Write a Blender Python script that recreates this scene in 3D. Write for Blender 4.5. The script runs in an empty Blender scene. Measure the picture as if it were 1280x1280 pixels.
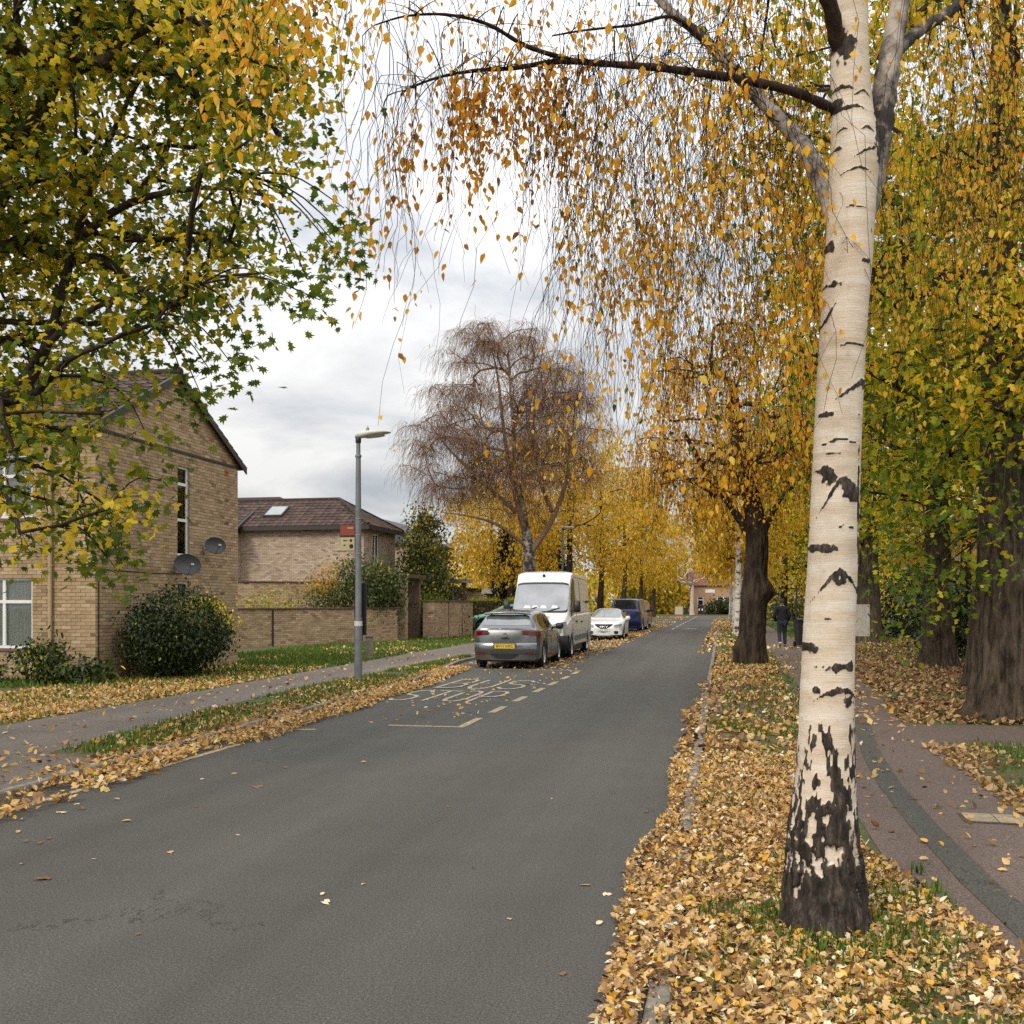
import bpy, bmesh, math, random
import numpy as np
from mathutils import Vector, Matrix

# ------------------------------------------------------------------ camera, sky, sun, exposure
scene = bpy.context.scene
COL = scene.collection
HEAD = math.atan(262 / 1280)            # the street runs along +Y, the view is turned a little to its left
CH, SH = math.cos(HEAD), math.sin(HEAD)
EYE = 1.65
cam_data = bpy.data.cameras.new('camera')
cam_data.sensor_width = 36.0
cam_data.lens = 36.0
cam_data.shift_y = 114.5 / 1280
cam_data.clip_start = 0.05
cam_data.clip_end = 3000
cam = bpy.data.objects.new('camera', cam_data)
cam.location = (0, 0, EYE)
cam.rotation_euler = (math.radians(90), 0, HEAD)
COL.objects.link(cam)
scene.camera = cam

SUN_EL, SUN_AZ = math.radians(38), math.radians(205)      # azimuth measured clockwise from +Y
world = bpy.data.worlds.new('World')
scene.world = world
world.use_nodes = True
wn, wl = world.node_tree.nodes, world.node_tree.links
wn.clear()
w_out = wn.new('ShaderNodeOutputWorld')
w_bg = wn.new('ShaderNodeBackground')
w_bg.inputs['Strength'].default_value = 0.1
w_sky = wn.new('ShaderNodeTexSky')
w_sky.sky_type = 'NISHITA'
w_sky.sun_disc = False
w_sky.sun_elevation = SUN_EL
w_sky.sun_rotation = SUN_AZ
w_tc = wn.new('ShaderNodeTexCoord')
w_sep = wn.new('ShaderNodeSeparateXYZ')
wl.new(w_tc.outputs['Generated'], w_sep.inputs[0])
def wmath(op, a, b=None, clamp=False):
    n = wn.new('ShaderNodeMath'); n.operation = op; n.use_clamp = clamp
    for i, v in enumerate((a, b)):
        if v is None: continue
        if isinstance(v, (int, float)): n.inputs[i].default_value = v
        else: wl.new(v, n.inputs[i])
    return n.outputs[0]
zc = wmath('MAXIMUM', w_sep.outputs['Z'], 0.0)
zd = wmath('ADD', zc, 0.16)
w_cmb = wn.new('ShaderNodeCombineXYZ')
wl.new(wmath('DIVIDE', w_sep.outputs['X'], zd), w_cmb.inputs['X'])
wl.new(wmath('DIVIDE', w_sep.outputs['Y'], zd), w_cmb.inputs['Y'])
w_noise = wn.new('ShaderNodeTexNoise')
w_noise.inputs['Scale'].default_value = 1.15
w_noise.inputs['Detail'].default_value = 8
w_noise.inputs['Roughness'].default_value = 0.55
w_noise.inputs['Distortion'].default_value = 0.5
wl.new(w_cmb.outputs[0], w_noise.inputs['Vector'])
w_ramp = wn.new('ShaderNodeValToRGB')               # the cloud sheet: grey undersides to white
e = w_ramp.color_ramp.elements
e[0].position = 0.375; e[0].color = (0.52, 0.55, 0.595, 1)
e[1].position = 0.62; e[1].color = (1.0, 0.985, 0.955, 1)
wl.new(w_noise.outputs['Fac'], w_ramp.inputs[0])
w_el = wn.new('ShaderNodeMapRange')                 # an overcast sky is brighter towards the zenith
w_el.inputs['From Min'].default_value = 0.12; w_el.inputs['From Max'].default_value = 0.85
w_el.inputs['To Min'].default_value = 7.6; w_el.inputs['To Max'].default_value = 20.0
wl.new(zc, w_el.inputs['Value'])
w_mul = wn.new('ShaderNodeVectorMath'); w_mul.operation = 'SCALE'
wl.new(w_ramp.outputs['Color'], w_mul.inputs[0]); wl.new(w_el.outputs[0], w_mul.inputs['Scale'])
w_mix = wn.new('ShaderNodeMixRGB'); w_mix.inputs['Fac'].default_value = 0.93
wl.new(w_sky.outputs['Color'], w_mix.inputs['Color1']); wl.new(w_mul.outputs[0], w_mix.inputs['Color2'])
wl.new(w_mix.outputs['Color'], w_bg.inputs['Color'])
wl.new(w_bg.outputs[0], w_out.inputs['Surface'])

sun_data = bpy.data.lights.new('sun', 'SUN')
sun_data.energy = 1.5
sun_data.angle = math.radians(14)
sun_data.color = (1.0, 0.91, 0.77)
sun = bpy.data.objects.new('sun', sun_data)
sun_dir = Vector((math.sin(SUN_AZ) * math.cos(SUN_EL), math.cos(SUN_AZ) * math.cos(SUN_EL), math.sin(SUN_EL)))
sun.rotation_euler = sun_dir.to_track_quat('Z', 'Y').to_euler()
sun.location = sun_dir * 60
COL.objects.link(sun)

scene.view_settings.view_transform = 'Standard'
scene.view_settings.look = 'None'
scene.view_settings.exposure = 0.3
scene.view_settings.gamma = 1.0
scene.render.engine = 'CYCLES'
scene.cycles.max_bounces = 7
scene.cycles.diffuse_bounces = 3
scene.cycles.glossy_bounces = 3
scene.cycles.transmission_bounces = 4
scene.cycles.use_denoising = False

# ------------------------------------------------------------------ helpers
rng = np.random.default_rng(11)
random.seed(5)

def at(px, py, d):
    """a point of the place seen in direction (px, py) of the photograph, d metres ahead"""
    X = (px - 640) / 1280 * d
    return np.array([X * CH - d * SH, d * CH + X * SH, EYE + (754.5 - py) / 1280 * d])

def hash01(ix, iy, iz):
    h = (ix.astype(np.int64) * 374761393 + iy.astype(np.int64) * 668265263 + iz.astype(np.int64) * 2147483647) & 0xffffffff
    h = ((h ^ (h >> 13)) * 1274126177) & 0xffffffff
    h = (h ^ (h >> 16)) & 0xffffffff
    return h / 4294967295.0

def vnoise(p):
    p = np.asarray(p, float)
    f = np.floor(p); t = p - f; t = t * t * (3 - 2 * t)
    i = f.astype(np.int64)
    out = 0
    for dx in (0, 1):
        for dy in (0, 1):
            for dz in (0, 1):
                w = (t[:, 0] if dx else 1 - t[:, 0]) * (t[:, 1] if dy else 1 - t[:, 1]) * (t[:, 2] if dz else 1 - t[:, 2])
                out = out + w * hash01(i[:, 0] + dx, i[:, 1] + dy, i[:, 2] + dz)
    return out

def fbm(p, octaves=4):
    p = np.asarray(p, float); s = 0; a = 0.5; tot = 0
    for k in range(octaves):
        s = s + a * vnoise(p * 2 ** k + 17.3 * k); tot += a; a *= 0.5
    return s / tot

class MB:
    """collects shapes and links them as ONE mesh object"""
    def __init__(self):
        self.v = []; self.f = []; self.n = 0; self.t = []
    def add(self, verts, faces, tint=None):
        verts = np.asarray(verts, float).reshape(-1, 3)
        if isinstance(faces, np.ndarray):
            self.f.append(faces.astype(np.int64) + self.n)
        else:
            by = {}
            for q in faces: by.setdefault(len(q), []).append(q)
            for q in by.values(): self.f.append(np.asarray(q, np.int64) + self.n)
        self.v.append(verts); self.n += len(verts)
        if tint is None: tint = np.zeros(len(verts))
        elif np.isscalar(tint): tint = np.full(len(verts), tint)
        self.t.append(np.asarray(tint, float))
        return self
    def box(self, x0, x1, y0, y1, z0, z1, tint=None):
        v = [(x0,y0,z0),(x1,y0,z0),(x1,y1,z0),(x0,y1,z0),(x0,y0,z1),(x1,y0,z1),(x1,y1,z1),(x0,y1,z1)]
        return self.add(v, [(0,3,2,1),(4,5,6,7),(0,1,5,4),(1,2,6,5),(2,3,7,6),(3,0,4,7)], tint)
    def cbox(self, x0, x1, y0, y1, z0, z1, c=0.01, tint=None):
        """box with chamfered vertical and top edges"""
        def ring(i, z): return [(x0+i+c,y0+i,z),(x1-i-c,y0+i,z),(x1-i,y0+i+c,z),(x1-i,y1-i-c,z),(x1-i-c,y1-i,z),(x0+i+c,y1-i,z),(x0+i,y1-i-c,z),(x0+i,y0+i+c,z)]
        r = [ring(c*.7, z0), ring(0, z0+c), ring(0, z1-c), ring(c*.7, z1)]
        v = sum(r, []); f = []
        for k in range(3):
            for j in range(8): f.append((k*8+j, k*8+(j+1)%8, (k+1)*8+(j+1)%8, (k+1)*8+j))
        f.append(tuple(range(7,-1,-1))); f.append(tuple(range(24,32)))
        return self.add(v, f, tint)
    def tube(self, pts, radii, sides=8, cap=True, tint=None):
        pts = np.asarray(pts, float); n = len(pts)
        radii = np.full(n, radii) if np.isscalar(radii) else np.asarray(radii, float)
        tan = np.gradient(pts, axis=0); tan /= np.linalg.norm(tan, axis=1)[:, None] + 1e-12
        ref = np.array([0, 0, 1.0]) if abs(tan[0][2]) < 0.9 else np.array([1.0, 0, 0])
        vs = []
        a = np.arange(sides) * 2 * math.pi / sides
        for i in range(n):
            u = ref - tan[i] * ref.dot(tan[i]); u /= np.linalg.norm(u) + 1e-12
            w = np.cross(tan[i], u); ref = u
            vs.append(pts[i] + radii[i] * (np.cos(a)[:, None] * u + np.sin(a)[:, None] * w))
        f = []
        for i in range(n - 1):
            for j in range(sides):
                f.append((i*sides+j, i*sides+(j+1)%sides, (i+1)*sides+(j+1)%sides, (i+1)*sides+j))
        f = [np.asarray(f)]
        self.add(np.concatenate(vs), f[0], tint)
        if cap:
            b = self.n - n * sides
            self.f.append(np.asarray([[b+j for j in range(sides-1,-1,-1)]])); self.f.append(np.asarray([[b+(n-1)*sides+j for j in range(sides)]]))
        return self
    def lathe(self, prof, sides=24, centre=(0,0,0), axis='z', cap=True, tint=None):
        a = np.arange(sides) * 2 * math.pi / sides
        vs = []
        for r, z in prof:
            if axis == 'z': vs.append(np.stack([r*np.cos(a), r*np.sin(a), np.full(sides, z)], 1))
            elif axis == 'x': vs.append(np.stack([np.full(sides, z), r*np.cos(a), r*np.sin(a)], 1))
            else: vs.append(np.stack([r*np.sin(a), np.full(sides, z), r*np.cos(a)], 1))
        f = []
        n = len(prof)
        for i in range(n-1):
            for j in range(sides): f.append((i*sides+j, i*sides+(j+1)%sides, (i+1)*sides+(j+1)%sides, (i+1)*sides+j))
        self.add(np.concatenate(vs) + np.asarray(centre, float), np.asarray(f), tint)
        if cap:
            b = self.n - n*sides
            self.f.append(np.asarray([[b+j for j in range(sides-1,-1,-1)]])); self.f.append(np.asarray([[b+(n-1)*sides+j for j in range(sides)]]))
        return self
    def prism(self, poly, z0, z1, tint=None):
        n = len(poly)
        v = [(x,y,z0) for x,y in poly] + [(x,y,z1) for x,y in poly]
        f = [tuple(range(n-1,-1,-1)), tuple(range(n,2*n))] + [(j,(j+1)%n,n+(j+1)%n,n+j) for j in range(n)]
        return self.add(v, f, tint)
    def grid(self, P, tint=None):
        P = np.asarray(P, float); m, n = P.shape[:2]
        i = np.arange(m*n).reshape(m, n)
        f = np.stack([i[:-1,:-1], i[:-1,1:], i[1:,1:], i[1:,:-1]], -1).reshape(-1, 4)
        return self.add(P.reshape(-1,3), f, None if tint is None else np.asarray(tint).reshape(-1))
    def build(self, name, mat, parent=None, smooth=False, offset=None, angle=None):
        me = bpy.data.meshes.new(name)
        V = np.concatenate(self.v) if self.v else np.zeros((0,3))
        if offset is not None: V = V - np.asarray(offset, float)
        loops = np.concatenate([q.reshape(-1) for q in self.f]); sizes = np.concatenate([np.full(len(q), q.shape[1]) for q in self.f])
        me.vertices.add(len(V)); me.vertices.foreach_set('co', V.astype(np.float32).reshape(-1))
        me.loops.add(len(loops)); me.loops.foreach_set('vertex_index', loops.astype(np.int32))
        me.polygons.add(len(sizes))
        start = np.concatenate([[0], np.cumsum(sizes)[:-1]])
        me.polygons.foreach_set('loop_start', start.astype(np.int32))
        me.polygons.foreach_set('use_smooth', np.full(len(sizes), bool(smooth)))
        me.update(calc_edges=True)
        T = np.concatenate(self.t)
        if np.any(T):
            at_ = me.attributes.new('tint', 'FLOAT', 'POINT'); at_.data.foreach_set('value', T.astype(np.float32))
        me.validate()
        if smooth and angle: me.set_sharp_from_angle(angle=math.radians(angle))
        if mat: me.materials.append(mat)
        return link(name, me, parent)

def link(name, data, parent=None):
    o = bpy.data.objects.new(name, data); COL.objects.link(o)
    if parent is not None: o.parent = parent
    return o
def empty(name, loc=(0,0,0), rz=0.0):
    o = link(name, None); o.location = loc; o.rotation_euler = (0, 0, rz); o.empty_display_size = 0.2
    return o
def tag(o, label=None, cat=None, group=None, kind=None):
    if label: o['label'] = label
    if cat: o['category'] = cat
    if group: o['group'] = group
    if kind: o['kind'] = kind
    return o
def thing(name, label, cat, loc=(0,0,0), rz=0.0, group=None):
    return tag(empty(name, loc, rz), label, cat, group)
KIDS = {}
def copy_tree(o, parent=None):
    c = o.copy(); COL.objects.link(c)
    if parent is not None: c.parent = parent
    for ch in list(o.children): copy_tree(ch, c)
    return c
def smoothstep(a, b, x):
    t = np.clip((np.asarray(x, float) - a) / (b - a), 0, 1); return t * t * (3 - 2 * t)

# ------------------------------------------------------------------ materials
def nodes_of(m):
    m.use_nodes = True; nt = m.node_tree; nt.nodes.clear()
    out = nt.nodes.new('ShaderNodeOutputMaterial'); b = nt.nodes.new('ShaderNodeBsdfPrincipled')
    nt.links.new(b.outputs[0], out.inputs['Surface'])
    return nt, b, out
def ramp(nt, fac, stops, interp='LINEAR'):
    r = nt.nodes.new('ShaderNodeValToRGB'); r.color_ramp.interpolation = interp
    el = r.color_ramp.elements
    while len(el) < len(stops): el.new(0.5)
    for q, (p, c) in zip(el, stops): q.position = p; q.color = (*c, 1) if len(c) == 3 else c
    nt.links.new(fac, r.inputs[0]); return r.outputs['Color']
def tex(nt, scale, detail=4, rough=0.5, coord='Object', stretch=None, distort=0.0, kind='noise'):
    tc = nt.nodes.new('ShaderNodeTexCoord'); v = tc.outputs[coord]
    if stretch:
        mp = nt.nodes.new('ShaderNodeMapping'); mp.inputs['Scale'].default_value = stretch
        nt.links.new(v, mp.inputs['Vector']); v = mp.outputs[0]
    if kind == 'noise':
        n = nt.nodes.new('ShaderNodeTexNoise'); n.inputs['Detail'].default_value = detail; n.inputs['Roughness'].default_value = rough; n.inputs['Distortion'].default_value = distort
    else:
        n = nt.nodes.new('ShaderNodeTexVoronoi')
        if kind == 'edge': n.feature = 'DISTANCE_TO_EDGE'
    n.inputs['Scale'].default_value = scale
    nt.links.new(v, n.inputs['Vector'])
    return n.outputs['Fac'] if kind == 'noise' else n.outputs['Distance']
def mix(nt, fac, a, b, mode='MIX'):
    m = nt.nodes.new('ShaderNodeMixRGB'); m.blend_type = mode
    for i, v in ((0, fac), (1, a), (2, b)):
        if isinstance(v, (int, float)): m.inputs[i].default_value = v
        elif isinstance(v, tuple): m.inputs[i].default_value = (*v, 1) if len(v) == 3 else v
        else: nt.links.new(v, m.inputs[i])
    return m.outputs[0]
def bump(nt, b, height, strength=0.3, dist=0.02):
    n = nt.nodes.new('ShaderNodeBump'); n.inputs['Strength'].default_value = strength; n.inputs['Distance'].default_value = dist
    nt.links.new(height, n.inputs['Height']); nt.links.new(n.outputs[0], b.inputs['Normal'])
def attr(nt, name='tint'):
    a = nt.nodes.new('ShaderNodeAttribute'); a.attribute_name = name; return a.outputs['Fac']
def plain(name, color, rough=0.6, metal=0.0, var=0.12, scale=6.0, bmp=0.0, coat=0.0):
    m = bpy.data.materials.new(name); nt, b, out = nodes_of(m)
    f = tex(nt, scale, 5, 0.6)
    lo = tuple(max(0, c * (1 - var)) for c in color); hi = tuple(min(1, c * (1 + var)) for c in color)
    nt.links.new(ramp(nt, f, [(0.3, lo), (0.7, hi)]), b.inputs['Base Color'])
    b.inputs['Roughness'].default_value = rough; b.inputs['Metallic'].default_value = metal
    if coat: b.inputs['Coat Weight'].default_value = coat; b.inputs['Coat Roughness'].default_value = 0.06
    if bmp: bump(nt, b, tex(nt, scale * 8, 3), bmp)
    return m
def leafmat(name, stops, trans=0.35, rough=0.55, spec=0.3):
    """leaf: colour by the leaf's own tint, some light comes through"""
    m = bpy.data.materials.new(name); m.use_nodes = True; nt = m.node_tree; nt.nodes.clear()
    out = nt.nodes.new('ShaderNodeOutputMaterial')
    c = ramp(nt, attr(nt), stops)
    b = nt.nodes.new('ShaderNodeBsdfPrincipled'); b.inputs['Roughness'].default_value = rough
    b.inputs['Specular IOR Level'].default_value = spec
    t = nt.nodes.new('ShaderNodeBsdfTranslucent')
    nt.links.new(c, b.inputs['Base Color'])
    nt.links.new(mix(nt, 0.25, c, (1, 0.8, 0.2), 'MULTIPLY'), t.inputs['Color'])
    ms = nt.nodes.new('ShaderNodeMixShader'); ms.inputs[0].default_value = trans
    nt.links.new(b.outputs[0], ms.inputs[1]); nt.links.new(t.outputs[0], ms.inputs[2]); nt.links.new(ms.outputs[0], out.inputs['Surface'])
    return m
def barkmat(name, lo, hi, scale=12, stretch=(1,1,0.25), bmp=0.8, dist=0.03):
    m = bpy.data.materials.new(name); nt, b, out = nodes_of(m)
    f = tex(nt, scale, 6, 0.65, stretch=stretch, distort=0.4)
    nt.links.new(ramp(nt, f, [(0.35, lo), (0.65, hi)]), b.inputs['Base Color'])
    b.inputs['Roughness'].default_value = 0.92; b.inputs['Specular IOR Level'].default_value = 0.15
    bump(nt, b, f, bmp, dist)
    return m
def glassmat(name, color=(0.02,0.025,0.03), rough=0.04):
    m = bpy.data.materials.new(name); nt, b, out = nodes_of(m)
    nt.links.new(ramp(nt, tex(nt, 1.4, 2), [(0.3, tuple(c*.7 for c in color)), (0.7, color)]), b.inputs['Base Color'])
    b.inputs['Roughness'].default_value = rough; b.inputs['IOR'].default_value = 1.5; b.inputs['Specular IOR Level'].default_value = 0.8
    return m
def text_obj(body, size, mat, parent, loc, rot, name='lettering', sx=1.0, extrude=0.002):
    cu = bpy.data.curves.new(name, 'FONT'); cu.body = body; cu.size = size; cu.align_x = 'CENTER'; cu.align_y = 'CENTER'; cu.extrude = extrude
    cu.materials.append(mat)
    tmp = bpy.data.objects.new('tmp_text', cu); COL.objects.link(tmp); dg = bpy.context.evaluated_depsgraph_get()
    me = bpy.data.meshes.new_from_object(tmp.evaluated_get(dg)); me.name = name; bpy.data.objects.remove(tmp)
    if not me.materials: me.materials.append(mat)
    o = link(name, me, parent); o.location = loc; o.rotation_euler = rot; o.scale = (sx, 1, 1)
    return o
# ------------------------------------------------------------------ setting: ground, road, kerbs, paths
def asphalt(name, lo, hi, speck, tracks=False):
    m = bpy.data.materials.new(name); nt, b, out = nodes_of(m)
    big = tex(nt, 0.35, 5, 0.6, stretch=(2.2, 0.07, 1))
    base = ramp(nt, big, [(0.32, lo), (0.7, hi)])
    patch = tex(nt, 1.3, 6, 0.65)
    base = mix(nt, 0.18, base, ramp(nt, patch, [(0.3, tuple(c*.72 for c in lo)), (0.7, tuple(c*1.2 for c in hi))]))
    fine = tex(nt, 95, 3, 0.8)
    base = mix(nt, 0.75, base, ramp(nt, fine, [(0.34, (0.30,0.30,0.30)), (0.5, (0.95,0.94,0.92)), (0.62, (1.7,1.66,1.6)), (0.70, (3.0,2.9,2.7))]), 'MULTIPLY')
    coarse = tex(nt, 45, 4, 0.7)
    base = mix(nt, 0.5, base, ramp(nt, coarse, [(0.35, (0.7,0.7,0.7)), (0.65, (1.25,1.24,1.22))]), 'MULTIPLY')
    # hairline cracks, only here and there
    cn = tex(nt, 0.30, 9, 0.62, stretch=(1.5,.7,1))
    cs_ = nt.nodes.new('ShaderNodeMath'); cs_.operation = 'SUBTRACT'; nt.links.new(cn, cs_.inputs[0]); cs_.inputs[1].default_value = .5
    ca_ = nt.nodes.new('ShaderNodeMath'); ca_.operation = 'ABSOLUTE'; nt.links.new(cs_.outputs[0], ca_.inputs[0]); cr = ca_.outputs[0]
    n2 = tex(nt, 0.22, 3)
    lt = nt.nodes.new('ShaderNodeMath'); lt.operation = 'LESS_THAN'; nt.links.new(cr, lt.inputs[0]); lt.inputs[1].default_value = 0.0013
    gt = nt.nodes.new('ShaderNodeMath'); gt.operation = 'GREATER_THAN'; nt.links.new(n2, gt.inputs[0]); gt.inputs[1].default_value = 0.52
    mu = nt.nodes.new('ShaderNodeMath'); mu.operation = 'MULTIPLY'; nt.links.new(lt.outputs[0], mu.inputs[0]); nt.links.new(gt.outputs[0], mu.inputs[1])
    base = mix(nt, mu.outputs[0], base, tuple(c*.5 for c in lo))
    nt.links.new(base, b.inputs['Base Color'])
    rr = nt.nodes.new('ShaderNodeMapRange'); nt.links.new(big, rr.inputs['Value']); rr.inputs['To Min'].default_value = 0.92; rr.inputs['To Max'].default_value = 0.7
    nt.links.new(rr.outputs[0], b.inputs['Roughness']); b.inputs['Specular IOR Level'].default_value = 0.3
    add = nt.nodes.new('ShaderNodeMath'); nt.links.new(fine, add.inputs[0]); nt.links.new(coarse, add.inputs[1])
    bump(nt, b, add.outputs[0], 0.55, 0.008)
    return m
M_ROAD = asphalt('asphalt', (0.067,0.0645,0.0575), (0.101,0.097,0.0875), 0.3)
M_PATH = asphalt('red_tinted_path', (0.115,0.085,0.071), (0.158,0.120,0.102), 0.3)
M_PATHL = asphalt('grey_path', (0.12,0.10,0.087), (0.175,0.15,0.13), 0.3)
M_TRENCH = asphalt('trench_strip', (0.065,0.064,0.055), (0.09,0.088,0.077), 0.3)

m = bpy.data.materials.new('lawn_soil'); nt, b, out = nodes_of(m)
g1 = tex(nt, 0.5, 5, 0.6); g2 = tex(nt, 9, 5, 0.7)
grass = ramp(nt, g2, [(0.3, (0.035,0.06,0.012)), (0.7, (0.10,0.13,0.025))])
soil = ramp(nt, g2, [(0.3, (0.045,0.03,0.018)), (0.7, (0.14,0.09,0.045))])
nt.links.new(mix(nt, ramp(nt, g1, [(0.42, (0,0,0)), (0.62, (1,1,1))]), grass, soil), b.inputs['Base Color'])
b.inputs['Roughness'].default_value = 0.95; bump(nt, b, g2, 0.8, 0.03)
M_LAWN = m
M_KERB = plain('kerb_concrete', (0.20,0.18,0.15), 0.9, var=0.45, scale=9, bmp=0.5)
def paint(name, col):
    m = bpy.data.materials.new(name); nt, b, out = nodes_of(m)
    w = tex(nt, 22, 6, 0.75); w2 = tex(nt, 3, 4, 0.6)
    a = nt.nodes.new('ShaderNodeMath'); nt.links.new(w, a.inputs[0]); nt.links.new(w2, a.inputs[1])
    f = ramp(nt, a.outputs[0], [(0.72, (1,1,1)), (0.86, (0.0,0.0,0.0))][::1]) if False else ramp(nt, w, [(0.40, (0.05,)*3), (0.56, (0.85,)*3)])
    nt.links.new(mix(nt, f, (0.12,0.115,0.105), col), b.inputs['Base Color']); b.inputs['Roughness'].default_value = 0.75
    return m
M_YEL = paint('worn_cream_yellow_paint', (0.60,0.47,0.22))
M_WHT = paint('worn_white_paint', (0.62,0.60,0.55))

def sheet(name, poly, z, mat, thick=0.0, label=None, parent=None, kind='structure'):
    mb = MB()
    if thick: mb.prism(poly, z - thick, z)
    else: mb.add([(x, y, z) for x, y in poly], [tuple(range(len(poly)))])
    o = mb.build(name, mat, parent)
    if kind: o['kind'] = kind
    if label: o['label'] = label
    return o
sheet('ground', [(-1500,-300),(1500,-300),(1500,2000),(-1500,2000)], -0.12, M_LAWN, label='grassy ground reaching to the horizon beyond the street')

LK = [(-5.95,-14),(-5.95,7.5),(-6.1,12),(-6.25,19.5),(-6.62,23.5),(-7.15,27.5),(-7.25,34),(-7.25,70),(-6.2,78),(-5.95,84),(-5.95,136)]   # left kerb line
RK = -0.31
road = sheet('road', [(RK,-14),(RK,136),(60,136),(60,142.5),(-60,142.5),(-60,136)] + LK[::-1], 0.0, M_ROAD, 0.1, 'grey tarmac road running straight away between the kerbs')
ZV, ZP = 0.05, 0.056
lawn_l = sheet('left_lawn', LK[::1][:-1] + [(-5.95,135.9),(-90,135.9),(-90,-14)], ZV, M_LAWN, 0.15, 'lawn and verge on the house side of the road')
lawn_r = sheet('right_lawn', [(RK+.125,-14),(90,-14),(90,135.9),(RK+.125,135.9)], ZV, M_LAWN, 0.15, 'leaf strewn lawn and verge under the trees beside the road')
lawn_f = sheet('far_lawn', [(-90,142.6),(90,142.6),(90,260),(-90,260)], ZV, M_LAWN, 0.15, 'grass beyond the far end of the road')

PL = [(1.0,-14),(1.0,8),(1.22,13),(1.45,20),(1.66,36),(1.7,135.8)]
PR = [(2.25,-14),(2.25,10),(2.33,12.2),(9,12.9),(30,13.5),(30,14.9),(9,14.3),(2.4,14.3),(2.75,20),(3.1,36),(3.2,135.8)]
path_r = sheet('right_footpath', PL[::-1] + PR, ZP, M_PATH, 0.1, 'reddish tarmac footpath behind the birch')
cross = sheet('crossing_path', [(RK+.126,15.4),(1.28,15.0),(1.5,20.4),(RK+.126,20.8)], ZP, M_PATH, 0.1, 'short tarmac crossing between footpath and kerb')
path_l = sheet('left_footpath', [(-5.96,-14),(-5.96,7.5),(-6.05,9.3),(-7.05,9.75),(-7.12,11),(-7.7,16),(-7.85,23),(-7.62,27.5),(-7.62,31.5),(-7.9,33),(-8.1,70),(-8.1,135.8),
        (-9.9,135.8),(-10,70),(-9.85,40),(-9.75,30),(-9.55,23),(-9.28,16),(-9.2,11.8),(-9.4,-14)], ZP, M_PATHL, 0.1, 'grey footpath in front of the houses')
drive = sheet('driveway', [(-9.83,38.6),(-9.86,42.0),(-14.2,43.6),(-14.2,42.2)], ZP+.004, M_PATHL, 0.1, 'short path leading to the garden gate')

def stripe_poly(cl, w):
    cl = np.asarray(cl, float); t = np.gradient(cl, axis=0); t /= np.linalg.norm(t, axis=1)[:,None]
    n = np.stack([t[:,1], -t[:,0]], 1)
    return [tuple(q) for q in cl - n*w/2] + [tuple(q) for q in (cl + n*w/2)[::-1]]
sheet('trench_patch', stripe_poly([(1.62,3.0),(1.52,4.6),(1.44,6.2),(1.42,7.8),(1.45,9.5),(1.55,11.3),(1.72,13.2),(1.9,15)], 0.2), ZP+.004, M_TRENCH, label='dark strip of patched tarmac curving along the footpath', parent=path_r, kind=None)

# manhole cover in the footpath
mh = thing('manhole_cover', 'rectangular inspection cover with concrete infill set in the reddish footpath', 'manhole cover', (1.98, 8.12, ZP+.001), -0.05)
MB().box(-.235,.235,-.17,.17,0,.006).build('frame', plain('iron_frame',(0.09,0.07,0.055),0.7,0.3,0.3,20), mh)
mb = MB()
for i in range(2):
    mb.cbox(-.215+i*.217, -.215+i*.217+.21, -.15, .15, .006, .013, .004)
mb.build('lid', plain('cover_infill',(0.30,0.24,0.16),0.9,var=0.3,scale=14,bmp=0.3), mh)

# kerbs: one stone after another
def walk(poly, step):
    P = np.asarray(poly, float); seg = np.linalg.norm(np.diff(P, axis=0), axis=1); cum = np.concatenate([[0], np.cumsum(seg)])
    out = []
    s = 0.0
    while s + step < cum[-1]:
        a = [np.interp(s, cum, P[:,k]) for k in (0,1)]; b2 = [np.interp(s+step, cum, P[:,k]) for k in (0,1)]
        out.append((np.array(a), np.array(b2))); s += step
    return out
kerb_mesh = None
def kerb(line, off, label):
    global kerb_mesh
    root = tag(empty('kerb', (0,0,0)), label, None, None, 'structure')
    for a, b2 in walk(line, 0.915):
        d = b2 - a; ang = math.atan2(d[1], d[0]); mid = (a + b2) / 2
        if kerb_mesh is None:
            o = MB().cbox(-.449,.449,-.05,.05,-.12,.074,.013).build('kerbstone', M_KERB, root); kerb_mesh = o.data
        else: o = link('kerbstone', kerb_mesh, root)
        nrm = np.array([-math.sin(ang), math.cos(ang)])
        o.location = (*(mid + nrm * off), random.uniform(-.006,.006)); o.rotation_euler = (random.uniform(-.02,.02), 0, ang + random.uniform(-.006,.006))
    return root
kerb([(RK+.062,-3),(RK+.062,132)], 0, 'low concrete kerb half buried in leaves beside the birch')
kerb([(x, y) for x, y in LK if y > -20][:-1] + [(-5.95,132)], 0.0, 'concrete kerb along the house side of the road')

# painted markings (parts of the road)
def flat_strip(mb, p, q, w, z):
    p = np.asarray(p, float); q = np.asarray(q, float); d = q - p; L = np.linalg.norm(d); n = np.array([-d[1], d[0]]) / L * w / 2
    mb.add([(*(p-n), z), (*(q-n), z), (*(q+n), z), (*(p+n), z)], [(0,1,2,3)])
ZM = 0.004
mb = MB(); pts = [(-5.56,-14),(-5.55,8),(-5.54,11.2)]
for p, q in zip(pts[:-1], pts[1:]): flat_strip(mb, p, q, 0.085, ZM)
mb.build('yellow_line', M_YEL, road)
mb = MB(); flat_strip(mb, (-5.75,12.5), (-5.2,12.62), .09, ZM); mb.build('yellow_line', M_YEL, road)
mb = MB(); flat_strip(mb, (-4.42,13.25), (-3.36,13.25), .1, ZM); flat_strip(mb, (-3.41,13.3), (-3.41,14.35), .11, ZM+.001); mb.build('bay_corner_line', M_YEL, road)
dm = None
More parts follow.
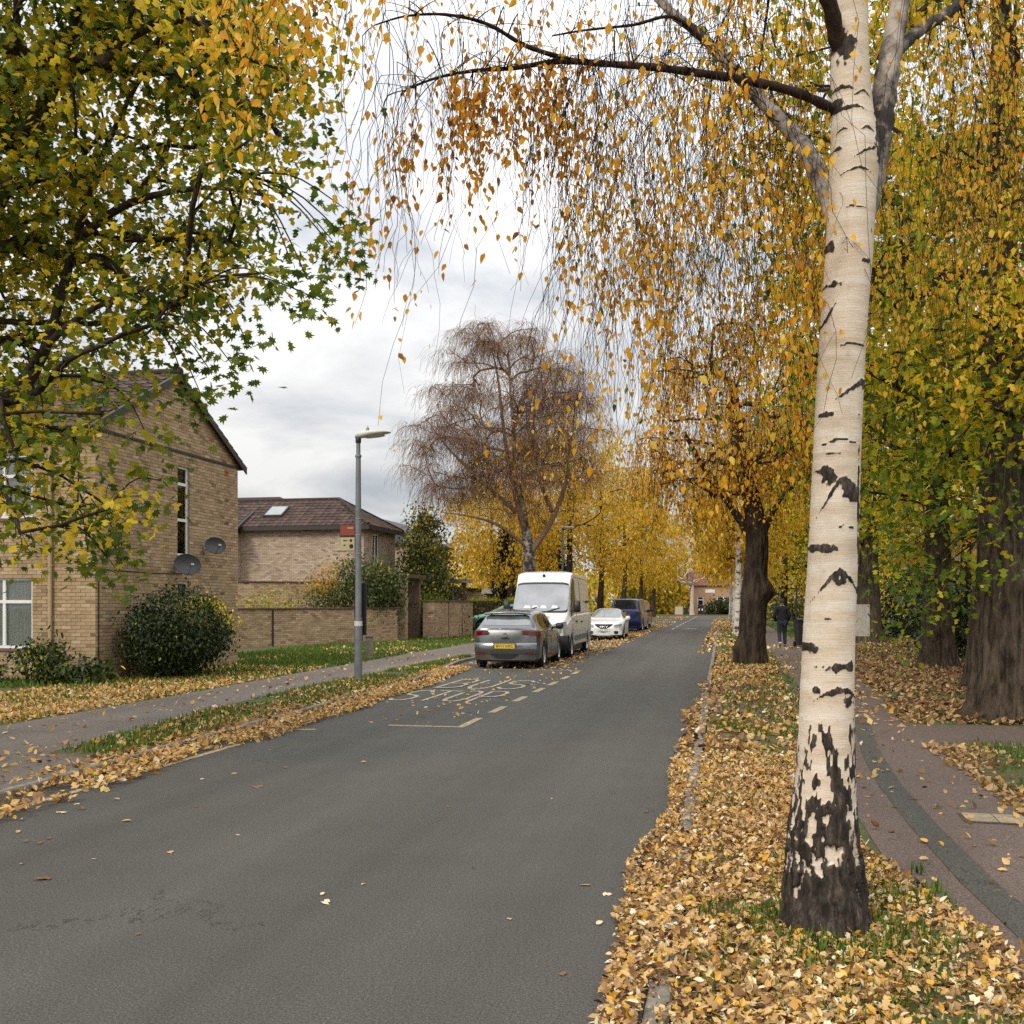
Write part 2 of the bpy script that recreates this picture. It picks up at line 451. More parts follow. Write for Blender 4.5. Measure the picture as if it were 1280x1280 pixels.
for u in (15.1, 16.9, 18.75, 20.4, 22.1, 23.75):
    mb = MB(); flat_strip(mb, (0,0), (0,.95), .12, 0)
    if dm is None: o = mb.build('bay_dash', M_YEL, road); dm = o.data
    else: o = link('bay_dash', dm, road)
    o.location = (-3.41, u, ZM)
mb = MB(); flat_strip(mb, (-6.3,25.0), (-3.36,25.0), .1, ZM); mb.build('bay_end_line', M_YEL, road)
GL = {'B': [[(0,0),(0,1)],[(0,1),(.7,1),(.95,.87),(.95,.64),(.7,.52),(0,.52)],[(.7,.52),(1,.4),(1,.13),(.7,0),(0,0)]],
      'U': [[(0,1),(0,.2),(.25,0),(.75,0),(1,.2),(1,1)]], 'S': [[(1,.85),(.75,1),(.25,1),(0,.85),(0,.65),(.25,.54),(.75,.46),(1,.35),(1,.15),(.75,0),(.25,0),(0,.15)]],
      'T': [[(0,1),(1,1)],[(.5,1),(.5,0)]], 'O': [[(.25,0),(0,.2),(0,.8),(.25,1),(.75,1),(1,.8),(1,.2),(.75,0),(.25,0)]], 'P': [[(0,0),(0,1)],[(0,1),(.75,1),(1,.85),(1,.6),(.75,.45),(0,.45)]]}
def road_word(word, lat0, lat1, u0, u1):
    n = len(word); w = (lat1 - lat0) / (n + (n - 1) * .38)
    for i, ch in enumerate(word):
        mb = MB(); x0 = lat0 + i * w * 1.38
        for k, st in enumerate(GL[ch]):
            P = np.asarray([(x0 + a * w, u0 + b2 * (u1 - u0)) for a, b2 in st])
            t = np.gradient(P, axis=0); t /= np.linalg.norm(t, axis=1)[:,None] + 1e-9
            for j, (p, q) in enumerate(zip(P[:-1], P[1:])):
                d = (q - p); L = np.linalg.norm(d); d /= L
                wd = 0.07 + 0.045 * abs(d[0])          # strokes across the road are drawn thicker
                flat_strip(mb, p - d * .03, q + d * .03, wd, ZM + .0006 * j + .004 * k)
        mb.build('painted_letter', M_WHT2, road)
M_WHT2 = paint('worn_cream_paint', (0.62,0.54,0.36))
road_word('BUS', -5.5, -3.85, 19.3, 21.5)
road_word('STOP', -5.62, -3.85, 16.7, 18.7)
dm = None
for u in list(range(66, 134, 6)):
    mb = MB(); flat_strip(mb, (0,0), (0,3.4), .12, 0)
    if dm is None: o = mb.build('centre_dash', M_WHT, road); dm = o.data
    else: o = link('centre_dash', dm, road)
    o.location = (-3.1, u, ZM)
mb = MB(); flat_strip(mb, (-2.6,70), (-1.7,69), .3, ZM); flat_strip(mb, (-2.4,66.8), (-1.55,68.6), .3, ZM+.001); mb.build('give_way_mark', M_WHT, road)

# ------------------------------------------------------------------ leaves as flat real geometry, many at once
LEAF_BIRCH = (np.array([(0,0,0),(-.30,.28,.05),(-.22,.62,.04),(0,1,-.04),(.22,.62,.04),(.30,.28,.05),(0,.4,-.03)]), np.array([(0,6,1),(1,6,2),(2,6,3),(3,6,4),(4,6,5),(5,6,0)]))
LEAF_QUAD = (np.array([(0,0,0),(-.33,.45,.05),(0,1,0),(.33,.45,.05)]), np.array([(0,1,2),(0,2,3)])[:, ::-1])
_ml = [(0,0),(-.1,.16),(-.42,.05),(-.30,.24),(-.62,.42),(-.33,.44),(-.36,.74),(-.14,.60),(0,1.0),(.14,.60),(.36,.74),(.33,.44),(.62,.42),(.30,.24),(.42,.05),(.1,.16)]
LEAF_MAPLE = (np.array([(x, y, -.10*abs(x)-.08*(y-.4)**2) for x, y in _ml] + [(0,.36,.03)]), np.array([(16, j, (j+1) % 16) for j in range(16)])[:, ::-1])
_ms = [(0,0),(-.5,.22),(-.2,.42),(-.34,.72),(0,1),(.34,.72),(.2,.42),(.5,.22)]
LEAF_STAR = (np.array([(x, y, -.08*abs(x)) for x, y in _ms] + [(0,.40,.04)]), np.array([(8, j, (j+1) % 8) for j in range(8)])[:, ::-1])
LEAF_CURL = (np.array([(0,0,.02),(-.26,.25,.16),(-.24,.6,.20),(0,1,.12),(.26,.6,.14),(.28,.3,.05),(0,.45,-.02)]), np.array([(0,6,1),(1,6,2),(2,6,3),(3,6,4),(4,6,5),(5,6,0)])[:, ::-1])

def rot_mats(yaw, pitch, roll):
    cy, sy, cp, sp, cr, sr = np.cos(yaw), np.sin(yaw), np.cos(pitch), np.sin(pitch), np.cos(roll), np.sin(roll)
    R = np.empty((len(yaw), 3, 3))       # Rz(yaw) Rx(pitch) Ry(roll)
    R[:,0,0] = cy*cr - sy*sp*sr; R[:,0,1] = -sy*cp; R[:,0,2] = cy*sr + sy*sp*cr
    R[:,1,0] = sy*cr + cy*sp*sr; R[:,1,1] = cy*cp; R[:,1,2] = sy*sr - cy*sp*cr
    R[:,2,0] = -cp*sr; R[:,2,1] = sp; R[:,2,2] = cp*cr
    return R
def add_leaves(mb, pos, size, R, tint, tmpl):
    tv, tf = tmpl; N = len(pos)
    if N == 0: return
    V = np.einsum('nij,mj->nmi', R, tv) * np.asarray(size).reshape(-1,1,1) + pos[:,None,:]
    F = (np.arange(N)[:,None,None] * len(tv) + tf[None]).reshape(-1, 3)
    mb.add(V.reshape(-1,3), F, np.repeat(np.clip(tint, .001, 1), len(tv)))

# ------------------------------------------------------------------ fallen leaves and grass
LIT = [(0.0,(0.06,0.028,0.014)),(0.16,(0.18,0.085,0.035)),(0.32,(0.38,0.215,0.09)),(0.50,(0.58,0.37,0.14)),(0.64,(0.68,0.48,0.22)),(0.76,(0.58,0.31,0.06)),(0.88,(0.74,0.45,0.06)),(1.0,(0.80,0.70,0.50))]
M_LITTER = leafmat('fallen_leaves', LIT, 0.12, 0.6, 0.35)
LIT_B = [(0.0,(0.07,0.035,0.018)),(0.3,(0.20,0.105,0.045)),(0.6,(0.38,0.22,0.10)),(0.85,(0.56,0.38,0.19)),(1.0,(0.66,0.46,0.16))]
M_LITTER_B = leafmat('brown_fallen_leaves', LIT_B, 0.1, 0.6, 0.3)
def lk_lat(u): return np.interp(u, [y for x, y in LK], [x for x, y in LK])
def scatter(n, lat0, lat1, u0, u1, dens=None, bias=1.0):
    lat = rng.uniform(0, 1, n); u = u0 + (u1 - u0) * rng.uniform(0, 1, n) ** bias
    lo = lat0(u) if callable(lat0) else lat0; hi = lat1(u) if callable(lat1) else lat1
    lat = lo + (hi - lo) * lat
    if dens is not None:
        k = rng.uniform(0, 1, n) < dens(lat, u); lat, u = lat[k], u[k]
    return lat, u
def patchy(s, a, b2, seed=0.0):
    return lambda lat, u: smoothstep(a, b2, fbm(np.stack([lat*s + seed, u*s, np.full_like(lat, seed)], 1), 3))
def litter(mb, lat, u, z, size, near=12.0, heap=0.03, pal=(0.52, 0.24)):
    n = len(lat); d = u
    for sel, tm in (((d < near), None), ((d >= near), LEAF_QUAD)):
        k = np.where(sel)[0]
        groups = [(k, tm)] if tm else [(k[0::3], LEAF_STAR), (k[1::3], LEAF_CURL), (k[2::3], LEAF_BIRCH)]
        for q, t in groups:
            m_ = len(q)
            if not m_: continue
            R = rot_mats(rng.uniform(0, 6.28, m_), rng.normal(0, .55, m_), rng.normal(0, .65, m_))
            p = np.stack([lat[q], u[q], (z[q] if hasattr(z, '__len__') else z) + .004 + heap * rng.uniform(0, 1, m_) ** 1.6], 1)
            add_leaves(mb, p, size * rng.uniform(.5, 1.5, m_), R, rng.normal(pal[0], pal[1], m_), t)
litA = MB()
zbed = lambda a: np.interp(a, [-.8, -.45, -.34, -.30, -.19, -.12], [0.0, .012, .045, .078, .078, ZV])
# right verge, between road edge and footpath: thick bed in the gutter and round the birch
edge = lambda u: -0.47 + .09*smoothstep(4,8,u) - 0.03 * np.sin(u * 1.3) - 0.17 * fbm(np.stack([u * .9, u * 0, u * 0], 1), 3) + 0.30 * smoothstep(14, 30, u)
far_edge = lambda u: np.interp(u, [2, 4.2, 5.2, 6.0, 6.8, 8, 13, 20, 40], [1.35, 1.3, 1.28, 1.1, 0.92, .86, 1.0, 1.2, 1.6])
la, uu = scatter(9000, edge, 1.3, -1, 2.6); litter(litA, la, uu, zbed(la), .046, 13, .05, (.50, .31))
la, uu = scatter(46000, edge, far_edge, 2.6, 11, lambda a, u: np.clip(.30 + .9 * smoothstep(.32, .54, fbm(np.stack([a*2.2, u*2.2, u*0], 1), 3)), 0, 1) * np.where(np.abs(a + .25) < .06, np.where((fbm(np.stack([u*.8, u*0, u*0+4], 1), 2) > .50), .05, .8), 1) * np.where(a < -.3, .65 + .4*smoothstep(-.62, -.45, a), 1))
litter(litA, la, uu, zbed(la), .038, 13, .045, (.55, .31))
la, uu = scatter(14000, edge, far_edge, 2.6, 9); litter(litA, la, uu, zbed(la), .016, 13, .04, (.35, .3))
la, uu = scatter(15000, edge, far_edge, 11, 34, lambda a, u: np.clip(.28 + .8 * smoothstep(.34, .55, fbm(np.stack([a*1.6, u*1.2, u*0+2], 1), 3)), 0, 1) * np.where(np.abs(a + .25) < .07, .25, 1))
litter(litA, la, uu, zbed(la), .075, 13, .035, (.47, .26))
la, uu = scatter(6000, -0.7, 1.6, 34, 110, patchy(.5, .3, .55, 3.0)); litter(litA, la, uu, ZV, .12)
# stray leaves on the footpaths
la, uu = scatter(260, 1.0, 2.3, 4.5, 14); litter(litA, la, uu, ZP, .06, 13, .006)
la, uu = scatter(2600, 0.2, 2.7, 14, 40, patchy(.6, .35, .6, 1.0)); litter(litA, la, uu, ZP, .085, 13, .01)
lit1 = litA.build('leaf_litter', M_LITTER); tag(lit1, 'thick bed of fallen yellow and tan leaves along the verge around the birch', 'fallen leaves', None, 'stuff')
litB = MB()
la, uu = scatter(42000, lambda u: np.interp(u, [14, 20, 36, 60], [2.35, 2.75, 3.1, 3.2]), lambda u: 8.5 + 0*u, 14.5, 48, lambda a, u: np.clip(.45 + .7*smoothstep(.35, .55, fbm(np.stack([a*.8, u*.8, u*0+6], 1), 3)), 0, 1), 1.4)
litter(litB, la, uu, ZV, .085, 10, .05, (.5, .26))
la, uu = scatter(1700, 2.2, 3.1, 8.0, 12.2, lambda a, u: 1 - smoothstep(2.35, 2.95, a + .25*np.sin(u*2)) ); litter(litB, la, uu, ZV, .065, 13, .03, (.72, .22))
la, uu = scatter(900, 2.4, 6.5, 8.0, 12.4); litter(litB, la, uu, ZV, .065, 13, .02, (.7, .25))
la, uu = scatter(1500, 2.3, 7, 0.5, 8.0); litter(litB, la, uu, ZV, .065, 13, .02, (.7, .25))
lit2 = litB.build('leaf_litter', M_LITTER_B); tag(lit2, 'brown carpet of fallen leaves under the big trees right of the footpath', 'fallen leaves', None, 'stuff')
litC = MB()
la, uu = scatter(16000, lambda u: lk_lat(u) - .35, lambda u: lk_lat(u) + .45 + .3*fbm(np.stack([u*.6, u*0, u*0+8], 1), 2), 6.5, 25, lambda a, u: np.clip(.2 + smoothstep(.3, .5, fbm(np.stack([a*2, u*.9, u*0+5], 1), 3)), 0, 1) * np.where(u < 9.6, .55, 1), .9)
litter(litC, la, uu, 0.03, .062, 10, .04, (.54, .23))
la, uu = scatter(9000, lambda u: np.interp(u, [9.7, 11, 16, 23, 28], [-7.05, -7.1, -7.7, -7.8, -7.6]), lambda u: lk_lat(u) - .2, 9.8, 29, patchy(.9, .36, .56, 7.0)); litter(litC, la, uu, ZV, .062, 10, .03, (.48, .25))
la, uu = scatter(38000, lambda u: -12.4 - .0*u, lambda u: np.interp(u, [11, 16, 23, 30], [-9.25, -9.33, -9.6, -9.8]), 10.0, 24, lambda a, u: np.clip(1.25 - smoothstep(13, 21, u) * (.55 + .5*smoothstep(-9.4, -11.5, a)*0), 0.2, 1) * np.clip(.3 + smoothstep(.3, .55, fbm(np.stack([a*.9, u*.9, u*0+9], 1), 3)), 0, 1))
litter(litC, la, uu, ZV, .066, 8, .03, (.62, .2))
la, uu = scatter(7000, -13.5, -9.8, 22, 44, patchy(.45, .42, .62, 12.0)); litter(litC, la, uu, ZV, .10, 8, .02, (.62, .2))
la, uu = scatter(500, lambda u: np.interp(u, [8, 30], [-9.2, -9.7]), -7.3, 8, 32); litter(litC, la, uu, ZP, .08, 8, .006, (.68, .2))
la, uu = scatter(500, -9.0, -6.1, 6.5, 10.5, patchy(1.1, .4, .6, 15.)); litter(litC, la, uu, ZP, .07, 8, .006, (.5, .25))
la, uu = scatter(9000, -6.9, -3.75, 25.6, 62, lambda a, u: smoothstep(.28, .5, fbm(np.stack([a*.9, u*.5, u*0+21], 1), 3)) * np.clip(.3 + .7*smoothstep(-6.2, -4.2, a), 0, 1) * (1 - smoothstep(-4.25, -3.72, a))); litter(litC, la, uu, 0.0, .10, 8, .02, (.5, .2))
la, uu = scatter(420, -6.1, -3.5, 13.5, 26, patchy(.7, .3, .6, 31.)); la2 = uu > 21; litter(litC, la, uu, 0.006, .075, 8, .006, (.8, .15))
la, uu = scatter(5000, -7.6, -3.9, 62, 130, patchy(.3, .35, .6, 41.)); litter(litC, la, uu, 0.0, .14, 8, .02, (.58, .2))
lit3 = litC.build('leaf_litter', M_LITTER); tag(lit3, 'drift of fallen yellow leaves along the kerb and lawn before the brick houses', 'fallen leaves', None, 'stuff')

# loose leaves one can count on the tarmac
lm = []
for tm in (LEAF_STAR, LEAF_CURL, LEAF_BIRCH):
    for tv in (.2, .55, .98):
        mb = MB(); add_leaves(mb, np.zeros((1,3)), [1.0], rot_mats(np.zeros(1), np.full(1,.08), np.full(1,.1)), np.array([tv]), tm)
        o = mb.build('loose_leaf', M_LITTER); lm.append(o.data); bpy.data.objects.remove(o)
spots = [(65,1098,1.6),(210,1067,.8),(85,1016,1.7),(103,1013,1.3),(20,1042,.8),(35,1052,1),(48,1056,1),(165,1026,1.3),(195,964,1),(317,985,1.7),(290,967,1),(405,1131,.9),(170,1170,.5),(451,953,1),(400,1120,.6),(242,1009,.6),(455,1105,.6),(810,1175,.6),
         (575,955,.6),(738,1107,1),(753,1118,.9),(805,1015,.8),(822,885,.8),(740,860,1.2),(788,915,.6),(650,920,.5),(335,938,.8),(370,905,.9),(480,897,.6),(300,1045,.6),(560,1010,.5),(690,1000,.5),(745,1157,.8),(775,1090,.9),(838,960,.9),(845,940,.8),
         (700,1220,.6),(640,1150,.5),(120,1075,.6),(60,1050,.9),(25,1025,.9),(30,1080,.6),(515,925,.6),(150,1000,1),(250,975,.8),(420,930,.8),(360,960,.8),(100,1005,.9),(590,1085,.5),(860,875,.9)]
for i, (px, py, s) in enumerate(spots):
    d = 1280 * 1.65 / (py - 754.5); p = at(px, py, d)
    o = link('loose_leaf', lm[i % 9]); o.location = (p[0], p[1], .006); o.rotation_euler = (random.uniform(-.15,.15), random.uniform(-.15,.15), random.uniform(0, 6.28))
    k = .062 * s; o.scale = (k, k, k)
    tag(o, 'dry fallen leaf lying loose on the open tarmac', 'fallen leaf', 'loose leaves scattered on the road')

M_GRASS = leafmat('grass_blades', [(0,(0.035,0.07,0.01)),(0.5,(0.10,0.175,0.02)),(1,(0.20,0.26,0.05))], 0.25, 0.6)
BLADE = (np.array([(-.12,0,0),(.12,0,0),(.05,.6,.08),(0,1,.25)]), np.array([(0,1,2),(0,2,3)]))
def blades(mb, lat, u, z, h, w=1.0):
    n = len(lat)
    R = rot_mats(rng.uniform(0,6.28,n), rng.normal(1.15,.35,n), np.zeros(n))
    tv = (BLADE[0] * np.array([w,1,1]), BLADE[1])
    add_leaves(mb, np.stack([lat,u,np.full(n,z)],1), h * rng.uniform(.5,1.3,n), R, np.clip(rng.normal(.5,.25,n),.01,1), tv)
gm = MB()
la, uu = scatter(16000, -0.18, far_edge, 3.2, 14, patchy(1.3, .52, .68, 2.2)); blades(gm, la, uu, ZV, .06, .8)
la, uu = scatter(2500, .3, 1.2, 4.6, 6.6, patchy(2.4, .45, .62, 51.)); blades(gm, la, uu, ZV, .075, .8)
a_ = rng.uniform(0, 6.28, 500); r_ = rng.uniform(.24, .38, 500); blades(gm, .5 + r_*np.cos(a_), 5.2 + r_*np.sin(a_), ZV, .08, .7)
la, uu = scatter(6000, 0.0, 1.5, 14, 60, patchy(.5, .42, .58, 8.)); blades(gm, la, uu, ZV, .09, 1.6)
la, uu = scatter(14000, 2.35, 7, 1.0, 8.2, lambda a, u: smoothstep(2.4, 2.8, a)); blades(gm, la, uu, ZV, .07, 1.0)
la, uu = scatter(9000, 2.35, 7, 8.2, 12.6, lambda a, u: smoothstep(2.5, 3.0, a)); blades(gm, la, uu, ZV, .07, 1.0)
la, uu = scatter(6000, 3.2, 8, 30, 90); blades(gm, la, uu, ZV, .10, 2.5)
tag(gm.build('grass', M_GRASS), 'short green grass showing between the leaves near the birch', 'grass', None, 'stuff')
gm = MB()
la, uu = scatter(9000, lambda u: np.interp(u, [9.7,11,16,23,28],[-7.05,-7.1,-7.7,-7.8,-7.6]), lambda u: lk_lat(u) - .2, 9.8, 30, patchy(.9, .3, .5, 7.7)); blades(gm, la, uu, ZV, .08, 1.5)
la, uu = scatter(26000, -15, lambda u: np.interp(u, [11,16,23,40],[-9.25,-9.33,-9.6,-9.9]), 17, 45, lambda a, u: np.clip(.15 + smoothstep(17, 24, u + (-9.4 - a)*1.2), 0, 1)); blades(gm, la, uu, ZV, .10, 2.2)
la, uu = scatter(5000, -12.4, -9.3, 10, 18, patchy(.8, .45, .6, 3.3)); blades(gm, la, uu, ZV, .08, 1.8)
la, uu = scatter(5000, -14, -10, 42, 80); blades(gm, la, uu, ZV, .12, 3)
tag(gm.build('grass', M_GRASS), 'green lawn grass between the footpath and the brick walls', 'grass', None, 'stuff')
# ------------------------------------------------------------------ brickwork
def brickmat(name, stops):
    m = bpy.data.materials.new(name); nt, b, out = nodes_of(m)
    c = ramp(nt, attr(nt), stops)
    n1 = tex(nt, 18, 5, .7); n2 = tex(nt, .5, 4, .6)
    c = mix(nt, .45, c, ramp(nt, n1, [(.3,(.6,.58,.55)), (.7,(1.25,1.22,1.18))]), 'MULTIPLY')
    c = mix(nt, .5, c, ramp(nt, n2, [(.3,(.72,.70,.67)), (.7,(1.15,1.15,1.15))]), 'MULTIPLY')
    nt.links.new(c, b.inputs['Base Color']); b.inputs['Roughness'].default_value = .9; b.inputs['Specular IOR Level'].default_value = .2
    bump(nt, b, tex(nt, 60, 4, .7), .4, .01); return m
BUFF = [(0,(.15,.098,.06)),(.2,(.29,.20,.12)),(.5,(.43,.31,.19)),(.8,(.53,.395,.255)),(1,(.60,.47,.33))]
PINK = [(0,(.25,.175,.13)),(.3,(.39,.295,.225)),(.6,(.51,.405,.32)),(1,(.62,.52,.43))]
M_BRICK = brickmat('buff_brick', BUFF); M_BRICKP = brickmat('pinkish_brick', PINK)
M_MORTAR = plain('mortar', (.30,.235,.165), .95, var=.25, scale=8, bmp=.2)
M_WFRAME = plain('white_window_frame', (.80,.80,.78), .35, var=.05)
M_GLASS = glassmat('window_glass', (.05,.055,.06)); M_CURT = plain('net_curtain', (.66,.65,.61), .8, var=.15, scale=3)
M_DARK = plain('dark_brown_trim', (.035,.027,.024), .6); M_BLACK = plain('black_plastic', (.015,.015,.016), .45)
M_TILE = None
m = bpy.data.materials.new('brown_roof_tile'); nt, b, out = nodes_of(m)
c = ramp(nt, attr(nt), [(0,(.028,.014,.011)),(.5,(.065,.034,.026)),(1,(.12,.068,.052))])
c = mix(nt, .6, c, ramp(nt, tex(nt, 5, 5, .7), [(.35,(.55,.55,.5)),(.65,(1.2,1.2,1.15))]), 'MULTIPLY')
nt.links.new(c, b.inputs['Base Color']); b.inputs['Roughness'].default_value = .8; bump(nt, b, tex(nt, 40, 3), .3, .01); M_TILE = m
M_COPING = plain('brown_coping', (.11,.06,.045), .8, var=.3)

def brickwork(o, a, n, prof, ops, z0=0.0):
    """bricks in stretcher bond over a wall face: o = foot of the wall, a = direction along it, n = outward; prof = outline [(s, z)...] top line"""
    o = np.asarray(o, float); a = np.asarray(a, float); n = np.asarray(n, float)
    ss = [p[0] for p in prof]; zz = [p[1] for p in prof]; L = ss[-1]
    out = []
    k = 0; z = z0
    while z < max(zz):
        zc = z + .0375
        fine = np.linspace(0, L, 400); ok = np.interp(fine, ss, zz) > z + .07
        if ok.any():
            s0, s1 = fine[ok][0], fine[ok][-1]
            iv = [(s0, s1)]
            for q in ops:
                if q[2] - .02 < zc < q[3] + .02:
                    nx = []
                    for i0, i1 in iv:
                        if q[1] <= i0 or q[0] >= i1: nx.append((i0, i1)); continue
                        if q[0] > i0: nx.append((i0, q[0]))
                        if q[1] < i1: nx.append((q[1], i1))
                    iv = nx
            off = .1125 * (k % 2)
            for i0, i1 in iv:
                g = math.floor((i0 - off) / .225) * .225 + off
                while g < i1:
                    b0, b1 = max(g, i0) + .005, min(g + .225, i1) - .005
                    if b1 - b0 > .03: out.append((b0, b1, z + .005, z + .07))
                    g += .225
        z += .075; k += 1
    B = np.array(out); N = len(B)
    pr = rng.normal(.0045, .0012, N)
    S = B[:, [0,1,1,0,0,1,1,0]]; Z = B[:, [2,2,3,3,2,2,3,3]]
    K = np.concatenate([np.zeros((N,4)), np.repeat(pr[:,None],4,1)], 1) - np.array([.02]*4+[0]*4)
    V = o + S[...,None]*a + K[...,None]*n; V[...,2] += Z
    T = np.clip(rng.normal(.52, .17, N), .01, 1)
    return V, T
BF = np.array([(4,5,6,7),(0,1,5,4),(1,2,6,5),(2,3,7,6),(3,0,4,7)])
def bricks_to(wall, specs, mat, origin, singles=0, parent_off=None):
    Vs, Ts = [], []
    for s in specs:
        V, T = brickwork(*s); Vs.append(V); Ts.append(T)
    V = np.concatenate(Vs); T = np.concatenate(Ts)
    # outward winding
    d = np.linalg.norm(V.mean(1) - np.array([0,0,EYE]), axis=1); order = np.argsort(d)
    pick, rest = order[:singles], order[singles:]
    mb = MB()
    if len(rest):
        mb.add(V[rest].reshape(-1,3), (np.arange(len(rest))[:,None,None]*8 + BF[None]).reshape(-1,4), np.repeat(T[rest], 8))
        tag(mb.build('brickwork', mat, wall, offset=origin), None, None, None, 'stuff')
    cache = {}
    for i in pick:
        q = V[i]; c = q.mean(0); key = (round(float(np.ptp(q[:,0])),2), round(float(np.ptp(q[:,1])),2), int(T[i]*6))
        if key not in cache:
            mb = MB(); mb.add(q - c, BF, float(T[i])); ob = mb.build('brick', mat, wall); cache[key] = ob.data
        else: ob = link('brick', cache[key], wall)
        ob.location = c - origin
def wall_cells(mb, o, a, n, L, H, ops, thick=.25):
    """solid backing of a wall with real openings"""
    o = np.asarray(o, float); a = np.asarray(a, float); n = np.asarray(n, float)
    sx = sorted({0, L} | {v for q in ops for v in q[:2]}); sz = sorted({0, H} | {v for q in ops for v in q[2:]})
    for s0, s1 in zip(sx[:-1], sx[1:]):
        for z0, z1 in zip(sz[:-1], sz[1:]):
            cs, cz = (s0+s1)/2, (z0+z1)/2
            if any(q[0] < cs < q[1] and q[2] < cz < q[3] for q in ops): continue
            P = []
            for k in (-thick, -.004):
                for s, z in ((s0,z0),(s1,z0),(s1,z1),(s0,z1)):
                    p = o + a*s + n*k; P.append((p[0], p[1], p[2]+z))
            mb.add(P, [(0,3,2,1),(4,5,6,7),(0,1,5,4),(1,2,6,5),(2,3,7,6),(3,0,4,7)])
def wbox(mb, o, a, n, s0, s1, z0, z1, k0, k1):
    o = np.asarray(o, float); P = []
    for k in (k0, k1):
        for s, z in ((s0,z0),(s1,z0),(s1,z1),(s0,z1)):
            p = o + np.asarray(a)*s + np.asarray(n)*k; P.append((p[0], p[1], p[2]+z))
    mb.add(P, [(0,3,2,1),(4,5,6,7),(0,1,5,4),(1,2,6,5),(2,3,7,6),(3,0,4,7)])
def window(parent, off, o, a, n, q, vs=(), hs=(), fw=.055, curtain=True, sill=True):
    """recessed window in opening q: frame with mullions at fractions vs / transoms hs"""
    s0, s1, z0, z1 = q; f = MB(); kb, kf = -.10, -.05
    wbox(f, o, a, n, s0, s1, z0, z0+fw, kb, kf); wbox(f, o, a, n, s0, s1, z1-fw, z1, kb, kf)
    wbox(f, o, a, n, s0, s0+fw, z0+fw, z1-fw, kb, kf); wbox(f, o, a, n, s1-fw, s1, z0+fw, z1-fw, kb, kf)
    xs = [s0+fw] + [s0+(s1-s0)*v for v in vs] + [s1-fw]; zs = [z0+fw] + [z0+(z1-z0)*h for h in hs] + [z1-fw]
    for v in xs[1:-1]: wbox(f, o, a, n, v-fw*.6, v+fw*.6, z0+fw, z1-fw, kb+.002, kf+.002)
    for h in zs[1:-1]: wbox(f, o, a, n, s0+fw, s1-fw, h-fw*.6, h+fw*.6, kb+.004, kf+.004)
    fo = f.build('window', M_WFRAME, parent, offset=off)
    for i in range(len(xs)-1):
        for j in range(len(zs)-1):
            g = MB(); wbox(g, o, a, n, xs[i], xs[i+1], zs[j], zs[j+1], -.082, -.076); g.build('pane', M_GLASSW, fo, offset=off)
    if curtain:
        g = MB(); w_ = s1 - s0; c = np.asarray(o, float)
        for lo, hi in ((s0+.02, s0+w_*.47), (s1-w_*.50, s1-.02)):
            xs2 = np.linspace(lo, hi, 20); P = []
            for z in (z0+.03, z1-.03):
                P.append([[*(c + np.asarray(a)*s + np.asarray(n)*(-.13 + .02*(i % 2)))[:2], c[2]+z] for i, s in enumerate(xs2)])
            g.grid(P)
        g.build('curtain', M_CURT, fo, offset=off)
    if sill:
        g = MB(); wbox(g, o, a, n, s0-.04, s1+.04, z0-.06, z0, -.12, .04); g.build('sill', M_SILL, fo, offset=off)
    return fo
M_SILL = plain('brown_sill_tile', (.16,.085,.06), .7)
m = bpy.data.materials.new('clear_window_glass'); nt, b, out = nodes_of(m)
nt.nodes.remove(b)
gl = nt.nodes.new('ShaderNodeBsdfGlossy'); gl.inputs['Roughness'].default_value = .03
tr = nt.nodes.new('ShaderNodeBsdfTransparent'); tr.inputs['Color'].default_value = (.84,.87,.87,1)
fr = nt.nodes.new('ShaderNodeFresnel'); fr.inputs['IOR'].default_value = 1.45
mx = nt.nodes.new('ShaderNodeMixShader'); nt.links.new(fr.outputs[0], mx.inputs[0]); nt.links.new(tr.outputs[0], mx.inputs[1]); nt.links.new(gl.outputs[0], mx.inputs[2]); nt.links.new(mx.outputs[0], out.inputs['Surface'])
M_GLASSW = m
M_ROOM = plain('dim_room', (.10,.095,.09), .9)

def tiles(mb, o, a, up, L, S, clip=None, gauge=.30, wid=.30):
    """interlocking tiles over a roof plane: a along the eave, up the slope; normal = a x up"""
    o = np.asarray(o, float); a = np.asarray(a, float); up = np.asarray(up, float); nn = np.cross(a, up)
    prof = [(0,.0),(.18,.035),(.36,.0),(.68,-.004),(1.0,.0)]
    r = 0; rows = int(math.ceil(S / gauge))
    for r in range(rows):
        for k in range(int(L / wid)):
            cs, cu = (k+.5)*wid, min((r+.5)*gauge, S)
            if clip and not clip(cs, cu): continue
            V = []
            j = random.uniform(-.004, .004)
            for u_, lift in ((r*gauge - .03, .030 + j), (min((r+1)*gauge, S), .004 + j)):
                for x, h in prof: V.append(o + a*(k + x)*wid + up*u_ + nn*(h + lift))
            for x, h in prof: V.append(o + a*(k + x)*wid + up*(r*gauge - .03) + nn*(h + j + .004))
            f = [(i, i+1, 6+i, 5+i) for i in range(4)] + [(10+i, 11+i, i+1, i) for i in range(4)]
            mb.add(V, f, float(np.clip(random.gauss(.5, .2), .02, 1)))

